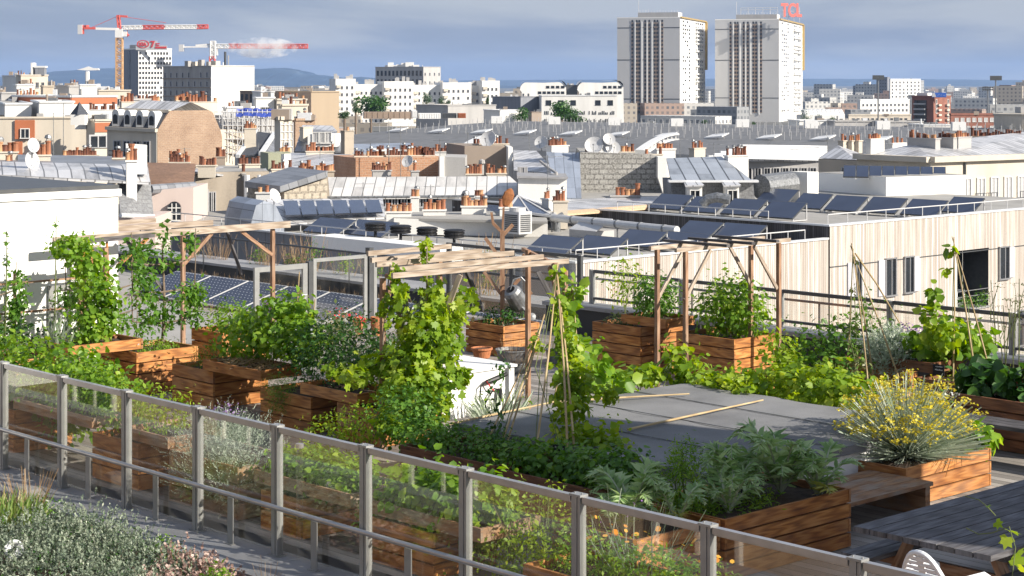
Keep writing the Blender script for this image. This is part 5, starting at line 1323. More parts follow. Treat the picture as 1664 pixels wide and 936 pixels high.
for i in range(9):
 q = G(330 + i * 80.0, 496 + i * 14, PZ + .1)
 aa = UX * q.x + UY * q.y
 tt = thing('flat_solar_panel', 'photovoltaic panel with dotted cells lying behind the gate', 'solar panel', gp(-46.5 + i * 1.86, 28.4, PZ + .06), GA, 'flat photovoltaic panels')
 tt['label'] = ['leftmost flat dotted solar panel, half behind the dry grass', 'flat dotted solar panel second from the left in the row behind the gate', 'flat dotted solar panel seen left of the gate frame', 'flat dotted solar panel seen through the glass gate', 'flat dotted solar panel behind the lever handle of the gate', 'flat dotted solar panel right of the gate post', 'flat dotted solar panel behind the tall glass panel', 'flat dotted solar panel behind the left post of the middle pergola', 'rightmost flat dotted solar panel behind the vine'][i]
 tl = Matrix.Rotation(R(17), 3, 'X')
 mb = MB(); mb.obox(tl @ Vector((.9, .85, .03)), (.9, 0, 0), tl @ Vector((0, .85, 0)), tl @ Vector((0, 0, .02))); mb.build('frame', M['white_metal'], tt)
 mb = MB(); mb.face([tl @ Vector(v) for v in ((.03, .03, .054), (1.77, .03, .054), (1.77, 1.67, .054), (.03, 1.67, .054))], [(0, 0), (1.73, 0), (1.73, 1.63), (0, 1.63)]); mb.build('cells', M['pv'], tt)
 mb = MB()
 for x in (.2, 1.6): mb.bar((x, 1.5, -.05), (x, 1.5, .42), .05, .05, (0, 1, 0)); mb.bar((x, .1, -.05), (x, .1, .03), .05, .05, (0, 1, 0))
 mb.build('stand', M['galv'], tt)
def tuft(a, b, z, label, n=60, L=.5, mat='leaf_brown', w=1.0, grp='wild plants on the planted parapet', leaf=None):
 t = thing('wild_plant', label, 'plant', gp(a, b, z), GA, grp)
 blades('stalk', t, 0, 0, 0, w, .3, n, L, mat, .3, 'needle')
 if leaf: leafy('foliage', t, [(0, 0, L * .4, w * .35, .25, L * .4)], 220, .07, leaf, 'kite', shell=.1)
 return t
for k, (px, py, L, lf, lb) in enumerate(((398, 425, .75, 'leaf_mid', 'green leafy weed behind the bracket left of the gate'), (455, 432, .6, 'leaf_mid', 'slim green weed on the parapet above the gate'), (535, 432, 1.2, 'leaf_mid', 'tall bright green weed with a spike on the parapet right of the gate'),
                               (565, 440, .8, 'leaf_bright', 'wide bright green weed patch on the parapet before the pergola'), (345, 415, .8, None, 'dry brown stalks on the parapet left of the gate'), (488, 430, .9, None, 'dry brown stalks on the parapet above the gate handle'),
                               (425, 425, .6, None, 'thin dry stalks between the green weeds'), (590, 448, .7, 'leaf_mid', 'green weeds beside the dark post of the glass panel'), (310, 410, .6, 'leaf_olive', 'olive weeds at the left end of the planted parapet'), (820, 470, 1.6, 'leaf_mid', 'tall pale green bush behind the watering can'))):
 q = G(px, py + 6, PZ + .6); a = UX * q.x + UY * q.y
 tuft(a, 33.0 if px < 700 else 32.6, PZ + .6, lb, 46 if lf is None else 18, L, 'leaf_brown', 1.0, leaf=lf)
for k in range(8):
 a = -47 + k * 2.1
 tuft(a, 31.6, PZ, 'dry grass along the foot of the black parapet behind the solar panels', 90, .45, 'leaf_brown', 2.2, 'dry grass behind the flat solar panels')
for k in range(3):
 tuft(-45 + k * 3.0, 27.9, PZ, 'dry grass tuft before the flat solar panels', 120, .3, 'leaf_brown', 2.4, 'dry grass before the flat solar panels')
TD = 90.0
Ck = P(1347, 368, TD)                      # near corner of the upper block
aT = UX * Ck.x + UY * Ck.y; bT = -UY * Ck.x + UX * Ck.y
z2 = Ck.z; z1 = HC - 256 * TD / F
q1 = G(914, 426, z1); b1 = -UY * q1.x + UX * q1.y
t = thing('timber_clad_building', 'pale timber clad building with two stepped roofs of solar collectors on the right', 'building', gp(aT, bT, GROUND_Z), GA)
def lz(z): return z - GROUND_Z
mb = MB(); mb.face([(0, b1 - bT, 0), (0, -.05, 0), (0, -.05, lz(z1)), (0, b1 - bT, lz(z1))], [(0, 0), (bT - b1, 0), (bT - b1, lz(z1)), (0, lz(z1))])
mb.face([(-60, b1 - bT, 0), (-60, 0, 0), (0, 0, 0), (0, b1 - bT, 0)]); mb.build('lower_timber_wall', M['timber'], t)
mb = MB(); mb.face([(-40, b1 - bT, 0), (-.02, b1 - bT, 0), (-.02, b1 - bT, lz(z1)), (-40, b1 - bT, lz(z1))], [(0, 0), (40, 0), (40, lz(z1)), (0, lz(z1))]); mb.build('grey_panel_wall', M['grey_clad'], t)
mb = MB(); mb.face([(-40, b1 - bT, lz(z1) - .25), (0, b1 - bT, lz(z1) - .25), (0, -.02, lz(z1) - .25), (-40, -.02, lz(z1) - .25)]); mb.build('lower_roof', M['gravel_roof'], t)
UW = 30.0
lo0, lo1 = reach(P(1347, 368, TD), Vector((-UY, UX, 0)), 1554), reach(P(1347, 368, TD), Vector((-UY, UX, 0)), 1606)
def zpx(px, py):
 q = Ck + Vector((-UY, UX, 0)) * reach(Ck, Vector((-UY, UX, 0)), px)
 return HC - (py - HY) * q.y / F
lz0, lz1 = lz(zpx(1580, 500)), lz(zpx(1580, 405))
mb = MB(); H2 = lz(z2)
def wf(y0, y1, za, zb): mb.face([(.05, y0, za), (.05, y1, za), (.05, y1, zb), (.05, y0, zb)], [(y0, za), (y1, za), (y1, zb), (y0, zb)], 0, .5)
wf(0, lo0, 0, H2); wf(lo1, UW, 0, H2); wf(lo0, lo1, 0, lz0); wf(lo0, lo1, lz1, H2)
mb.build('upper_timber_wall', M['timber'], t)
mb = MB(); mb.box(-1.8, lo0 + .02, lz0 - .05, -1.6, lo1 - .02, lz1); mb.box(-1.6, lo0 - .02, lz0, .0, lo0 + .005, lz1); mb.box(-1.6, lo1 - .005, lz0, .0, lo1 + .02, lz1)
mb.box(-1.6, lo0 + .01, lz1 - .02, .03, lo1 - .01, lz1 + .05); mb.build('loggia_wall', M['fence_dark'], t)
mb = MB(); mb.box(-1.58, lo0 + 1.2, lz0, -1.54, lo1 - .3, lz1 - .25); mb.build('loggia_door', M['win_glass'], t)
mb = MB(); mb.box(-1.6, lo0, lz0 - .08, .12, lo1, lz0); mb.build('loggia_floor', M['coping'], t)
mb = MB()
for z in (.35, .65, .95): mb.bar((.05, lo0, lz0 + z), (.05, lo1, lz0 + z), .03, .03)
mb.build('loggia_rail', M['rail_metal'], t)
mb = MB(); mb.face([(-40, 0, lz(z1) - .3), (.05, 0, lz(z1) - .3), (.05, 0, H2), (-40, 0, H2)], [(0, 0), (40, 0), (40, H2 - lz(z1)), (0, H2 - lz(z1))]); mb.build('dark_timber_wall', M['timber_dark'], t)
mb = MB(); mb.face([(-40, 0.02, H2 - .25), (.03, .02, H2 - .25), (.03, UW, H2 - .25), (-40, UW, H2 - .25)]); mb.build('upper_roof', M['gravel_roof'], t)
mb = MB(); mb.box(-.25, .12, H2 + .004, .10, UW, H2 + .09); mb.box(-40, -.10, H2 + .004, .10, .115, H2 + .09); mb.build('upper_flashing', M['white_flash'], t)
mb = MB(); mb.box(-.25, b1 - bT - .08, lz(z1) + .004, .06, -.06, lz(z1) + .09); mb.box(-40, b1 - bT - .08, lz(z1) + .004, -.255, b1 - bT + .2, lz(z1) + .09); mb.build('lower_flashing', M['white_flash'], t)
mb = MB(); sl = zpx(1347, 435) - GROUND_Z
mb.box(.052, .02, sl, .075, UW, sl + .05); mb.build('joint_strip', M['fence_dark'], t)
def twin(x0, x1, yt, yb, shutter):
 dv = Vector((-UY, UX, 0)); y0, y1 = reach(Ck, dv, x0), reach(Ck, dv, x1); za, zb = lz(zpx((x0 + x1) / 2, yb)), lz(zpx((x0 + x1) / 2, yt))
 mb = MB(); mb.box(.053, y0, za, .075, y1, zb, 0); w = (y1 - y0)
 mb.box(.076, y0 - .08, za, .16, y0, zb + .06, 1); mb.box(.076, y1, za, .16, y1 + .08, zb + .06, 1); mb.box(.076, y0 - .08, zb, .16, y1 + .08, zb + .07, 1); mb.box(.076, y0 - .1, za - .08, .2, y1 + .1, za - .003, 1)
 mb.box(.076, y0 + w * .62, za, .10, y0 + w * .70, zb, 1)
 mb.build('window', [M['win_glass'], M['rail_metal']], t)
 s0, s1 = shutter; y0, y1 = reach(Ck, dv, s0), reach(Ck, dv, s1)
 mb = MB(); mb.box(.056, y0, za, .13, y1, zb); mb.build('shutter', M['shutter_pale'], t)
for a in ((1437, 1452, 421, 479, (1425, 1435)), (1468, 1481, 418, 474, (1482, 1491)), (1622, 1636, 402, 452, (1638, 1645)), (1389, 1396, 425, 480, (1375, 1388)), (1652, 1664, 505, 560, (1640, 1650))): twin(*a)
tt = thing('balcony_chair', 'white folding chair on the loggia of the timber building', 'chair', gp(aT - .5, bT + (lo0 + lo1) / 2 - .6, GROUND_Z + lz0), GA)
mb = MB(); mb.box(-.25, -.25, .42, .25, .25, .46); mb.build('seat', M['plastic'], tt)
mb = MB(); mb.box(-.25, .2, .46, -.2, .25, .95); mb.box(.2, .2, .46, .25, .25, .95); mb.box(-.2, .2, .85, .2, .24, .95); mb.build('backrest', M['plastic'], tt)
for x in (-.22, .22):
 for y in (-.22, .22):
  mb = MB(); mb.box(x - .02, y - .02, 0, x + .02, y + .02, .418); mb.build('leg', M['plastic'], tt)
plant('balcony_plants', 'leafy pot plants along the loggia rail of the timber building', 'plant', gp(aT + .02, bT + (lo0 + lo1) / 2, GROUND_Z + lz0 + .1), [(0, -.8, .25, .25, .6, .4), (0, .7, .3, .25, .6, .5)], 500, .14, 'leaf_mid', stem=False)
railing('roof_railing', 'thin white railing along the lower timber roof', [gp(aT - .3, b1 + .3, z1 + .1), gp(aT - .3, bT - 1.5, z1 + .1)], .42, 12, 'white_metal', .03, 0)
railing('roof_railing', 'thin white railing along the grey panel roof edge behind the pergola', [gp(aT - 32, b1 + .3, z1 + .1), gp(aT - .6, b1 + .3, z1 + .1)], .42, 18, 'white_metal', .03, 0)
railing('roof_railing', 'thin white railing along the upper timber roof', [gp(aT - .3, bT + .3, z2 + .1), gp(aT - .3, bT + 26, z2 + .1)], .45, 16, 'white_metal', .03, 0)
railing('roof_railing', 'thin white railing on top of the dark timber wall', [gp(aT - 14.5, bT + .3, z2 + .1), gp(aT - 4, bT + .3, z2 + .1)], .42, 9, 'white_metal', .03, 0)
q0_, q1_ = G(880, 352, z1 + .6), G(1100, 374, z1 + .6)
tt = thing('vent_duct', 'long pale ventilation duct running across the lower roof before the dark timber wall', 'duct', q0_, 0)
mb = MB(); mb.tube([(0, 0, 0), (q1_ - q0_) / 2, q1_ - q0_], .20, 10); mb.build('pipe', M['white_metal'], tt)
mb = MB()
for k in range(6):
 p = (q1_ - q0_) * (k + .5) / 6; mb.tube([p - (q1_ - q0_).normalized() * .06, p + (q1_ - q0_).normalized() * .06], .225, 10)
 mb.bar(p + Vector((0, 0, -.2)), p + Vector((0, 0, -.75)), .08, .08, (0, 1, 0))
mb.build('bracket', M['galv'], tt)
def row(z, specs, tilt=32, L=1.5, grp='solar collectors on the timber clad roofs'):
 for x0, y0, x1, lb in specs:
  q = G(x0, y0, z); C = q; w = reach(q, Vector((UX, UY, 0)), x1)
  panel(x0, y0, q.y, w * .97, L, tilt, lb, group=grp)
zr1, zr2 = z1 - .2, z2 - .2
row(zr1, ((853, 412, 921, 'dark solar collector on the lower timber roof, leftmost behind the middle pergola slats'), (924, 413, 994, 'dark solar collector on the lower timber roof, second from the left in the front row'),
          (996, 402, 1060, 'dark solar collector on the lower timber roof, left one of the middle pair'), (1060, 406, 1132, 'dark solar collector on the lower timber roof, right one of the middle pair'),
          (1096, 386, 1154, 'dark solar collector on the lower timber roof, left one before the dark timber wall'), (1155, 390, 1225, 'dark solar collector on the lower timber roof, rightmost before the dark timber wall')), 30, 1.35)
row(zr2, ((1052, 342, 1106, 'solar collector on the upper roof, leftmost of the front row of four'), (1108, 347, 1164, 'solar collector on the upper roof, second of the front row of four'),
          (1170, 351, 1226, 'solar collector on the upper roof, third of the front row of four'), (1231, 356, 1290, 'solar collector on the upper roof, rightmost of the front row of four'),
          (1226, 332, 1280, 'solar collector on the upper roof, leftmost of the back row'), (1284, 341, 1334, 'solar collector on the upper roof, second of the back row'), (1338, 345, 1392, 'solar collector on the upper roof, third of the back row'),
          (1398, 348, 1456, 'solar collector on the upper roof, fourth of the back row'), (1462, 352, 1522, 'solar collector on the upper roof, fifth of the back row'), (1530, 348, 1582, 'solar collector on the upper roof, rightmost of the back row')), 32, 1.45)
row(zr1, ((492, 380, 552, 'solar collector on the grey panel roof, leftmost by the roof edge'), (554, 384, 622, 'solar collector on the grey panel roof, second from the left'), (636, 372, 694, 'solar collector behind the black roof fans, left one of a pair'),
          (696, 376, 760, 'solar collector behind the black roof fans, right one of a pair'), (752, 356, 806, 'solar collector behind the branching post, left of the air conditioner'), (808, 360, 850, 'solar collector behind the air conditioner')), 30, 1.35)
tt = thing('fan_plinth', 'long pale box on the grey panel roof carrying four black fans', 'plinth', P(507, 404, 85.0), GA)
mb = MB(); mb.box(0, 0, 0, 9.0, 1.3, .62); mb.build('box', M['white_box'], tt)
for k, (px, py) in enumerate(((610, 375), (651, 379), (694, 382), (738, 386))):
 q = P(px, py, 84.2)
 f = thing('roof_fan', ['leftmost black round roof fan on the pale box', 'second black round roof fan from the left on the pale box', 'third black round roof fan from the left on the pale box', 'rightmost black round roof fan on the pale box'][k], 'roof fan', q, 0, 'black roof fans')
 mb = MB(); mb.lathe([(.40, 0), (.47, .02), (.47, .10), (.43, .11), (.43, .14), (.48, .15), (.48, .24), (.44, .25), (.44, .28), (.50, .29), (.50, .33), (.40, .37), (.2, .34), (0, .34)], n=22); mb.build('housing', M['black_metal'], f)
 mb = MB(); mb.tube([(0, 0, 0), (0, 0, -1.0)], .07, 8); mb.build('shaft', M['black_metal'], f)
q = G(818, 382, z1 - .1)
tt = thing('air_conditioner', 'big white air conditioning unit with dark grilles behind the branching post', 'air conditioner', q, GA)
mb = MB(); mb.box(0, 0, .1, 1.15, .9, 1.22); mb.build('casing', M['white_metal'], tt, .02)
mb = MB()
for k in range(9): mb.box(.10, -.012, .2 + k * .1, 1.05, -.003, .27 + k * .1)
mb.build('grille', M['fence_dark'], tt)
mb = MB()
for k in range(9): mb.box(1.153, .10, .2 + k * .1, 1.162, .8, .27 + k * .1)
mb.build('side_grille', M['fence_dark'], tt)
mb = MB(); mb.lathe([(.42, 1.225), (.42, 1.42), (.38, 1.42), (.3, 1.30), (0, 1.30)], (.57, .45, 0), 20); mb.build('fan_ring', M['white_metal'], tt)
tt = thing('metal_duct', 'blue grey metal vent cowl on the roof beside the left collector', 'vent', G(905, 376, z1 - .1), .4)
mb = MB(); mb.tube([(0, 0, 0), (0, 0, .5), (.1, 0, .72), (.35, 0, .82)], .19, 12); mb.build('cowl', M['galv'], tt)
tt = thing('metal_duct', 'shiny curved vent cowl behind the front row of upper collectors', 'vent', P(1150, 333, 99), -.3)
mb = MB(); mb.tube([(-.3, 0, 0), (0, 0, .30), (.5, 0, .42), (1.2, 0, .30)], .27, 12); mb.build('cowl', M['galv'], tt)
tt = thing('roof_skylight', 'open grey framed skylight on the lower roof behind the left collectors', 'skylight', G(925, 384, z1 - .15), GA)
mb = MB(); mb.box(0, 0, 0, 1.9, 1.3, .35); mb.build('kerb', M['greywall'], tt)
mb = MB(); mb.obox((.95, .6, .62), (.95, 0, 0), (0, .6, .28), (0, -.01, .03)); mb.build('lid', M['white_metal'], tt)
# ================================================================== mid distance roofs
T0 = 46.9
t = thing('long_zinc_house', 'long low house with pale seamed zinc roof over a row of small windows', 'house', P(535, 330, 90), 0)
roofq(t, 'roof', [(536, 321, 110), (864, 318, 110), (828, 286, 114), (533, 288, 114)], 'zinc_pale')
pl = Pl(536, 322, 110.3, 90)
wallq(t, 'wall', pl, [(530, 322.5), (530, 420), (862, 420), (862, 319.5)], 'white_city')
A, B = pl.pt(530, 340), pl.pt(862, 340)
wins(t, A, B, [A.z + .18], 15, .85, .5, 'bare', 2.0, 1.5, .15)
mb = MB(); p, q = pl.pt(528, 322), pl.pt(864, 319); mb.tube([p + Vector((0, -.25, .05)), q + Vector((0, -.25, .05))], .09, 6); sub(t, 'gutter', mb, 'galv')
t = thing('stone_gable_house', 'house with tan stone block gable and grey sloping roof edge', 'house', P(460, 325, 105), 0)
pl = Pl(460, 330, 108, 62)
wallq(t, 'wall', pl, [(462, 312), (462, 400), (532, 400), (532, 290)], 'block_tan', Vector((-3, 6, 0)))
mb = MB(); a, b = pl.pt(456, 312), pl.pt(533, 287); n_ = Vector((-pl.d.y, pl.d.x, 0)); mb.poly_x([a + Vector((0, -.25, -.02)), b + Vector((0, -.25, -.02)), b + Vector((0, -.25, .35)), a + Vector((0, -.25, .35))], n_ * 6); sub(t, 'roof_edge', mb, 'zinc_dark')
chim_px(t, 417, 440, 312, 104, 1.2, 2, 90, 'white_city')
t = thing('barrel_roof_house', 'low blue grey zinc house with a row of dark collectors set into its roof', 'house', P(415, 360, 92), 0)
pl = Pl(408, 362, 96, 62)
wallq(t, 'gable', pl, [(408, 362), (408, 420), (462, 420), (462, 362), (448, 334), (430, 326), (416, 334)], 'zinc_blue', Vector((-2, 4, 0)))
roofq(t, 'roof', [(464, 363, 97), (626, 352, 101), (622, 322, 106), (432, 324, 101.5)], 'zinc')
for i in range(6):
 x0 = 466 + i * 26.5
 mb = MB(); q = [P(x0, 356.5 - i * .9, 97.3 + i * .6), P(x0 + 24, 355.5 - i * .9, 97.8 + i * .6), P(x0 + 18, 332.5 - .3 * i, 101 + i * .5), P(x0 - 5, 333 - .3 * i, 100.4 + i * .5)]
 mb.poly_x([k + Vector((0, -.35, .25)) for k in q], Vector((0, .15, -.1))); sub(t, 'collector', mb, 'collector')
dish(447, 318, 99, .42, 'grey satellite dish seen from behind on the zinc house left of the stone gable', az=60)
pts = block_pts(313, 313, 437, 280, 118, 75, ll=9)
t = house('stained_house', 'stained beige house with narrow windows and a white drain pipe', pts, 'stainedwall', parapet=0)
roofq(t, 'zinc_roof', [(311, 279, 117), (446, 290, 121), (432, 274, 127), (330, 270, 124)], 'zinc')
A, B = pts[0], pts[1]
wins(t, A, B, [A.z - 3.0, A.z - 6.2], 1, .5, 1.9, 'bare', .55, 3.9); wins(t, A, B, [A.z - 2.75], 2, .32, 1.5, 'bare', 1.0, 3.4); wins(t, A, B, [A.z - 3.1, A.z - 6.2], 1, .55, 1.5, 'bare', 4.0, .6)
mb = MB(); d_ = (B - A).normalized(); n_ = Vector((d_.y, -d_.x, 0))
for s, k in ((.70, .20), (.86, .12), (.02, .06)):
 p = A.lerp(B, s) + n_ * .3; mb.tube([Vector((p.x, p.y, GROUND_Z)), Vector((p.x, p.y, A.z - .2))], k, 7)
sub(t, 'drain_pipe', mb, 'white_flash')
chim_px(t, 318, 352, 268, 124, 1.3, 6, 75, 'cream', True)
chim_px(t, 388, 422, 266, 124, 1.3, 7, 75, 'cream', True)
chim_px(t, 393, 398, 281, 119, .5, 1, 75, 'concrete')
t = thing('zinc_lean_to_house', 'house with patched zinc lean-to roof and two bristling rows of orange pots', 'house', P(440, 300, 118), 0)
pl = Pl(440, 299, 118, 75)
wallq(t, 'wall', pl, [(438, 297), (438, 400), (486, 400), (486, 293)], 'cream', Vector((-2, 6, 0)))
roofq(t, 'roof', [(441, 296, 117), (486, 293, 119), (484, 276, 124), (438, 278, 122)], 'zinc')
chim_px(t, 486, 508, 277, 117, 4, 9, 75, 'stainedwall')
chim_px(t, 515, 542, 277, 117, 4, 10, 75, 'stainedwall')
chim_px(t, 441, 474, 274, 122, 2.0, 6, 75, 'cream', True)
t = thing('seamed_roof_house', 'broad pale seamed zinc roof with an olive end wall and low dark pots', 'house', P(470, 270, 135), 0)
roofq(t, 'roof', [(440, 274, 134), (575, 283, 130), (572, 251, 142), (470, 248, 146)], 'zinc')
pl = Pl(436, 249, 136, 80)
wallq(t, 'olive_wall', pl, [(436, 249), (436, 300), (462, 300), (462, 249)], 'greenwall', Vector((-1, 3, 0)))
wallq(t, 'white_wall', Pl(462, 249, 136, 30), [(462.3, 250), (462.3, 276), (472.5, 276), (472.5, 250)], 'white_city')
chim_px(t, 450, 471, 246, 140, .6, 5, 80, 'greenwall', True)
chim_px(t, 497, 542, 245, 144, .8, 12, 80, 'cream', False)
t = thing('slate_roof_house', 'house with steep dark slate roof edged in white', 'house', P(390, 255, 165), 0)
roofq(t, 'roof', [(386, 254, 165), (424, 250, 165), (445, 217, 172), (414, 213, 174)], 'slate')
mb = MB()
for a, b in (((386, 254, 164.8), (416, 213, 173.8)), ((424, 250, 164.8), (446, 217, 171.8))): mb.bar(P(*a), P(*b), .35, .3)
sub(t, 'white_verge', mb, 'white_flash')
roofq(t, 'zinc_cap', [(424, 250, 165.2), (452, 246, 168), (450, 222, 172), (445, 216, 172.3)], 'zinc_dark')
wallq(t, 'wall', Pl(386, 256, 165.5, 80), [(386, 255), (386, 330), (450, 330), (450, 252)], 'greywall', Vector((-1, 5, 0)))
chim_px(t, 397, 416, 208, 168, 6, 6, 80, 'cream')
pts = block_pts(446, 455, 475, 195, 160, T0)
t = house('chimney_tower', 'tall square stone chimney tower with a wire lattice on its sunny side', pts, 'cream', parapet=.3, cat='tower')
mb = MB(); A, B = pts[0], pts[1]; d_ = (B - A).normalized(); n_ = Vector((d_.y, -d_.x, 0)) * .08
for i in range(4): p = A.lerp(B, i / 3) + n_; mb.tube([p - Vector((0, 0, 4.5)), p - Vector((0, 0, .2))], .04, 4)
for i in range(7): mb.tube([A + n_ - Vector((0, 0, .4 + i * .65)), B + n_ - Vector((0, 0, .4 + i * .65))], .04, 4)
sub(t, 'lattice', mb, 'white_flash'); wins(t, A, B, [A.z - 2.9], 1, .7, 1.0, 'bare', .5, .5)
mb = MB(); mb.tube([P(452, 195, 160.5), P(456, 178, 160.5)], .28, 8); sub(t, 'flue', mb, 'cream')
t = thing('dormer_house', 'grey mansard house with a wide white dormer, left of the big grey hall', 'house', P(480, 240, 170), 0)
roofq(t, 'roof', [(478, 246, 168), (566, 246, 168), (545, 212, 176), (490, 210, 176)], 'zinc_dark')
roofq(t, 'top_roof', [(486, 212, 175.5), (548, 213, 175.5), (540, 204, 182), (492, 203, 182)], 'zinc')
pl = Pl(498, 240, 167, 86)
wallq(t, 'dormer', pl, [(500, 239), (546, 239), (545, 219), (500, 218)], 'white_city', Vector((0, 5, 0)))
A, B = pl.pt(500, 237), pl.pt(546, 237)
wins(t, A, B, [A.z + .3], 3, .7, .95, 'shut', .4, .4)
chim_px(t, 557, 572, 212, 165, 8, 1, T0, 'stainedwall')
chim_px(t, 490, 505, 206, 172, 2, 0, T0, 'cream')
wallq(t, 'wall', Pl(476, 247, 168.5, 86), [(476, 247), (476, 330), (568, 330), (568, 247)], 'greywall', Vector((0, 6, 0)))
t = thing('mansard_house', 'stone house with dark slate mansard, four round dormers and a big blank brick gable', 'house', P(255, 250, 190), 0)
g = Pl(255, 212, 190, 55)
wallq(t, 'brick_gable', g, [(255, 400), (361, 400), (361, 222), (358, 211), (346, 183), (338, 179), (276, 180), (256, 211)], 'brick_tan')
fdir = Pl(255, 212, 190, -62)
wallq(t, 'facade', fdir, [(254, 400), (254.5, 213), (174, 209), (174, 400)], 'cream', Vector((8, 8, 0)))
p0, p1 = fdir.pt(255.5, 212), fdir.pt(174, 208)
e0, e1 = g.pt(275, 181) + Vector((0, .3, 0)), None
back = (e0 - p0)
mb = MB(); q = [p1, p0, e0, p1 + back]
e = (q[1] - q[0]).normalized(); gg = (q[1] - q[0]).cross(q[3] - q[0]).normalized().cross(e)
mb.face(q, [((k - q[0]).dot(e), (k - q[0]).dot(gg)) for k in q]); sub(t, 'mansard', mb, 'slate')
top0, top1 = e0, p1 + back; bk = g.pt(344, 182) + Vector((0, .3, 0)) - e0
mb = MB(); mb.quad(top1, top0, top0 + bk * .5 + Vector((0, 0, 1.0)), top1 + bk * .5 + Vector((0, 0, 1.0))); mb.quad(top1 + bk * .5 + Vector((0, 0, 1.0)), top0 + bk * .5 + Vector((0, 0, 1.0)), top0 + bk, top1 + bk); sub(t, 'top_roof', mb, 'zinc')
mb = MB(); mb.bar(p1, p0, .7, .35); mb.bar(top1, top0, .4, .3); sub(t, 'cornice', mb, 'cream')
dd = (p0 - p1); L = dd.length; dd.normalize(); n_ = Vector((dd.y, -dd.x, 0))
for i in range(4):
 m = p1 + dd * L * (i + .62) / 4.15 + n_ * .1 + back * .12
 mb = MB(); w, h = .46, 1.75
 arc = [m - dd * w] + [m + dd * w * -math.cos(PI * k / 8) + Vector((0, 0, h - w + w * math.sin(PI * k / 8))) for k in range(9)] + [m + dd * w]
 mb.poly_x(arc[::-1], -n_ * 2.2, 0); sub(t, 'dormer', mb, 'win_white')
 mb = MB(); w2 = .30; arc = [m - dd * w2 + n_ * .05 + Vector((0, 0, .25))] + [m + n_ * .05 - dd * w2 * math.cos(PI * k / 8) + Vector((0, 0, h - .8 + w2 * math.sin(PI * k / 8))) for k in range(9)] + [m + dd * w2 + n_ * .05 + Vector((0, 0, .25))]
 mb.face(arc); sub(t, 'dormer_pane', mb, 'win_glass')
wins(t, p1, p0, [p0.z - 3.4, p0.z - 7], 4, .95, 2.3, 'bare', .9, .9)
mb = MB()
for k in range(3): mb.bar(p1 + dd * 1 + n_ * .9 + Vector((0, 0, -2.3 - k * .45)), p1 + dd * 4.5 + n_ * .9 + Vector((0, 0, -2.3 - k * .45)), .08, .1)
mb.obox(p1 + dd * 2.75 + n_ * .45 + Vector((0, 0, -3.5)), dd * 1.8, n_ * .5, Vector((0, 0, .1))); sub(t, 'balcony', mb, 'fence_dark')
for x0, x1, py, n in ((196, 217, 165, 4), (247, 266, 164, 5), (285, 306, 163, 6), (306, 352, 165, 9)): chim_px(t, x0, x1, py, 205, 1.6, n, 55, 'cream', tall=1.7)
t = thing('scaffolding', 'white scaffold wrapped round a house with a blue tarpaulin on top', 'scaffold', P(362, 255, 195), 0)
mb = MB(); pl = Pl(362, 250, 196, 70)
for f in range(3):
 off = Vector((-.3 * f, 1.0, 0)) * f
 for px in range(362, 452, 8): mb.tube([pl.pt(px, 262) + off, pl.pt(px, 178 + 2 * f) + off], .05, 4)
 for py in range(182, 258, 11): mb.tube([pl.pt(362, py) + off, pl.pt(450, py) + off], .05, 4)
for px in range(362, 440, 16): mb.tube([pl.pt(px, 255), pl.pt(px + 16, 222)], .04, 4); mb.tube([pl.pt(px + 16, 222), pl.pt(px, 190)], .04, 4)
sub(t, 'tube_frame', mb, 'white_metal')
mb = MB()
for py in (205, 227, 250): mb.poly_x([pl.pt(362, py) + Vector((0, .2, 0)), pl.pt(450, py) + Vector((0, .2, 0)), pl.pt(450, py) + Vector((-.3, 1.2, 0)), pl.pt(362, py) + Vector((-.3, 1.2, 0))], Vector((0, 0, -.06)))
sub(t, 'deck_boards', mb, 'pale_wood')
mb = MB(); pt_ = [pl.pt(384 + k * 6.6, 182 + rng.uniform(-1.5, 1.5)) + Vector((0, -.3, 0)) for k in range(11)]
for a, b in zip(pt_, pt_[1:]): mb.quad(a - Vector((0, 0, .5)), b - Vector((0, 0, .45)), b + Vector((0, rng.uniform(.5, .8), .35)), a + Vector((0, .6, .35)))
sub(t, 'tarpaulin', mb, 'tarp')
house('wrapped_house', 'grey house standing inside the scaffold', block_pts(366, 366, 448, 192, 200, 70, ll=8), 'greywall')
t = thing('orange_brick_house', 'house with a long orange brick gable wall topped by rows of dark pots', 'house', P(575, 280, 125), 0)
pl = Pl(575, 258, 126, 80)
wallq(t, 'brick_wall', pl, [(578, 257), (578, 330), (715, 330), (715, 254)], 'brick_orange', Vector((-2, 5, 0)))
wallq(t, 'white_corner', Pl(714, 254, 124, 78), [(714.5, 254.5), (714.5, 330), (722, 330), (722, 255)], 'white_city')
wallq(t, 'grey_flank', Pl(722, 254, 124.2, 95), [(722.3, 255), (722.3, 330), (756, 330), (756, 256)], 'greywall', Vector((0, 5, 0)))
for x0, x1, py, n in ((576, 625, 253, 10), (628, 690, 252, 13), (690, 706, 252, 4)): chim_px(t, x0, x1, py, 127.5, .5, n, 80, 'cream', True)
t = thing('white_parapet_house', 'house with low white parapet and dark pots before the blue skylight roof', 'house', P(650, 250, 150), 0)
wallq(t, 'wall', Pl(612, 246, 152, 85), [(612, 245), (612, 300), (745, 300), (745, 248)], 'white_city', Vector((-1, 6, 0)))
for x0, x1, py, n in ((612, 624, 243, 3), (650, 676, 243, 6), (693, 745, 246, 11)): chim_px(t, x0, x1, py, 152.5, .8, n, 85, 'white_city', True)
t = thing('blue_roof', 'long pale blue sheet metal roof before the grey hall', 'roof', P(575, 240, 170), 0)
roofq(t, 'sheet', [(571, 248, 165), (672, 246, 168), (668, 232, 180), (571, 234, 178)], 'zinc_blue')
wallq(t, 'wall', Pl(571, 249, 165.5, 86), [(571, 249), (571, 320), (672, 320), (672, 248)], 'greywall', Vector((-1, 8, 0)))
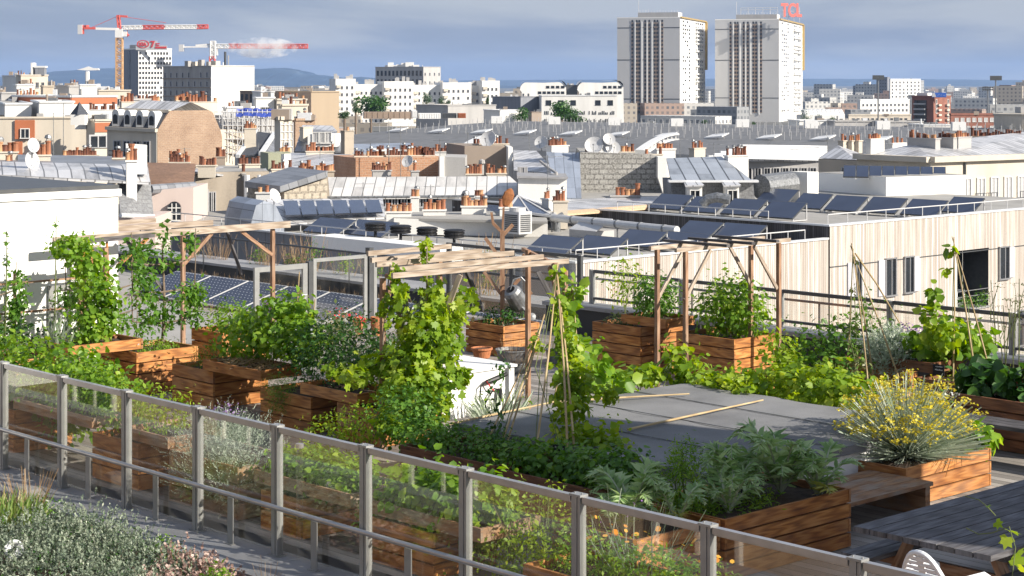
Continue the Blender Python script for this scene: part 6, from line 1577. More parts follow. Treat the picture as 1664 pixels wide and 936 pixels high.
c2 = thing('roof_chimney', 'small stack of red pots before the orange brick wall', 'chimney', P(640, 290, 118), 0, 'free standing chimneys')
chim_px(c2, 605, 635, 276, 118, 3, 9, 80, 'greywall', True)
c2 = thing('roof_chimney', 'single grey chimney with one capped pot beside a dish before the orange brick wall', 'chimney', P(672, 290, 117), 0, 'free standing chimneys')
chim_px(c2, 668, 680, 277, 117, 3, 1, 80, 'greywall')
dish(662, 262, 117, .40, 'satellite dish standing before the orange brick wall')
t = thing('brown_gable_house', 'house with tall plain brown gable wall and white edge, pots and a dish on top', 'house', P(755, 280, 128), 0)
pl = Pl(755, 238, 130, 82)
wallq(t, 'gable', pl, [(755, 237), (755, 330), (826, 330), (826, 238)], 'brownwall', Vector((-1.5, 6, 0)))
wallq(t, 'white_edge', Pl(826, 239, 128, 60), [(826.3, 239), (826.3, 330), (835, 330), (834, 288), (833, 239)], 'white_city', Vector((-.4, 6, 0)))
chim_px(t, 769, 826, 233, 132, .7, 11, 82, 'cream', True)
chim_px(t, 757, 782, 282, 120, 1.2, 6, 85, 'cream'); chim_px(t, 791, 822, 281, 120, 1.2, 7, 85, 'cream')
dish(793, 226, 131, .62, 'big satellite dish among the dark pots on the brown gable')
mb = MB(); mb.tube([P(783, 284, 121), P(783, 268, 121)], .14, 8); mb.lathe([(.1, 0), (.22, .1), (.2, .3), (0, .4)], P(783, 268, 121), 8); sub(t, 'vent_pipe', mb, 'concrete')
t = thing('ribbed_zinc_house', 'house with pale ribbed zinc slope right of the brown gable', 'house', P(850, 290, 126), 0)
roofq(t, 'roof', [(835, 276, 124), (905, 282, 122), (872, 245, 132), (834, 244, 133)], 'zinc')
wallq(t, 'wall', Pl(835, 280, 123, 85), [(835, 277), (835, 340), (900, 340), (900, 283)], 'greywall', Vector((0, 6, 0)))
A = Pl(835, 280, 122.9, 85); wins(t, A.pt(836, 288), A.pt(862, 288), [A.pt(845, 288).z], 3, .5, .7, 'bare', .2, .2)
mb = MB(); mb.tube([P(904, 330, 110), P(904, 281, 110), P(890, 272, 113), P(878, 262, 118)], .09, 6); sub(t, 'flue_pipe', mb, 'concrete')
t = thing('blue_zinc_house', 'house with steep blue grey zinc mansard beside the stone block gable', 'house', P(900, 320, 118), 0)
roofq(t, 'mansard', [(905, 322, 115), (945, 322, 115), (942, 248, 124), (888, 247, 124)], 'zinc_blue')
chim_px(t, 892, 919, 236, 127, 3, 8, T0, 'white_city', True)
dish(879, 231, 127, .48, 'satellite dish beside the white chimney right of the brown gable')
t = thing('white_hut', 'white rendered roof hut with a small orange fitting before the blue zinc mansard', 'hut', P(880, 320, 108), 0)
wallq(t, 'wall', Pl(842, 290, 108, 88), [(842, 289), (842, 360), (921, 360), (921, 291)], 'white_city', Vector((0, 4, 0)))
mb = MB(); pl = Pl(842, 290, 107.7, 88); mb.poly_x([pl.pt(840, 289), pl.pt(923, 291), pl.pt(923, 288), pl.pt(840, 286)], Vector((0, 4.4, 0))); sub(t, 'roof_slab', mb, 'coping')
chim_px(t, 886, 893, 322, 100, 1, 2, T0, 'white_city'); chim_px(t, 899, 922, 326, 99, 1.5, 5, 88, 'cream')
t = thing('stone_block_house', 'house with a big weathered grey stone block gable carrying four satellite dishes', 'house', P(940, 330, 122), 0)
pl = Pl(942, 248, 122, 88)
wallq(t, 'block_gable', pl, [(928, 322), (926, 420), (1085, 420), (1082, 320), (1068, 262), (1068, 253), (1060, 251), (943, 247), (941, 290)], 'block_grey', Vector((0, 8, 0)))
wallq(t, 'white_edge', Pl(1068, 258, 120.8, 88), [(1069, 255), (1069, 288), (1080, 322), (1091, 322), (1084, 290), (1083, 256)], 'white_city', Vector((0, 5, 0)))
chim_px(t, 1005, 1030, 246, 124, .6, 5, 88, 'cream'); chim_px(t, 1048, 1076, 250, 123, .4, 5, 88, 'cream'); chim_px(t, 950, 957, 247, 123, .3, 1, 88, 'cream')
chim_px(t, 1067, 1097, 241, 126, 2.6, 7, 88, 'white_city')
chim_px(t, 992, 1040, 317, 112, 2.0, 6, 88, 'greywall', tall=1.25)
for px, py, r, lb in ((965, 236, .62, 'largest dish on the stone block gable, leftmost of the four'), (982, 238, .56, 'dish on the stone block gable, second from the left'), (996, 240, .50, 'dish on the stone block gable, rightmost and lowest'), (990, 226, .42, 'small dish on a pole above the other three on the stone block gable')):
 dish(px, py, 122.5, r, lb, az=-8 if px < 990 else 10, pole=1.0)
antenna(936, 247, 123, 2.2, 'bare thin pole at the left end of the stone block gable', .1)
t = thing('leaded_roof_house', 'house with curved grey leaded zinc roof and two white dormers', 'house', P(1090, 330, 108), 0)
roofq(t, 'roof', [(1090, 293, 108), (1222, 293, 108), (1172, 254, 116), (1083, 257, 116)], 'zinc_wide')
wallq(t, 'slate_wall', Pl(1088, 296, 108.3, 90), [(1090, 297), (1096, 420), (1236, 420), (1224, 297)], 'slate_grey', Vector((0, 6, 0)))
mb = MB(); pl = Pl(1088, 295, 107.8, 90); mb.poly_x([pl.pt(1087, 296.5), pl.pt(1233, 296.5), pl.pt(1233, 293), pl.pt(1087, 293)], Vector((0, .8, 0))); sub(t, 'cornice', mb, 'white_flash')
for x0, x1 in ((1118, 1141), (1180, 1201)):
 pl = Pl(x0, 310, 106.6, 90)
 wallq(t, 'dormer', pl, [(x0, 303), (x0, 345), (x1, 345), (x1, 303)], 'white_city', Vector((0, 1.6, 0)))
 mb = MB(); mb.poly_x([pl.pt(x0 - 5, 304) + Vector((0, -.2, 0)), pl.pt(x1 + 3, 303) + Vector((0, -.2, 0)), pl.pt(x1, 299) + Vector((0, 1.6, 0)), pl.pt(x0 - 3, 299) + Vector((0, 1.6, 0))], Vector((0, 0, .1))); sub(t, 'dormer_roof', mb, 'zinc')
 A, B = pl.pt(x0, 325), pl.pt(x1, 325); wins(t, A, B, [A.z - .2], 1, .62, .80, 'white', .1, .1)
chim_px(t, 1180, 1213, 252, 115, 4, 7, 70, 'white_city', True)
pts = block_pts(1203, 1205, 1335, 263, 170, 84)
t = house('windowed_hall', 'long low grey building with a band of tall windows under a white ribbed roof', pts, 'greywall', parapet=0)
roofq(t, 'ribbed_roof', [(1140, 257, 168), (1345, 262, 171), (1330, 238, 186), (1215, 236, 188)], 'zinc_pale')
wins(t, pts[0], pts[1], [pts[0].z - 1.9], 8, .62, 1.35, 'bare', .35, .5)
mb = MB()
for k in range(6):
 a, b = P(1150 + k * 10, 257 - k * 3.6, 168 + k * 3.2), P(1344, 262 - k * 4.2, 171 + k * 3)
 mb.bar(a + Vector((0, 0, .15)), b + Vector((0, 0, .15)), .5, .22)
sub(t, 'roof_rib', mb, 'white_flash')
chim_px(t, 1124, 1142, 240, 150, 2.5, 5, T0, 'cream')
pts = block_pts(1330, 1392, 1424, 261, 150, 55, None, None)
t = house('hip_roof_pavilion', 'small stone pavilion with pyramid zinc roof and three chimneys', pts, 'beige', parapet=0)
ap = P(1362, 236, 155)
mb = MB()
for i in range(4): mb.face([pts[i] + Vector((0, 0, .05)), pts[(i + 1) % 4] + Vector((0, 0, .05)), ap])
sub(t, 'pyramid_roof', mb, 'zinc'); wins(t, pts[3], pts[0], [pts[0].z - 2.0], 1, .8, 1.4, 'bare', 2.5, .6)
for x0, x1 in ((1366, 1376), (1380, 1387), (1391, 1397)): chim_px(t, x0, x1, 228, 156, 3, 2, T0, 'cream')
pts = block_pts(1392, 1512, 1700, 262, 140, 55)
t = house('stone_apartment_block', 'long cream stone block with tall shuttered windows and balconies on the far right', pts, 'cream', parapet=0)
rA = P(1487, 234, 147); rB = P(1720, 208, 160)
E = [p + Vector((0, 0, .25)) for p in pts]
mb = MB(); mb.quad(E[0], E[1], rB, rA); mb.face([E[3], E[0], rA]); mb.quad(E[1], E[2], E[2] * .5 + rB * .5, rB); mb.quad(E[2], E[3], rA, rB)
sub(t, 'hip_roof', mb, 'zinc')
mb = MB()
for i in range(4): mb.bar(pts[i] + Vector((0, 0, .12)), pts[(i + 1) % 4] + Vector((0, 0, .12)), .9, .42)
sub(t, 'cornice', mb, 'cream')
A, B = pts[0], pts[1]; L = (B - A).length
for zz, hh in ((A.z - 3.3, 1.9), (A.z - 6.6, 1.9), (A.z - 9.9, 1.9)): wins(t, A, B, [zz], 7, .95, hh, 'shut', 2.0, 1.0)
n_ = Vector(((B - A).y, -(B - A).x, 0)).normalized(); d_ = (B - A).normalized()
for s in (.385, .775):
 for zz in (A.z - 3.5, A.z - 6.8):
  mb = MB(); c = A + d_ * L * s + n_ * .5; c.z = zz; mb.obox(c, d_ * 1.3, n_ * .5, Vector((0, 0, .09)))
  for k in range(9): p = c + d_ * (-1.25 + k * .31) + n_ * .46; mb.tube([p, p + Vector((0, 0, .95))], .025, 4)
  mb.bar(c + d_ * -1.25 + n_ * .46 + Vector((0, 0, .95)), c + d_ * 1.25 + n_ * .46 + Vector((0, 0, .95)), .05, .05); sub(t, 'balcony', mb, 'fence_dark')
mb = MB(); p = A + d_ * L * .28 + n_ * .1; mb.tube([Vector((p.x, p.y, GROUND_Z)), Vector((p.x, p.y, A.z - .2))], .09, 6); sub(t, 'drain_pipe', mb, 'fence_dark')
for x0, x1, py, H, w_ in ((1411, 1433, 225, 5, 'white_city'), (1478, 1524, 224, 6, 'greywall'), (1526, 1553, 223, 4, 'greywall'), (1553, 1574, 222, 5, 'greywall')): chim_px(t, x0, x1, py, 146, H, max(3, int((x1 - x0) / 3.4)), -35 if x1 - x0 > 25 else 55, w_)
chim_px(t, 1578, 1664, 221, 156, 5, 20, 100, 'brownwall', True)
chim_px(t, 1446, 1470, 232, 150, 2, 3, T0, 'white_city')
pts = block_pts(1328, 1440, 1570, 288, 118, 62)
t = house('white_parapet_building', 'white building with smooth rounded parapet carrying a row of collectors', pts, 'white_wall', parapet=0)
for i in range(8):
 x0 = 1370 + i * 21.0
 q = P(x0, 291 + .25 * i, 118.5 + i * .55)
 tt = panel(x0, 291, q.y, .80, 1.15, 38, ('solar collector on the white parapet building, number from the left: ' + ('first', 'second', 'third', 'fourth', 'fifth', 'sixth', 'seventh', 'eighth')[i]).replace('number from the left: ', '') + ' from the left', rz=R(-12), group='solar collectors on the white parapet building', mat='collector')
 tt.location = q
t = thing('white_vent_housing', 'white boxy ventilation housing left of the white parapet building', 'vent', P(1285, 300, 112), 0)
pts = block_pts(1284, 1312, 1330, 280, 112, T0)
mb = MB(); mb.prism([(p.x, p.y) for p in pts], GROUND_Z, pts[0].z); sub(t, 'housing', mb, 'white_city')
mb = MB(); mb.tube([P(1236, 304, 110), P(1284, 298, 112)], .75, 12); sub(t, 'duct', mb, 'galv')
pts = block_pts(-60, 236, 246, 288, 80, 20, None, None)
t = thing('zinc_edge_house', 'house with zinc covered attic edge and a grey slate end behind the white hut', 'house', P(100, 290, 84), 0)
roofq(t, 'zinc_attic', [(-20, 283, 84), (244, 296, 86), (240, 268, 90), (-20, 262, 92)], 'zinc')
roofq(t, 'slate_end', [(196, 350, 84), (250, 352, 86), (244, 290, 88), (190, 287, 87)], 'slate_grey')
roofq(t, 'flat_top', [(-20, 262, 92), (240, 268, 90), (236, 255, 110), (-20, 250, 112)], 'zinc_dark')
mb = MB(); mb.tube([P(196, 350, 83.8), P(250, 351.5, 85.8)], .10, 6); sub(t, 'gutter', mb, 'white_flash')
wallq(t, 'wall', Pl(196, 352, 84.5, 88), [(186, 352), (186, 420), (252, 420), (252, 353)], 'pinkwall', Vector((0, 4, 0)))
chim_px(t, 59, 82, 251, 95, 3.2, 3, 75, 'cream', tall=1.4); chim_px(t, -5, 29, 246, 96, 3.2, 4, 75, 'cream', tall=1.3); chim_px(t, 11, 19, 262, 94, 1, 2, 75, 'cream')
chim_px(t, 205, 222, 260, 86, 2.2, 3, 75, 'white_city', tall=1.1)
wallq(t, 'white_fire_wall', Pl(203, 236, 86.5, 70), [(205, 234), (205, 252), (222, 253), (222, 283), (239, 283), (239, 236)], 'white_city', Vector((-.2, .8, 0)))
chim_px(t, 183, 204, 256, 100, 2.5, 6, 75, 'cream', True)
dish(54, 236, 88, .36, 'grey satellite dish turned sideways, upper one of two above the zinc attic', az=55, el=10); dish(52, 261, 88, .46, 'grey satellite dish turned sideways, lower and larger of two above the zinc attic', az=60, el=10)
t = thing('tile_roof_house', 'house with brown tiled roof over a pinkish wall with one arched window', 'house', P(245, 310, 105), 0)
roofq(t, 'tile_roof', [(242, 307, 104), (314, 302, 107), (318, 266, 115), (238, 264, 115)], 'tile_brown')
wallq(t, 'wall', Pl(246, 308, 104.2, 84), [(246, 309), (246, 420), (314, 420), (314, 305)], 'pinkwall', Vector((0, 5, 0)))
mb = MB(); mb.tube([P(243, 308, 103.8), P(315, 303, 106.8)], .28, 8); sub(t, 'gutter', mb, 'zinc_dark')
pl = Pl(246, 308, 103.9, 84); c = pl.pt(283, 358); mb = MB()
w, h = .36, .7
arc = [c - pl.d * w] + [c - pl.d * w * math.cos(PI * k / 10) + Vector((0, 0, h + w * math.sin(PI * k / 10))) for k in range(11)] + [c + pl.d * w]
mb.poly_x(arc[::-1], Vector((0, .2, 0)), 0)
for x in (-.12, .12): mb.bar(c + pl.d * x + Vector((0, -.04, 0)), c + pl.d * x + Vector((0, -.04, h + .25)), .05, .05, (0, 1, 0), 1)
for zz in (0, .35, .7): mb.bar(c - pl.d * w + Vector((0, -.04, zz)), c + pl.d * w + Vector((0, -.04, zz)), .05, .05, (0, 0, 1), 1)
sub(t, 'arched_window', mb, ('win_glass', 'win_white'))
for x0, x1, py, n in ((276, 308, 263, 9), (322, 350, 268, 6)): chim_px(t, x0, x1, py, 117, .8, n, 84, 'cream', True)
pts = block_pts(-80, -80, 158, 193, 240, 80, ll=14)
t = house('cream_block', 'wide blank cream block with an orange framed window at the left edge', pts, 'cream')
pl = Pl(-80, 193, 239.7, 80)
mb = MB(); mb.poly_x([pl.pt(24, 226), pl.pt(56, 226), pl.pt(56, 195), pl.pt(24, 195)], Vector((0, .2, 0))); mb.poly_x([pl.pt(25, 262), pl.pt(36, 262), pl.pt(36, 230), pl.pt(25, 230)], Vector((0, .2, 0))); sub(t, 'orange_panel', mb, 'orange_panel')
A, B = pl.pt(32, 224), pl.pt(50, 224); wins(t, A + Vector((0, -.1, 0)), B + Vector((0, -.1, 0)), [A.z], 1, 1.2, 1.25, 'white', .05, .05)
house('white_roof_block', 'white block standing on the cream block, left one', block_pts(-30, 8, 51, 170, 252, 72), 'white_city')
house('white_roof_block', 'wide white block standing on the cream block, right one, with a grey flank', block_pts(51, 64, 120, 167, 250, 72), 'white_city')
antenna(87, 183, 200, 9, 'tall antenna with long thin arms before the cream block', 2.2, 10, 5); antenna(103, 168, 210, 11, 'tall thin pole before the cream block', .8)
pts = block_pts(140, 154, 186, 197, 235, 60)
t = house('orange_band_block', 'block with orange bands and a small window right of the cream block', pts, 'cream')
A, B = pts[0], pts[1]; d_ = (B - A).normalized(); n_ = Vector((d_.y, -d_.x, 0))
for za in (-.2, -4.9):
 mb = MB(); mb.poly_x([A + n_ * .1 + Vector((0, 0, za - 1.2)), B + n_ * .1 + Vector((0, 0, za - 1.2)), B + n_ * .1 + Vector((0, 0, za)), A + n_ * .1 + Vector((0, 0, za))], -n_ * .1); sub(t, 'orange_band', mb, 'orange_panel')
wins(t, A, B, [A.z - 3.3], 1, 2.4, 1.6, 'grey', .3, 2.0)
pts = block_pts(20, 116, 190, 158, 270, 46); t = house('long_orange_block', 'long white block with an orange strip under its flat roof', pts, 'white_city')
for i in (0, 3):
 A, B = (pts[0], pts[1]) if i == 0 else (pts[3], pts[0]); d_ = (B - A).normalized(); n_ = Vector((d_.y, -d_.x, 0))
 mb = MB(); mb.poly_x([A + n_ * .1 - Vector((0, 0, 1.0)), B + n_ * .1 - Vector((0, 0, 1.0)), B + n_ * .1 - Vector((0, 0, .1)), A + n_ * .1 - Vector((0, 0, .1))], -n_ * .1); sub(t, 'orange_band', mb, 'orange_panel')
t2 = thing('roof_turret', 'small roof turret with a dark pyramid cap before the long orange banded block', 'turret', P(128, 190, 235), 0)
mb = MB(); c = P(129, 190, 235); mb.box(c.x - .9, c.y - .9, c.z - 1, c.x + .9, c.y + .9, c.z + .3)
sub(t2, 'body', mb, 'white_city'); mb = MB(); mb.lathe([(1.2, .3), (0, 1.9)], c, 4); sub(t2, 'cap', mb, 'slate')
for k, (x0, x1, py, n) in enumerate(((145, 187, 178, 9), (122, 140, 190, 3), (60, 75, 245, 0))):
 if n: c2 = thing('roof_chimney', ('row of pale chimneys on the orange banded block', 'dark chimney pots beside the pyramid turret')[k], 'chimney', P(x0, py + 8, 240), 0, 'free standing chimneys'); chim_px(c2, x0, x1, py, 238, 1.6, n, 80, 'white_city', True, tall=1.8)
c2 = thing('roof_chimney', 'long low row of dark pots above the zinc attic at the left', 'chimney', P(115, 262, 118), 0, 'free standing chimneys'); chim_px(c2, 103, 160, 252, 118, 1.4, 14, 80, 'cream', True)
c2 = thing('roof_chimney', 'row of small pots left of the scaffold, below the brick gable', 'chimney', P(290, 262, 130), 0, 'free standing chimneys'); chim_px(c2, 275, 305, 257, 130, 1.4, 7, 80, 'cream')
c2 = thing('roof_chimney', 'dark capped chimney right below the brick gable', 'chimney', P(356, 262, 128), 0, 'free standing chimneys'); chim_px(c2, 352, 366, 254, 128, 2.4, 4, 80, 'brownwall', True)
for k, (x0, x1, py, n, d, lb) in enumerate(((628, 668, 343, 8, 96, 'row of orange pots with metal caps before the long zinc roof, left one'), (688, 724, 340, 5, 97, 'row of orange pots with metal caps before the long zinc roof, middle one'), (750, 790, 334, 9, 98, 'dense row of orange pots behind the rusty leaf ornament'),
                                           (812, 830, 336, 4, 97, 'short row of orange pots right of the rusty leaf ornament'), (668, 681, 319, 2, 106, 'two orange pots against the long zinc roof, left'), (772, 784, 318, 2, 106, 'two orange pots against the long zinc roof, right'))):
 c2 = thing('roof_chimney', lb, 'chimney', P(x0, py + 12, d), 0, 'free standing chimneys'); chim_px(c2, x0, x1, py, d, 1.6, n, 88, 'white_city', tall=1.15)
t = thing('white_low_roof', 'low white flat roof between the orange pots and the collectors', 'roof', P(760, 350, 97), 0)
roofq(t, 'slab', [(640, 354, 95), (890, 360, 93.5), (885, 342, 101), (645, 345, 100)], 'gravel_roof')
wallq(t, 'edge', Pl(640, 355, 94.8, 92), [(640, 355), (640, 380), (890, 386), (890, 361)], 'white_city', Vector((0, 3, 0)))
t = thing('glass_pyramid', 'small glazed blue pyramid rooflight with white ribs behind the air conditioner', 'rooflight', P(850, 350, 98), 0)
ap = P(842, 318, 101); bs = [P(824, 342, 97), P(900, 352, 96), P(905, 338, 104), P(836, 334, 105)]
mb = MB()
for i in range(4): mb.face([bs[i], bs[(i + 1) % 4], ap])
sub(t, 'glazing', mb, 'collector')
mb = MB()
for i in range(4):
 mb.bar(bs[i], ap, .1, .1); mb.bar(bs[i].lerp(bs[(i + 1) % 4], .5), ap, .08, .08); mb.bar(bs[i], bs[(i + 1) % 4], .12, .12)
sub(t, 'rib', mb, 'white_metal')
t = thing('zinc_shed_roof', 'thin ribbed zinc shed roof before the stone block gable', 'roof', P(960, 330, 106), 0)
roofq(t, 'sheet', [(921, 342, 100), (1080, 330, 106), (1075, 319, 114), (918, 324, 110)], 'zinc')
roofq(t, 'terrace', [(921, 347, 99), (1070, 336, 105), (1080, 330, 106), (921, 342, 100)], 'tan_tile')
antenna(890, 252, 104, 9, 'tall grey aerial mast before the ribbed zinc slope', 2.0, 30); antenna(632, 196, 125, 7, 'tall aerial with bent arms above the orange brick wall', 1.6, 15); antenna(651, 205, 126, 6, 'thin aerial right of the bent one above the orange brick wall', .6)
antenna(402, 312, 112, 7, 'thick white pole before the stained beige house', .1)
for k, (px, py, d, h, lb) in enumerate(((148, 238, 140, 5, 'aerial above the dark pots left of the mansard house'), (230, 250, 110, 4, 'aerial beside the white fire wall'), (300, 240, 150, 4, 'aerial before the brick gable'), (420, 232, 150, 4, 'aerial before the dark slate roof'), (520, 236, 140, 4, 'aerial above the broad seamed zinc roof'), (602, 232, 140, 4, 'aerial left of the bent armed one'),
 (715, 226, 140, 5, 'aerial behind the white parapet house'), (760, 214, 140, 4, 'aerial above the brown gable pots'), (860, 222, 132, 5, 'aerial above the ribbed zinc slope'), (1020, 222, 126, 4, 'aerial behind the dishes on the stone block gable'), (1105, 224, 130, 4, 'aerial above the leaded roof house'), (1160, 232, 130, 3, 'aerial at the ridge of the leaded roof'), (1250, 226, 190, 4, 'aerial on the ribbed white roof'), (1345, 222, 160, 3, 'aerial above the stone pavilion'), (1600, 205, 158, 4, 'aerial over the long chimney wall at the right'), (1640, 203, 158, 4, 'aerial at the right end of the long chimney wall'), (700, 300, 106, 3.5, 'aerial before the long zinc roof'), (590, 296, 108, 3, 'thin aerial at the left end of the long zinc roof'))):
 antenna(px, py, d, h, lb, rng.uniform(.5, 1.4), rng.uniform(-60, 60), rng.choice((3, 4, 6)))
# ================================================================== the far city
t = thing('station_hall', 'huge low grey barrel roofed hall studded with rows of white posts', 'hall', P(900, 250, 300), 0)
NS, NQ = 40, 10
fL, fR = P(455, 240, 335), P(1560, 262, 262)
axis = (fR - fL); Lh = axis.length; ax = axis.normalized(); bk = Vector((-ax.y, ax.x, 0)).normalized()
if bk.y < 0: bk = -bk
def hp(s, q):
 """s along the hall (0-1), q up the roof (0 eave, 1 ridge)"""
 r = fL.lerp(fR, s) + bk * (78 * q); r.z = -6.9 + 2.8 * math.sin(q * PI / 2) ** .9; return r
mb = MB()
for i in range(NS):
 for j in range(NQ):
  a, b, c, d = hp(i / NS, j / NQ), hp((i + 1) / NS, j / NQ), hp((i + 1) / NS, (j + 1) / NQ), hp(i / NS, (j + 1) / NQ)
  u0, u1 = Lh * i / NS, Lh * (i + 1) / NS; v0, v1 = 80 * j / NQ, 80 * (j + 1) / NQ
  mb.face([a, b, c, d], [(u0, v0), (u1, v0), (u1, v1), (u0, v1)], 0, .4, True)
sub(t, 'barrel_roof', mb, 'hall')
mb = MB(); mb.poly_x([Vector((hp(0, 0).x, hp(0, 0).y, GROUND_Z)), Vector((hp(1, 0).x, hp(1, 0).y, GROUND_Z)), hp(1, 0), hp(0, 0)], bk * .3)
mb.poly_x([Vector((hp(0, 1).x, hp(0, 1).y, GROUND_Z)), hp(0, 1), hp(1, 1), Vector((hp(1, 1).x, hp(1, 1).y, GROUND_Z))], bk * -.3)
for s in (0, 1):
 mb.face([Vector((hp(s, 0).x, hp(s, 0).y, GROUND_Z))] + [hp(s, k / 8) for k in range(9)] + [Vector((hp(s, 1).x, hp(s, 1).y, GROUND_Z))])
sub(t, 'side_wall', mb, 'greywall')
mb1 = MB(); mb1.box(-.045, -.045, 0, .045, .045, 1.0); pm = mb1.mesh('post', [M['hall_post']])
rest = MB(); cnt = 0
for q, H in ((.36, 1.45), (.47, 1.35), (.60, 1.25), (.75, 1.15), (.92, 1.1)):
 for k in range(82):
  p = hp((k + rng.uniform(.35, .65)) / 82, q); h = H * rng.uniform(.85, 1.1)
  if q == .36 and k % 7 < 10 and cnt < 100:
   o = link('post', pm, t, loc=p - t.location); o.scale = (1, 1, h); cnt += 1
  elif cnt < 100: o = link('post', pm, t, loc=p - t.location); o.scale = (1, 1, h); cnt += 1
  else: rest.box(p.x - .045, p.y - .045, p.z, p.x + .045, p.y + .045, p.z + h)
sub(t, 'post_field', rest, 'hall_post', 'stuff')
for k in range(13):
 p = hp((k + .55) / 13, .34); mb = MB(); mb.poly_x([p + ax * -1.9 + Vector((0, 0, .1)), p + ax * 1.6 + Vector((0, 0, .4)), p + ax * 2.0 + bk * 1.8 + Vector((0, 0, .9)), p + ax * -1.2 + bk * 1.8 + Vector((0, 0, .6))], Vector((0, 0, .2))); sub(t, 'roof_flap', mb, 'skylight')
for k in range(9):
 p = hp((k + .3) / 9, .8); mb = MB(); mb.box(p.x - 1.2, p.y - .8, p.z, p.x + 1.2, p.y + .8, p.z + 1.5); sub(t, 'skylight', mb, 'skylight')
for px in (735, 1032):
 mb = MB(); pts_ = [P(px + 66 * s, (252, 249)[px > 900] - 32 * math.sin(s * PI / 2) - (0 if px < 900 else -1), 235 + 40 * s) for s in [i / 10 for i in range(11)]]
 for a, b in zip(pts_, pts_[1:]): mb.bar(a, b, 1.1, .22); mb.bar(a - Vector((0, 0, .75)), b - Vector((0, 0, .75)), 1.1, .18)
 for a in pts_: mb.bar(a, a - Vector((0, 0, .75)), .9, .12, (1, 0, 0))
 tt = thing('arched_truss', ('white arched roof truss left of the brown gable pots', 'white arched roof truss behind the orange pots of the stone block gable')[px > 900], 'truss', pts_[0], 0, 'arched trusses'); sub(tt, 'arch', mb, 'skylight')
def tower(name, label, pxl, pxc, pxr, pyt, d, t_, sign=False):
 pts = block_pts(pxl, pxc, pxr, pyt, d, t_)
 t = house(name, label, pts, 'tower_white', parapet=.6, cat='tower')
 A, B, D = pts[0], pts[1], pts[3]
 dl = (A - D); Ll = dl.length; dl.normalize(); nl = Vector((dl.y, -dl.x, 0))
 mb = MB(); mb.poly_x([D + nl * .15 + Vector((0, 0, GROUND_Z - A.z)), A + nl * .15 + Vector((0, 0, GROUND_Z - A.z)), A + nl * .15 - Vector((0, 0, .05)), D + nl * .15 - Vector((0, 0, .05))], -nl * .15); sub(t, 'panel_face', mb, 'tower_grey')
 nf = 24; fh = (A.z - GROUND_Z - 6) / nf
 cols = (.245, .315, .36, .445, .51, .60, .645, .715) 
 ms = MB(); fin = MB()
 for c, w in ((.245, 1.3), (.335, 2.6), (.45, 1.3), (.515, 1.3), (.625, 2.8), (.72, 1.3)):
  p = D + dl * Ll * c + nl * .2
  ms.obox(Vector((p.x, p.y, (GROUND_Z + 5 + A.z - 2) / 2)), dl * w / 2, nl * .12, Vector((0, 0, (A.z - GROUND_Z - 8) / 2)))
 sub(t, 'brown_spandrel', ms, 'tower_band')
 for c in (.29, .395, .48, .56, .69):
  p = D + dl * Ll * c + nl * .3; fin.obox(Vector((p.x, p.y, (GROUND_Z + 4 + A.z - 1.5) / 2)), dl * .35, nl * .3, Vector((0, 0, (A.z - GROUND_Z - 6.5) / 2)))
 sub(t, 'vertical_fin', fin, 'tower_white')
 for z in (A.z - 5.6, A.z - 24.5, A.z - 47.5):
  jt = MB(); jt.obox(Vector(((A.x + D.x) / 2, (A.y + D.y) / 2, z)) + nl * .2, dl * Ll / 2, nl * .06, Vector((0, 0, .22))); sub(t, 'floor_joint', jt, 'fence_dark')
 mw = MB(); mw.box(-.5, -.06, 0, .5, 0, 1.0); me = mw.mesh('window', [M['tower_win']]); k = 0; rest = MB()
 for f in range(nf):
  z = GROUND_Z + 6 + f * fh
  for c, w in ((.245, 1.1), (.315, 1.0), (.355, 1.1), (.45, 1.1), (.515, 1.1), (.60, 1.1), (.645, 1.1), (.72, 1.1)):
   p = D + dl * Ll * c + nl * .33
   if f >= nf - 8 and k < 64:
    o = put(t, me, 'window', D, dl, Ll * c, z, .38); o.scale = (w, 1, fh * .55); k += 1
   else: rest.obox(Vector((p.x, p.y, z + fh * .275)) + nl * .02, dl * w / 2, nl * .03, Vector((0, 0, fh * .275)))
 sub(t, 'window_field', rest, 'tower_win', 'stuff')
 dr = (B - A); Lr = dr.length; dr.normalize(); nr = Vector((dr.y, -dr.x, 0)); bal = MB(); rest = MB(); sh = MB(); kk = 0
 for f in range(nf):
  z = GROUND_Z + 6 + f * fh
  for c in (.12, .20, .28, .36, .62, .70, .80, .88):
   if rng.random() < .22: continue
   if f >= nf - 5 and kk < 36:
    o = put(t, me, 'window', A, dr, Lr * c, z, .06); o.scale = (Lr * .05, 1, fh * .5); kk += 1
   else: p = A + dr * Lr * c + nr * .04; (rest if rng.random() < .6 else sh).obox(Vector((p.x, p.y, z + fh * .25)), dr * Lr * .025, nr * .03, Vector((0, 0, fh * .25)))
  if f % 2 == 0 or rng.random() < .3:
   p = A + dr * Lr * .76 + nr * .5; bal.obox(Vector((p.x, p.y, z - .1)), dr * Lr * .17, nr * .5, Vector((0, 0, .45)))
 sub(t, 'side_window_field', rest, 'tower_win', 'stuff'); sub(t, 'shutter_field', sh, 'win_grey', 'stuff'); sub(t, 'balcony_field', bal, 'win_white', 'stuff')
 g = MB(); p = B + nr * .5
 g.obox(Vector((p.x, p.y, A.z - 15)), dr * 1.0, nr * .9, Vector((0, 0, 15))); q = (A + B) / 2 + nr * .4; g.obox(Vector((q.x, q.y, A.z + .4)), dr * Lr * .5, nr * .7, Vector((0, 0, .4))); sub(t, 'gold_frame', g, 'gold')
 ph = MB(); c0 = D + dl * Ll * .32 - nl * 2; c1 = D + dl * Ll * .96 - nl * 2; up = 3.4
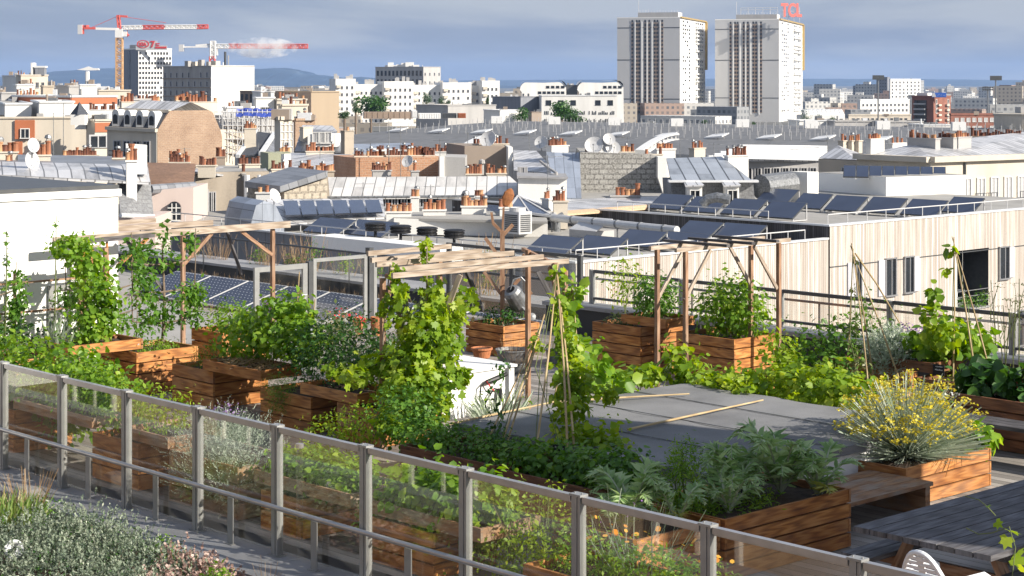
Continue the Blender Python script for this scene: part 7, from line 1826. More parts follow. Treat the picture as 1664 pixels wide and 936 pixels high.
 ph.prism([(v.x, v.y) for v in (c0, c1, c1 - nl * 12, c0 - nl * 12)], A.z + .02, A.z + up); sub(t, 'penthouse', ph, 'greywall')
 lit = MB(); lit.poly_x([c1 + dl * .05 + Vector((0, 0, .1)), c1 + dl * .05 - nl * 12 + Vector((0, 0, .1)), c1 + dl * .05 - nl * 12 + Vector((0, 0, up)), c1 + dl * .05 + Vector((0, 0, up))], -dl * .04); sub(t, 'painted_lit_side', lit, 'tower_white')  # white sheet paints the sunlit end of the grey penthouse
 an = MB()
 for i in range(14): p = c0.lerp(c1, (i + .5) / 14) - nl * 2; an.tube([Vector((p.x, p.y, A.z + up)), Vector((p.x, p.y, A.z + up + rng.uniform(.8, 2.0)))], .10, 4)
 p = c0 - nl * 2; an.tube([Vector((p.x, p.y, A.z + up)), Vector((p.x, p.y, A.z + up + 8))], .12, 4)
 if sign:
  for i in range(6): p = c0.lerp(c1, .1 + i * .18) - nl * 3; an.tube([Vector((p.x, p.y, A.z + up)), Vector((p.x, p.y, A.z + up + 4.2))], .14, 4)
  a, b = c0.lerp(c1, .1) - nl * 3, c0.lerp(c1, 1.0) - nl * 3
  for zz in (3.0, 4.2): an.tube([Vector((a.x, a.y, A.z + up + zz)), Vector((b.x, b.y, A.z + up + zz))], .13, 4)
 sub(t, 'roof_aerials', an, 'white_metal')
 return t, pts
def text_mesh(txt, size, depth, mat, name='lettering'):
 cu = bpy.data.curves.new(name, 'FONT'); cu.body = txt; cu.size = size; cu.extrude = depth; cu.align_x = 'CENTER'; cu.offset = size * .035
 o = bpy.data.objects.new('tmp', cu); COL.objects.link(o)
 dg = bpy.context.evaluated_depsgraph_get(); me = bpy.data.meshes.new_from_object(o.evaluated_get(dg)); bpy.data.objects.remove(o)
 me.materials.clear(); me.materials.append(M[mat]); return me
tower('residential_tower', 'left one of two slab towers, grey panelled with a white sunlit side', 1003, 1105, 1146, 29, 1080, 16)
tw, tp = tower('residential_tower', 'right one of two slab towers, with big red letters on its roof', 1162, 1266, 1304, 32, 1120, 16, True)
C = tp[0]; a = P(1268, 27, 1100)
t = thing('roof_sign', 'red three letter sign standing on the right tower', 'sign', P(1286, 29, 1112), 0)
me = text_mesh('TCL', 10.5, .35, 'sign_coral'); o = link('lettering', me, t, loc=(0, 0, .9), rot=(PI / 2, 0, R(6))); o.scale = (.66, 1.05, 1)
mb = MB(); mb.o = Vector((0, 0, 0))
for x in (-5, -1.6, 1.6, 5): mb.tube([(x, .8, -2.5), (x, .8, 6.5)], .15, 4)
for zz in (.7, 4): mb.tube([(-6, .8, zz), (6, .8, zz)], .12, 4)
link('lattice_frame', mb.mesh('lattice_frame', [M['white_metal']]), t)
pts = block_pts(200, 225, 279, 80, 900, 58)
t = house('grid_window_tower', 'pale grey tower with small square windows and a red oval sign on its roof', pts, 'tower_white', parapet=.5, cat='tower')
A, B, D = pts[0], pts[1], pts[3]; dr = (B - A); Lr = dr.length; dr.normalize(); nr = Vector((dr.y, -dr.x, 0))
mw = MB(); mw.box(-.5, -.08, 0, .5, 0, 1.0); me = mw.mesh('window', [M['tower_win']]); rest = MB(); k = 0
for f in range(18):
 for c in range(11):
  if rng.random() < .1: continue
  x = Lr * (.05 + .09 * c); z = A.z - 2.6 - f * 2.4
  if k < 96: o = put(t, me, 'window', A, dr, x, z, .03); o.scale = (1.0, 1, 1.3); k += 1
  else: p = A + dr * x + nr * .04; rest.obox(Vector((p.x, p.y, z + .6)), dr * .5, nr * .04, Vector((0, 0, .65)))
sub(t, 'window_field', rest, 'tower_win', 'stuff')
dl = (A - D); Ll = dl.length; dl.normalize(); nl = Vector((dl.y, -dl.x, 0))
mb = MB(); mb.poly_x([D + nl * .1 + Vector((0, 0, GROUND_Z - A.z)), A + nl * .1 + Vector((0, 0, GROUND_Z - A.z)), A + nl * .1, D + nl * .1], -nl * .1); sub(t, 'painted_shade_flank', mb, 'grey_clad')  # grey sheet puts the shade of this flank into the colour
mb = MB(); p = D + dl * Ll * .45 + nl * .2; mb.obox(Vector((p.x, p.y, (GROUND_Z + A.z) / 2)), dl * .7, nl * .1, Vector((0, 0, (A.z - GROUND_Z) / 2 - .5))); sub(t, 'dark_slot', mb, 'tower_win')
mb = MB(); mb.prism([(v.x, v.y) for v in (D + dl * 1 - nl * 3, A - nl * 3 - dl * 1, A - nl * 9 - dl, D + dl - nl * 9)], A.z, A.z + 2.4); sub(t, 'roof_housing', mb, 'greywall')
t = thing('roof_sign', 'white and red company sign with an oval on the pale grid windowed tower', 'sign', P(246, 78, 899), R(-6))
mb = MB(); mb.box(-7.8, 0, -1, 7.8, .3, 1.2); mb.box(-7.2, 0, 1.2, 2.8, .3, 3.4); mb.build('board', M['white_metal'], t)
mb = MB()
for i in range(36):
 a0, a1 = 2 * PI * i / 36, 2 * PI * (i + 1) / 36
 def e(a, r): return Vector((-4.2 + 3.1 * r * math.cos(a), -.15, 1.9 + 1.95 * r * math.sin(a)))
 mb.poly_x([e(a0, .82), e(a1, .82), e(a1, 1), e(a0, 1)], Vector((0, .3, 0)))
mb.build('oval_ring', M['sign_red'], t)
mb = MB(); mb.poly_x([Vector((-4.2 + 2.5 * math.cos(2 * PI * i / 28), -.05, 1.9 + 1.58 * math.sin(2 * PI * i / 28))) for i in range(28)], Vector((0, .1, 0))); mb.build('oval_board', M['white_metal'], t)
o = link('lettering', text_mesh('KIA', 2.5, .1, 'sign_red'), t, loc=(-4.2, -.2, 1.0), rot=(PI / 2, 0, 0)); o.scale = (.9, 1, 1)
link('lettering', text_mesh('7', 4.3, .1, 'sign_red'), t, loc=(.6, -.2, .4), rot=(PI / 2, 0, 0))
mb = MB(); mb.box(2.2, -.2, 1.9, 4.2, -.05, 2.4); mb.box(2.2, -.2, 1.1, 4.0, -.05, 1.6); mb.box(2.0, -.2, -.2, 7.6, -.05, .7); mb.build('sign_strip', M['sign_red'], t)
pts = block_pts(265, 343, 413, 108, 520, 52); t = house('concrete_block', 'grey concrete block with rows of windows and a blank white end wall', pts, 'concrete', cat='building')
A, B, D = pts[0], pts[1], pts[3]; dr = (B - A); dr.normalize(); nr = Vector((dr.y, -dr.x, 0))
mb = MB(); mb.poly_x([A + nr * .1 + Vector((0, 0, GROUND_Z - A.z)), B + nr * .1 + Vector((0, 0, GROUND_Z - A.z)), B + nr * .1 + Vector((0, 0, .35)), A + nr * .1 + Vector((0, 0, .35))], -nr * .1); sub(t, 'white_end_wall', mb, 'white_city')
wins(t, D, A, [A.z - 3.1 - 2.55 * f for f in range(6)], 8, .9, 1.5, 'bare', .9, 1.8, .05)
mb = MB()
for f in range(6): p = (A + D) / 2; dl = (A - D).normalized(); nl = Vector((dl.y, -dl.x, 0)); mb.obox(Vector((p.x, p.y, A.z - 3.4 - 2.55 * f)) + nl * .1, dl * (A - D).length * .5, nl * .12, Vector((0, 0, .12)))
sub(t, 'floor_band', mb, 'brownwall')
for x0, x1, pt, dk in ((300, 311, 99, 0), (311, 324, 100, 1), (322, 333, 97, 0), (335, 343, 100, 0), (343, 358, 99, 1)):
 q = block_pts(x0, (x0 + x1) / 2, x1, pt, 528, 40); mb = MB(); mb.prism([(v.x, v.y) for v in q], A.z + .02, q[0].z); sub(t, 'roof_housing', mb, 'cream' if dk else 'concrete')
for x, w in ((366, 4), (371, 2)): 
 c2 = thing('flue_pipe', ('thick dark flue pipe smoking behind the white end wall', 'thin pale flue pipe beside the thick one')[x > 368], 'flue', P(x, 108, 560), 0); mb = MB(); mb.tube([P(x, 112, 560), P(x, 84 if w > 3 else 90, 560)], w * 560 / F / 2, 8); sub(c2, 'pipe', mb, 'fence_dark' if w > 3 else 'concrete')
def lattice(mb, a, b, w, n, r=.10, up=(0, 0, 1), m=0):
 a = Vector(a); b = Vector(b); x = (b - a).normalized(); y = Vector(up).cross(x)
 if y.length < .01: y = Vector((0, 1, 0)).cross(x)
 y.normalize(); z = x.cross(y)
 cs = [(y * s0 + z * s1) * w / 2 for s0, s1 in ((-1, -1), (1, -1), (1, 1), (-1, 1))]
 for c in cs: mb.tube([a + c, b + c], r, 4, m)
 for i in range(n):
  p, q = a.lerp(b, i / n), a.lerp(b, (i + 1) / n)
  for k in range(4): mb.tube([p + cs[k], q + cs[(k + 1) % 4]] if i % 2 else [q + cs[k], p + cs[(k + 1) % 4]], r * .7, 4, m); mb.tube([q + cs[k], q + cs[(k + 1) % 4]], r * .6, 4, m)
d = 700; t = thing('tower_crane', 'tall red and white hammerhead crane with ochre lattice mast', 'crane', P(194, 150, d), 0, 'cranes')
mb = MB(); lattice(mb, P(194, 200, d), P(194, 62, d), 2.3, 22, .22); sub(t, 'mast', mb, 'crane_tan')
mb = MB(); c = P(194, 54, d); mb.box(c.x - 1.4, c.y - 1.2, c.z - 1.6, c.x + 1.4, c.y + 1.2, c.z + 1.4); mb.box(c.x + 1.4, c.y - 1, c.z - 1.2, c.x + 3, c.y + 1, c.z + .6); sub(t, 'cab', mb, 'crane_white')
mb = MB(); lattice(mb, P(194, 47, d), P(192, 25, d), 1.0, 5, .2); mb.bar(P(191, 26, d), P(207, 27, d), .8, .8); mb.tube([P(192, 26, d), P(270, 37, d)], .09, 4); mb.tube([P(192, 26, d), P(146, 46, d)], .09, 4); sub(t, 'tower_head', mb, 'crane_red')
for k, (x0, x1, m_) in enumerate(((198, 232, 'crane_white'), (232, 267, 'crane_red'), (267, 320, 'crane_white'), (320, 338, 'crane_red'))):
 mb = MB(); lattice(mb, P(x0, 45 - k * .4, d), P(x1, 44.5 - k * .4, d), 1.4, max(4, int((x1 - x0) / 4)), .2); sub(t, 'jib_section', mb, m_)
mb = MB(); mb.bar(P(194, 47.5, d), P(156, 46.5, d), 1.4, .9); sub(t, 'counter_jib', mb, 'crane_white'); mb = MB(); mb.bar(P(156, 46, d), P(137, 46, d), 1.6, .8); mb.bar(P(135.5, 41, d), P(135.5, 55, d), 1, .5, (1, 0, 0)); mb.lathe([(.9, -.5), (.9, .5), (0, .5)], P(141, 43, d), 8); sub(t, 'winch', mb, 'crane_red')
mb = MB(); c = P(131, 48, d); mb.box(c.x - .8, c.y - 1.4, c.z - 1.8, c.x + .8, c.y + 1.4, c.z + 1.8); sub(t, 'counterweight', mb, 'white_metal')
mb = MB(); c = P(207, 52, d); mb.tube([P(207, 46, d), P(207, 56, d)], .1, 4); mb.lathe([(0, -.8), (.9, 0), (0, .8)], P(207, 57, d), 8); sub(t, 'hook_block', mb, 'crane_red')
d = 900; t = thing('tower_crane', 'white and red flat top crane rising behind the concrete block, half in smoke', 'crane', P(346, 120, d), 0, 'cranes')
mb = MB(); lattice(mb, P(345, 200, d), P(345, 92, d), 2.4, 14, .3); sub(t, 'mast', mb, 'crane_red')
mb = MB(); c = P(346, 80, d); lattice(mb, P(346, 95, d), P(346, 67, d), 2.2, 6, .35); mb.box(c.x - .6, c.y - 1.0, c.z - 3, c.x + 2.4, c.y + 1.2, c.z + 1.2); sub(t, 'cab', mb, 'crane_white')
mb = MB(); mb.bar(P(342, 76, d), P(294, 76.5, d), 1.5, .7); mb.bar(P(345, 72, d), P(318, 74, d), 1.2, .9); sub(t, 'counter_jib', mb, 'crane_white')
mb = MB(); c = P(295, 79, d); mb.box(c.x - 1.1, c.y - 1.4, c.z - 1.4, c.x + 1.1, c.y + 1.4, c.z + 2.0); sub(t, 'counterweight', mb, 'white_metal')
for x0, x1, m_ in ((350, 372, 'crane_white'), (372, 500, 'crane_red')):
 mb = MB(); lattice(mb, P(x0, 75 + (x0 - 350) * .005, d), P(x1, 75.2, d), 2.0, int((x1 - x0) / 4.5), .24); sub(t, 'jib_section', mb, m_)
d = 640; t = thing('small_crane', 'small white folding crane on a post at the left', 'crane', P(142, 150, d), 0)
mb = MB(); mb.tube([P(142, 165, d), P(142, 116, d)], .75, 6); sub(t, 'post', mb, 'crane_white')
mb = MB(); mb.poly_x([P(125, 113.5, d), P(142, 114.5, d), P(161, 114, d), P(160, 111, d), P(150, 110.5, d), P(143, 108, d), P(136, 110.5, d)], Vector((0, 1.2, 0))); sub(t, 'boom', mb, 'crane_white')
t = thing('smoke_plume', 'thin white smoke drifting across the red crane jib', 'smoke', P(420, 77, 860), 0); t['kind'] = 'stuff'
nt = NT('white_smoke'); nz = nt.noise(nt.obj(), .16, 5, .6)
vol = nt.n('VolumePrincipled', Color=(1, 1, 1, 1), Density=nt.math('MULTIPLY', nt.ramp(nz, [(.44, (0, 0, 0)), (.66, (1, 1, 1))]), .26)); nt.t.links.new(vol.outputs[0], nt.out.inputs['Volume']); W('smoke', nt.mat)
mb = MB(); mb.o = Vector((0, 0, 0))
def ell(c, r): mb.lathe([(0, -r.z)] + [(math.cos(a) , r.z * math.sin(a)) for a in [(-80 + 20 * k) * PI / 180 for k in range(9)]] + [(0, r.z)], c, 12, mtx=Matrix(((r.x, 0, 0), (0, r.y, 0), (0, 0, 1))))
ell(Vector((2, 0, -.2)), Vector((17, 5, 5.0)))
link('puff', mb.mesh('puff', [M['smoke']]), t)['kind'] = 'stuff'
t = thing('white_apartment_block', 'long white stepped apartment block with balconies behind the trees', 'building', P(545, 200, 760), 0)
for k, (x0, x1, py, dd) in enumerate(((545, 578, 128, 760), (577, 624, 137, 764), (624, 672, 132, 760), (671, 720, 138, 764), (719, 766, 134, 760), (765, 784, 139, 764), (783, 812, 131, 758))):
 pts = block_pts(x0, x0 + .3, x1, py, dd + (x0 - 545) * .06, 74, ll=14)
 mb = MB(); mb.prism([(p.x, p.y) for p in pts], GROUND_Z, pts[0].z); sub(t, 'wing', mb, 'white_city')
 A, B = pts[0], pts[1]
 wins(t, A, B, [A.z - 4.2 - 2.9 * f for f in range(5)], 5 if x1 - x0 > 40 else 3, .9, 1.2, 'grey', 2.2, 1.0, .1)
 d_ = (B - A).normalized(); n_ = Vector((d_.y, -d_.x, 0)); mb = MB()
 for f in range(6):
  p = A + d_ * 1.2 + n_ * .5; mb.obox(Vector((p.x, p.y, A.z - 3.2 - 2.9 * f)), d_ * .9, n_ * .5, Vector((0, 0, .55)))
 sub(t, 'balcony', mb, 'cream')
 for i in range(5): mb = MB(); p = A.lerp(B, rng.random()) - n_ * 4; mb.box(p.x - .6, p.y - .6, A.z, p.x + .6, p.y + .6, A.z + rng.uniform(.8, 2.2)); sub(t, 'roof_housing', mb, 'greywall')
pts = block_pts(610, 688, 716, 109, 980, 30); t = house('grey_frame_building', 'grey framed office block with dark openings rising behind the white block', pts, 'greywall')
A, D, B = pts[0], pts[3], pts[1]
wins(t, D, A, [A.z - 4.5 - 4.6 * f for f in range(3)], 12, 1.3, 2.6, 'dark', 1, 1); wins(t, A, B, [A.z - 4.5 - 4.6 * f for f in range(3)], 4, 1.3, 1.6, 'bare', 1, 1)
mb = MB()
for i in range(10): p = D.lerp(A, .2 + .75 * rng.random()) + Vector((0, 5, 0)); s = rng.uniform(.8, 2.2); mb.box(p.x - s, p.y - 1, A.z, p.x + s, p.y + 1, A.z + rng.uniform(1, 3))
sub(t, 'roof_machine', mb, 'white_city')
for k, (x0, x1) in enumerate(((845, 921), (938, 1012))):
 t = thing('curved_roof_building', ('white building with curled white roof, left one of a pair', 'white building with curled white roof, right one beside the tower')[k], 'building', P(x0, 190, 800), 0, 'curled roof buildings')
 pl = Pl(x0, 160, 800, 86); prof = [(x0, 144), (x0 + 1, 139), (x0 + 4, 134.5), (x0 + 8, 132), (x0 + 40, 132.5), (x0 + 62, 131.5), (x0 + 70, 133), (x0 + 74, 137), (x0 + 75, 142)]
 wallq(t, 'wall', pl, [(x0 + 3, 200), (x0 + 76, 200), (x0 + 75, 140)] + [(x, y + 2) for x, y in prof[::-1]][1:] + [(x0 + 3, 150)], 'white_city', Vector((0, 22, 0)))
 mb = MB()
 for a, b in zip(prof, prof[1:]): p, q = pl.pt(*a), pl.pt(*b); mb.quad(p + Vector((0, -.6, .3)), q + Vector((0, -.6, .3)), q + Vector((0, 24, .3)), p + Vector((0, 24, .3)))
 sub(t, 'curled_roof', mb, 'skylight')
 A, B = pl.pt(x0 + 3, 150), pl.pt(x0 + 75, 150)
 wins(t, A, B, [A.z - .6], 6, 1.5, 1.0, 'dark', 7, .8); wins(t, A, B, [A.z + 1.8], 4, 1.5, 1.0, 'dark', 10.5, .8); wins(t, A, B, [A.z - 4], 2, .8, 3.5, 'grey', 0.3, 16)
t = house('dark_link', 'dark glazed link between the two curled roof buildings', block_pts(920, 921, 938, 139, 803, 86, ll=8), 'fence_dark')
pts = block_pts(879, 880, 1003, 156, 650, 88, ll=20); t = house('white_screen_building', 'white modern building with scattered narrow window slots behind the dark tree', pts, 'white_city')
A, B = pts[0], pts[1]
for z0, h in ((-9.2, 1.1), (-6.4, 1.1)):
 me = win_mesh(.3, h, 'dark'); me2 = win_mesh(.3, h * .6, 'dark')
 for i in range(44):
  if rng.random() < .3: continue
  put(t, me if rng.random() < .5 else me2, 'window', A, (B - A).normalized(), .6 + i * .58, A.z + z0)
wins(t, A, B, [A.z - 3.2], 6, 1.9, 1.7, 'dark', 1.5, 1.5, .2)
house('grey_ribbed_building', 'grey building with vertical ribs left of the white modern building', block_pts(800, 846, 880, 158, 660, 40), 'grey_clad')
house('dark_low_shed', 'dark low shed between the trees before the white modern building', block_pts(858, 864, 880, 183, 560, 60), 'brownwall')
pts = block_pts(440, 506, 551, 150, 440, 48); t = house('tan_box_building', 'blank tan metal clad box building with a darker brown side', pts, 'tan_metal', parapet=.3)
A, B, D = pts[0], pts[1], pts[3]; dl = (A - D).normalized(); nl = Vector((dl.y, -dl.x, 0)); mb = MB(); mb.poly_x([D + nl * .1 + Vector((0, 0, -20)), A + nl * .1 + Vector((0, 0, -20)), A + nl * .1, D + nl * .1], -nl * .1); sub(t, 'brown_side', mb, 'tower_band')
pts = block_pts(390, 412, 445, 149, 455, 50); t = house('brown_glazed_block', 'low brown block with dark windows left of the tan box', pts, 'tower_band'); wins(t, pts[3], pts[0], [pts[0].z - 2.8], 3, 1.2, 2.2, 'dark', .3, .3)
house('white_cube', 'white blank roof cube between the brown block and the tan box', block_pts(410, 424, 446, 150, 430, 75), 'white_city')
for x0, x1, py, d, m_, lb in ((676, 806, 172, 500, 'zinc_pale', 'long low pale shed behind the hall roof'), (790, 800, 163, 520, 'white_city', 'thin white hut'), (786, 852, 180, 430, 'white_city', 'white cube on the hall edge below the trees')):
 if x1 - x0 > 12: house('low_shed', lb, block_pts(x0, x0 + (x1 - x0) * .4, x1, py, d, 60), m_ if m_ in ('white_city',) else 'greywall')
def boxcar(x0, x1, py0, py1, d, m_, lb, cat='container', name='freight_container'):
 t = thing(name, lb, cat, P(x0, py1, d), 0, 'boxes behind the hall roof'); q = block_pts(x0, x0 + 2, x1, py0, d, 82); mb = MB(); mb.prism([(p.x, p.y) for p in q], P(x0, py1, d).z, q[0].z); sub(t, 'body', mb, m_)
 mb = MB(); A, B = q[0], q[1]; n_ = Vector(((B - A).y, -(B - A).x, 0)).normalized()
 for i in range(9): p = A.lerp(B, (i + .5) / 9) + n_ * .04; mb.box(p.x - .06, p.y - .05, P(x0, py1, d).z + .2, p.x + .06, p.y + .05, A.z - .1)
 sub(t, 'rib', mb, m_); return t
boxcar(679, 716, 184, 193, 450, 'skylight', 'long white trailer box behind the hall roof'); boxcar(718, 742, 184, 192, 452, 'fence_dark', 'dark container right of the white trailer'); boxcar(743, 757, 184, 192, 452, 'orange_panel', 'rust red container right of the dark one'); boxcar(590, 672, 182, 193, 455, 'tower_band', 'long brown screen wall left of the white trailer', 'wall', 'screen_wall'); boxcar(668, 678, 180, 192, 449, 'skylight', 'small white tank box left of the white trailer')
for k, a in enumerate(((603, 154, 182, 520, 72, 'broad green tree left of the white apartment block, before its wings'), (692, 149, 181, 560, 23, 'tall pointed tree before the middle of the white apartment block'), (717, 153, 180, 600, 14, 'slim tree right of the pointed one'), (728, 160, 180, 600, 12, 'small slim tree at the right of the slim pair'), (578, 165, 183, 515, 18, 'small round tree at the left of the broad green tree'), (792, 155, 178, 640, 7, 'thin dark poplar before the right end of the white block'),
                     (848, 172, 194, 430, 36, 'round dark tree left of the white modern building'), (913, 165, 196, 420, 64, 'big dark tree before the white modern building'), (930, 186, 198, 395, 50, 'low light green bush before the big dark tree'), (560, 181, 192, 430, 22, 'low bush right of the tan box'),
                     (1310, 178, 207, 480, 26, 'tall green tree at the right foot of the right tower'), (1332, 186, 207, 470, 18, 'round green tree right of the tallest one by the tower'), (1351, 190, 207, 465, 18, 'round green tree, rightmost of three by the white shed'), (1288, 196, 209, 455, 20, 'dark bush left of the trees by the tower'), (1224, 198, 210, 460, 12, 'small green bush at the foot of the right tower'), (1146, 194, 206, 700, 14, 'small tree between the two towers'), (1392, 196, 206, 540, 42, 'green bushes before the beige house at the right'), (1420, 194, 204, 560, 30, 'light green bushes left of the red brick block'))):
 tree(*a, seed=k + 20, dark=(k in (6, 7, 0)))
def towerblk(name, lb, pxl, pxc, pxr, pyt, d, t_, mat, rows, n0, n1, kind='grey', w=1.3, h=1.5, step=2.9, top=3.2):
 pts = block_pts(pxl, pxc, pxr, pyt, d, t_); t = house(name, lb, pts, mat, parapet=.5)
 zs = [pts[0].z - top - step * f for f in range(rows)]
 if n0: wins(t, pts[3], pts[0], zs, n0, w, h, kind, 1.2, 1.2, .08)
 if n1: wins(t, pts[0], pts[1], zs, n1, w, h, kind, 1.2, 1.2, .08)
 return t, pts
towerblk('white_slab_block', 'white slab block standing highest on the right horizon', 1445, 1447, 1496, 129, 1500, 62, 'white_city', 9, 0, 8, 'bare', 1.6, 1.6)
towerblk('grey_slab_block', 'bluish grey slab block left of the white slab on the right horizon', 1424, 1442, 1446, 126, 1700, 30, 'grey_clad', 8, 4, 0, 'bare', 1.4, 1.5)
towerblk('grey_slab_block', 'pair of grey towers far right, left one', 1386, 1400, 1408, 140, 2000, 40, 'grey_clad', 7, 3, 2, 'bare', 1.6, 1.6); towerblk('grey_slab_block', 'pair of grey towers far right, right one', 1407, 1413, 1423, 141, 1900, 50, 'greywall', 7, 2, 3, 'bare', 1.6, 1.6)
towerblk('white_balcony_block', 'lower white block with balconies before the white slab', 1393, 1398, 1478, 163, 1000, 68, 'white_city', 5, 0, 12, 'bare', 1.3, 1.3)
t, pts = towerblk('red_brick_block', 'red brick apartment block with balcony bays and a blue and white roof sign', 1482, 1517, 1545, 158, 600, 44, 'brick_red', 7, 0, 2, 'white', 1.0, 1.3, 1.6, 2.0)
A, B, D = pts[0], pts[1], pts[3]; dl = (A - D).normalized(); nl = Vector((dl.y, -dl.x, 0)); Ll = (A - D).length
mb = MB(); mb.obox(D + dl * Ll * .40 + nl * .1 - Vector((0, 0, 7)), dl * Ll * .28, nl * .1, Vector((0, 0, 6))); sub(t, 'dark_bay', mb, 'tower_win')
mb = MB()
for f in range(7): p = D + dl * Ll * .40 + nl * .6; mb.obox(Vector((p.x, p.y, A.z - 2.2 - 1.7 * f)), dl * Ll * .26, nl * .5, Vector((0, 0, .22)))
sub(t, 'balcony', mb, 'win_grey')
dr = (B - A).normalized(); nr = Vector((dr.y, -dr.x, 0)); mb = MB(); Lr = (B - A).length
for f in range(7):
 for s in (.28, .75): p = A + dr * Lr * s + nr * .4; mb.obox(Vector((p.x, p.y, A.z - 2.6 - 1.6 * f)), dr * .8, nr * .4, Vector((0, 0, .3)))
sub(t, 'side_balcony', mb, 'cream')
mb = MB(); mb.prism([(v.x, v.y) for v in (D + dl * Ll * .15 - nl * 1, D + dl * Ll * .65 - nl, D + dl * Ll * .65 - nl * 6, D + dl * Ll * .15 - nl * 6)], A.z, A.z + 1.4); sub(t, 'penthouse', mb, 'white_city')
t = thing('roof_sign', 'blue and white sign on the red brick block', 'sign', P(1526, 157, 599), R(-8))
mb = MB(); mb.box(-2.3, 0, -.2, 2.3, .2, 1.3); mb.build('board', M['sign_blue'], t)
mb = MB(); mb.poly_x([(-2.2, -.02, -.1), (-.9, -.02, -.1), (-1.4, -.02, 1.2), (-2.2, -.02, 1.2)], Vector((0, .05, 0))); mb.bar((-.6, -.02, .25), (.2, -.02, .8), .05, .25, (0, 1, 0)); mb.bar((.5, -.02, .3), (.9, -.02, .9), .05, .2, (0, 1, 0)); mb.bar((1.2, -.02, .3), (1.9, -.02, .35), .05, .18, (0, 1, 0)); mb.build('white_mark', M['white_metal'], t)
towerblk('dark_red_block', 'long low dark red brick building with pale windows at the right', 1543, 1545, 1640, 187, 520, 80, 'brick_red', 2, 0, 9, 'shut', 1.1, 1.1, 2.3, 1.9)
t = thing('round_tank', 'big pale round tank or drum at the right edge', 'tank', P(1660, 220, 330), 0); c = P(1672, 220, 336)
mb = MB(); mb.lathe([(6.2, -20), (6.2, 3.7), (6.4, 3.75), (6.4, 4.0), (0, 4.1)], Vector((c.x, c.y, c.z)), 40); sub(t, 'drum', mb, 'cream')
mb = MB(); mb.box(c.x - 2, c.y - 2, c.z + 4.1, c.x + 4, c.y + 2, c.z + 5.2); sub(t, 'roof_housing', mb, 'greywall')
pts = block_pts(1308, 1309, 1373, 187, 520, 84, ll=10); t = house('white_shed_building', 'long white building with sawtooth roof and green shutters behind three trees', pts, 'white_city', parapet=0)
A, B = pts[0], pts[1]; wins(t, A, B, [A.z - 1.9, A.z - 3.9], 6, .9, .9, 'bare', .8, .6)
mb = MB(); bkk = Vector((0, 9, 0))
for i in range(9): p, q = A.lerp(B, i / 9), A.lerp(B, (i + 1) / 9); mb.poly_x([p, q, q.lerp(p, .25) + Vector((0, 3, 1.6)), p + Vector((0, 3, 1.4))], Vector((0, 6, 0)))
sub(t, 'sawtooth_roof', mb, 'skylight')
towerblk('beige_long_house', 'long low beige house behind the bushes at the right', 1378, 1379, 1480, 188, 620, 82, 'cream', 1, 0, 12, 'bare', 1.0, 1.2, 2.4, 2.0)
for k, (x0, x1, py, d, m_) in enumerate(((1298, 1356, 203, 400, 'white_city'), (1356, 1432, 204, 395, 'greywall'), (1432, 1500, 205, 390, 'greywall'), (1500, 1545, 210, 380, 'white_city'))):
 house('low_shed', ('low white shed wall at the far right end of the hall, left one', 'long grey shed wall at the far right end of the hall', 'grey shed wall right of the long one', 'low white roof before the red brick block')[k], block_pts(x0, x0 + 1, x1, py - 6, d, 84, ll=10), m_)
house('pale_wedge_shed', 'long pale shed roof behind the hall, below the left tower', block_pts(1020, 1022, 1072, 202, 520, 84, ll=8), 'white_city')
for px, py, d, lb in ((1427, 126, 500, 'tall floodlight mast before the grey slab block'), (1618, 127, 470, 'tall floodlight mast near the right edge, taller of two'), (1605, 144, 640, 'smaller floodlight mast left of the taller one at the right edge')):
 t = thing('floodlight_mast', lb, 'floodlight', P(px, 212, d), 0, 'floodlight masts'); mb = MB(); mb.tube([P(px, 240, d), P(px, py, d)], d * .0004, 6); sub(t, 'mast', mb, 'galv')
 mb = MB(); w = d * .0025
 for zz in (0, d * .0012):
  c = P(px, py + 2, d) + Vector((0, 0, zz)); mb.bar(c - Vector((w, 0, 0)), c + Vector((w, 0, 0)), .12, .12)
  for i in range(5): q = c + Vector((-w + w * i / 2, -.2, 0)); mb.box(q.x - .3, q.y - .2, q.z - .25, q.x + .3, q.y + .2, q.z + .35)
 sub(t, 'lamp_bank', mb, 'fence_dark')
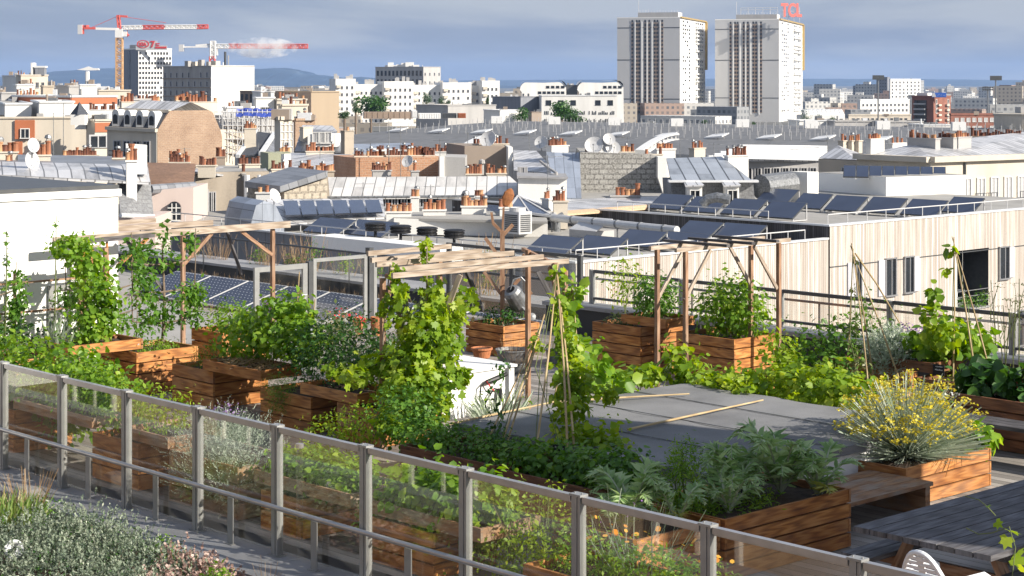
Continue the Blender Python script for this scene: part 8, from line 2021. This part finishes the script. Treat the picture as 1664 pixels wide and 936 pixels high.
for a in (('white_hilltop_house', 'white house with dark roof boxes at the left edge below the horizon', 4, 26, 44, 124, 420, 50, 'white_city'), ('cream_hilltop_house', 'cream block with a tall white chimney slab at the left', 26, 34, 78, 123, 400, 60, 'cream'), ('white_corner_house', 'small white house with one window at the left', 22, 27, 56, 139, 330, 70, 'white_city'), ('grey_flat_block', 'grey flat block beside the white cube at the left', 90, 112, 131, 141, 330, 55, 'greywall'),
          ('white_flat_cube', 'white cube house below the small crane', 128, 130, 158, 139, 326, 70, 'white_city'), ('zinc_row_house', 'pale house with grey roof below the ochre crane mast', 158, 160, 212, 148, 340, 74, 'cream'), ('grey_back_block', 'grey block with brown strip left of the orange banded block', 12, 24, 66, 157, 300, 74, 'greywall'), ('tan_round_house', 'small tan house with curved dark roof', 66, 70, 88, 141, 345, 60, 'beige'),
          ('low_grey_block', 'low grey flat block at the left edge', -30, 2, 26, 152, 310, 60, 'greywall'), ('pale_house', 'pale house just above the scaffold', 362, 368, 412, 176, 260, 60, 'white_city'), ('pale_house', 'pale house with ochre chimneys right of the scaffold', 452, 458, 500, 172, 250, 64, 'cream'), ('ochre_house', 'ochre gable house right of the chimney tower', 474, 480, 512, 196, 210, 60, 'brick_tan'), ('cream_row_house', 'cream row house with many pots before the tan box', 446, 450, 498, 163, 300, 72, 'cream'),
          ('white_back_house', 'white house below the concrete block', 412, 416, 446, 160, 300, 70, 'white_city'), ('grey_back_house', 'grey roofed house behind the mansard chimneys', 196, 204, 262, 163, 300, 60, 'greywall')):
 nm, lb, x0, x1, x2, py, d, tt_, m_ = a
 pts = block_pts(x0, x1, x2, py, d, tt_); t = house(nm, lb, pts, m_)
 if rng.random() < .75: wins(t, pts[0], pts[1], [pts[0].z - 2.6], max(1, int((x2 - x1) / 11)), .7, 1.2, 'bare', .8, .8)
 if rng.random() < .6 or 'pots' in lb or 'chimneys' in lb: chim_px(t, x1 + 2, x2 - 3, py - 3, d + 4, 1.3, max(3, int((x2 - x1) / 6)), tt_, 'cream', rng.random() < .4, tall=1.7)
t = thing('white_slab_chimney', 'tall white slab chimney with a blue grey glass box at the left', 'chimney', P(52, 123, 402), 0); mb = MB(); mb.box(*P(50, 124, 402), *(P(55, 102, 403) + Vector((0, 2, 0)))); sub(t, 'slab', mb, 'white_city')
mb = MB(); c = P(57, 122, 402); mb.box(c.x, c.y, c.z, c.x + 2.0, c.y + 2, c.z + 1.6); sub(t, 'glass_box', mb, 'grey_clad'); mb = MB(); mb.box(c.x - .2, c.y - .1, c.z + 1.61, c.x + 2.2, c.y + 2.1, c.z + 2.0); sub(t, 'roof_slab', mb, 'skylight')
wm = [m_winwall('far_facade_white', (.66, .65, .62), (.12, .13, .15), 3.2, 3.0, .5, .5), m_winwall('far_facade_cream', (.50, .44, .36), (.10, .10, .11), 3.2, 3.0, .45, .5), m_winwall('far_facade_grey', (.34, .35, .36), (.09, .10, .11), 3.0, 3.0, .55, .5), m_winwall('far_facade_rose', (.42, .30, .24), (.09, .10, .11), 3.0, 3.0, .5, .5)]
r3 = random.Random(4)
def suburb(px, d, w, dp, h, t_):
 lb = ('tiny white block in the distant suburbs below the hills', 'tiny cream block in the distant suburbs below the hills', 'tiny grey block in the distant suburbs below the hills', 'tiny reddish block in the distant suburbs below the hills')
 k = r3.choice((0, 0, 0, 1, 1, 2, 3)); c = P(px, 133, d); a = R(t_)
 ca, sa = math.cos(a), math.sin(a)
 o = Vector((c.x, c.y, GROUND_Z)); mb = MB(o)
 q = [(c.x + x * ca - y * sa, c.y + x * sa + y * ca) for x, y in ((0, 0), (w, 0), (w, dp), (0, dp))]
 mb.prism(q, GROUND_Z, GROUND_Z + h)
 if r3.random() < .5:
  q2 = [(c.x + x * ca - y * sa, c.y + x * sa + y * ca) for x, y in ((w * .3, dp * .3), (w * .6, dp * .3), (w * .6, dp * .6), (w * .3, dp * .6))]
  mb.prism(q2, GROUND_Z + h, GROUND_Z + h + 2.5)
 ob = mb.build('suburb_block', wm[k]); tag(ob, lb[k], 'building', 'distant ' + ('white', 'cream', 'grey', 'reddish')[k] + ' suburb blocks'); ob['kind'] = 'thing'
for _ in range(120):
 d = r3.uniform(900, 4200); suburb(r3.uniform(1290, 1690), d, r3.uniform(10, 32), r3.uniform(10, 16), r3.choice((6, 7, 9, 9, 10, 12, 14)) + (r3.random() < .05) * 12, r3.uniform(-40, 10))
for _ in range(70):
 d = r3.uniform(900, 3800); suburb(r3.uniform(395, 620), d, r3.uniform(14, 46), r3.uniform(10, 16), r3.choice((9, 12, 12, 15, 18)), r3.uniform(-40, 10))
for _ in range(50):
 d = r3.uniform(800, 3000); suburb(r3.uniform(-20, 260), d, r3.uniform(14, 40), r3.uniform(10, 16), r3.choice((12, 15, 18, 20)), r3.uniform(-40, 10))
for _ in range(40):
 d = r3.uniform(750, 3000); suburb(r3.uniform(800, 1165), d, r3.uniform(14, 40), r3.uniform(10, 16), r3.choice((9, 12, 12, 15, 18)), r3.uniform(-40, 10))
for _ in range(40):
 d = r3.uniform(380, 700); suburb(r3.uniform(380, 1500), d, r3.uniform(14, 30), r3.uniform(8, 12), r3.choice((7, 8, 9)), r3.uniform(-40, 10))
# ================================================================== ground, hills, air, light
mb = MB((0, 0, 0)); S = 16000
mb.face([(-S, -2000, GROUND_Z - .02), (S, -2000, GROUND_Z - .02), (S, 14500, GROUND_Z - .02), (-S, 14500, GROUND_Z - .02)]); tagk(mb.build('city_ground', M['asphalt']), 'structure')
def ridge(name, prof, d0, dep):
 mb = MB((0, 0, 0)); n = len(prof); rows = 9
 g = []
 for j in range(rows):
  f = j / (rows - 1); prof_z = math.sin(f * PI) if f < .5 else math.sin(f * PI)
  row = []
  for i, (px, py) in enumerate(prof):
   top = P(px, py, d0 + dep / 2).z
   d = d0 + dep * f
   row.append(Vector(((px - CX) * (d0 + dep / 2) / F + rng.uniform(-20, 20), d, GROUND_Z - 5 + (top - GROUND_Z + 5) * prof_z * (1 + rng.uniform(-.03, .02)))))
  g.append(row)
 for j in range(rows - 1):
  for i in range(n - 1): mb.face([g[j][i], g[j][i + 1], g[j + 1][i + 1], g[j + 1][i]], None, 0, .5, True)
 tagk(mb.build(name, M['hill']), 'structure')
def dense(pts, k=5, amp=.8):
 o = []
 for (a, b), (c, d) in zip(pts, pts[1:]):
  for i in range(k): s = i / k; s2 = s * s * (3 - 2 * s); o.append((a + (c - a) * s, b + (d - b) * s2 + rng.uniform(-amp, amp) * .5))
 return o + [pts[-1]]
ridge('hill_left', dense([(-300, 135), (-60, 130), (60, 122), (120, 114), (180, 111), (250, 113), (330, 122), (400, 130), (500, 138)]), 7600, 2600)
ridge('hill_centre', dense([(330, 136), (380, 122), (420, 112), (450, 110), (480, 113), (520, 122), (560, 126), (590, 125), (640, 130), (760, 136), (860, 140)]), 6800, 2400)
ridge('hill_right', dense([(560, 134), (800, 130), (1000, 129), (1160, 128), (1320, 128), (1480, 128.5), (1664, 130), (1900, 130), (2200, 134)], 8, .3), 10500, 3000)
q = [gp(-60, .35), gp(30, .35), gp(30, -14), gp(-60, -14)][::-1]
t = thing('camera_side_building', 'tan tiled apartment block the view is taken from, behind the camera', 'building', gp(-60, .35, GROUND_Z), GA)
mb = MB(); mb.face([(0, 0, 0), (90, 0, 0), (90, 0, 23.2), (0, 0, 23.2)][::-1], [(0, 0), (90, 0), (90, 23.2), (0, 23.2)][::-1]); mb.box(0, -14, 0, 90, -.05, 23.0); mb.build('wall', M['tan_tile'], t)
for k in range(16):
 for f in range(6):
  mb = MB(); x = 2.4 + k * 5.6; z = 1.0 + f * 3.3
  mb.box(x, .004, z, x + 1.5, .03, z + 1.9, 0); mb.box(x - .08, .004, z, x, .10, z + 1.98, 1); mb.box(x + 1.5, .004, z, x + 1.58, .10, z + 1.98, 1); mb.box(x + .72, .031, z, x + .80, .06, z + 1.9, 1); mb.box(x - .08, .004, z + 1.98, x + 1.58, .10, z + 2.06, 1); mb.box(x - .1, .004, z - .09, x + 1.6, .16, z - .003, 1)
  mb.build('window', [M['win_glass'], M['win_white']], t)
SUN_AZ = 20.0; SUN_EL = 29.0
ca, sa = math.cos(R(SUN_AZ)), math.sin(R(SUN_AZ))
sh = gp(ca, sa)                                       # horizontal direction towards the sun
TB = 14.9; TA = -3.5
hh = 7.3; k = 1 / math.tan(R(SUN_EL))
t = thing('shade_block', 'added plain block out of view to the right, shaped to shade the table and cardoons', 'tower', gp(TA, 17.0, 0), GA)  # unseen block added to cast the shade over felt roof and table
b_hi = TB + (hh - .6) * k * sa - 0.0
mb = MB(); mb.box(0, b_hi - 17.0 - 3.3, 0, 4, b_hi - 17.0, hh); mb.build('wall', M['cream'], t)
mb = MB(); mb.box(-.1, b_hi - 17.0 - 3.4, hh + .003, 4.1, b_hi - 17.0 + .1, hh + .15); mb.build('roof', M['coping'], t)
w = bpy.data.worlds.new('World'); SC.world = w; w.use_nodes = True
nt = w.node_tree; nt.nodes.clear()
def wn(typ, **kw):
 nd = nt.nodes.new('ShaderNode' + typ)
 for a, v in kw.items():
  if hasattr(nd, a): setattr(nd, a, v)
 return nd
out = wn('OutputWorld')
sky = wn('TexSky', sky_type='NISHITA'); sky.sun_disc = False; sky.sun_elevation = R(SUN_EL)
sky.sun_rotation = math.atan2(sh.x, sh.y); sky.altitude = 60; sky.air_density = 1.2; sky.dust_density = 1.5; sky.ozone_density = 2.0
tc = wn('TexCoord'); mp = wn('Mapping'); mp.inputs['Scale'].default_value = (1.0, 1.0, 7.0); mp.inputs['Rotation'].default_value = (R(1.5), R(2), 0)
nt.links.new(tc.outputs['Generated'], mp.inputs[0])
n1 = wn('TexNoise'); n1.inputs['Scale'].default_value = 4.2; n1.inputs['Detail'].default_value = 7; n1.inputs['Roughness'].default_value = .52; n1.inputs['Distortion'].default_value = .35
nt.links.new(mp.outputs[0], n1.inputs['Vector'])
sx = wn('SeparateXYZ'); nt.links.new(tc.outputs['Generated'], sx.inputs[0])
mr = wn('MapRange'); mr.inputs['From Min'].default_value = -.01; mr.inputs['From Max'].default_value = .055
nt.links.new(sx.outputs[2], mr.inputs['Value'])
ra = wn('ValToRGB'); e = ra.color_ramp.elements
e[0].position = .34; e[0].color = (.18, .235, .365, 1); e[1].position = .66; e[1].color = (.40, .44, .53, 1)
m_ = e.new(.5); m_.color = (.225, .285, .43, 1)
ad = wn('Math', operation='MULTIPLY_ADD'); nt.links.new(mr.outputs[0], ad.inputs[0]); ad.inputs[1].default_value = .10
nt.links.new(n1.outputs['Fac'], ad.inputs[2]); nt.links.new(ad.outputs[0], ra.inputs[0])
b1_ = wn('Background'); b1_.inputs[1].default_value = .08; nt.links.new(sky.outputs[0], b1_.inputs[0])
b2_ = wn('Background'); b2_.inputs[1].default_value = .72; nt.links.new(ra.outputs[0], b2_.inputs[0])
ms = wn('MixShader'); ms.inputs[0].default_value = .80
nt.links.new(b1_.outputs[0], ms.inputs[1]); nt.links.new(b2_.outputs[0], ms.inputs[2]); nt.links.new(ms.outputs[0], out.inputs[0])
ld = bpy.data.lights.new('sun', 'SUN'); ld.energy = 5.0; ld.angle = R(.5); ld.color = (1, .92, .80)
so = bpy.data.objects.new('sun', ld); COL.objects.link(so)
sd = Vector((sh.x * math.cos(R(SUN_EL)), sh.y * math.cos(R(SUN_EL)), math.sin(R(SUN_EL))))
so.rotation_euler = sd.to_track_quat('Z', 'Y').to_euler()
def haze(dens):
 nt2 = NT('haze_air'); v = nt2.n('VolumePrincipled', Color=(.42, .62, 1.0, 1), Density=dens, Anisotropy=.0); nt2.t.links.new(v.outputs[0], nt2.out.inputs['Volume'])
 mb = MB((0, 0, 0)); mb.box(-16500, -2500, GROUND_Z - 1.2, 16500, 14800, 150); o = mb.build('haze', nt2.mat); o['kind'] = 'stuff'; o['label'] = 'blue air haze over the far suburbs and hills'
HAZE = 5.0e-5
if HAZE: haze(HAZE)
cd = bpy.data.cameras.new('camera'); cam = bpy.data.objects.new('camera', cd); COL.objects.link(cam)
cam.location = (0, 0, HC); cam.rotation_euler = (PI / 2, 0, 0)
cd.sensor_width = 36; cd.lens = 36 * F / 1664; cd.shift_y = -(468 - HY) / 1664; cd.clip_start = .1; cd.clip_end = 40000
SC.camera = cam
vs = SC.view_settings; vs.view_transform = 'Standard'; vs.look = 'None'; vs.exposure = .74; vs.gamma = 1
SC.cycles.use_denoising = True
SC.cycles.max_bounces = 8; SC.cycles.transparent_max_bounces = 24; SC.cycles.volume_bounces = 2; SC.cycles.diffuse_bounces = 3; SC.cycles.glossy_bounces = 3
SC.cycles.use_adaptive_sampling = True; SC.cycles.adaptive_threshold = .02
SC.cycles.sample_clamp_indirect = 6
for nm in ('herb_patch', 'lettuce_bed', 'strawberry_bush'): bpy.data.objects[nm].scale = (1.08, 1.05, 1.2)
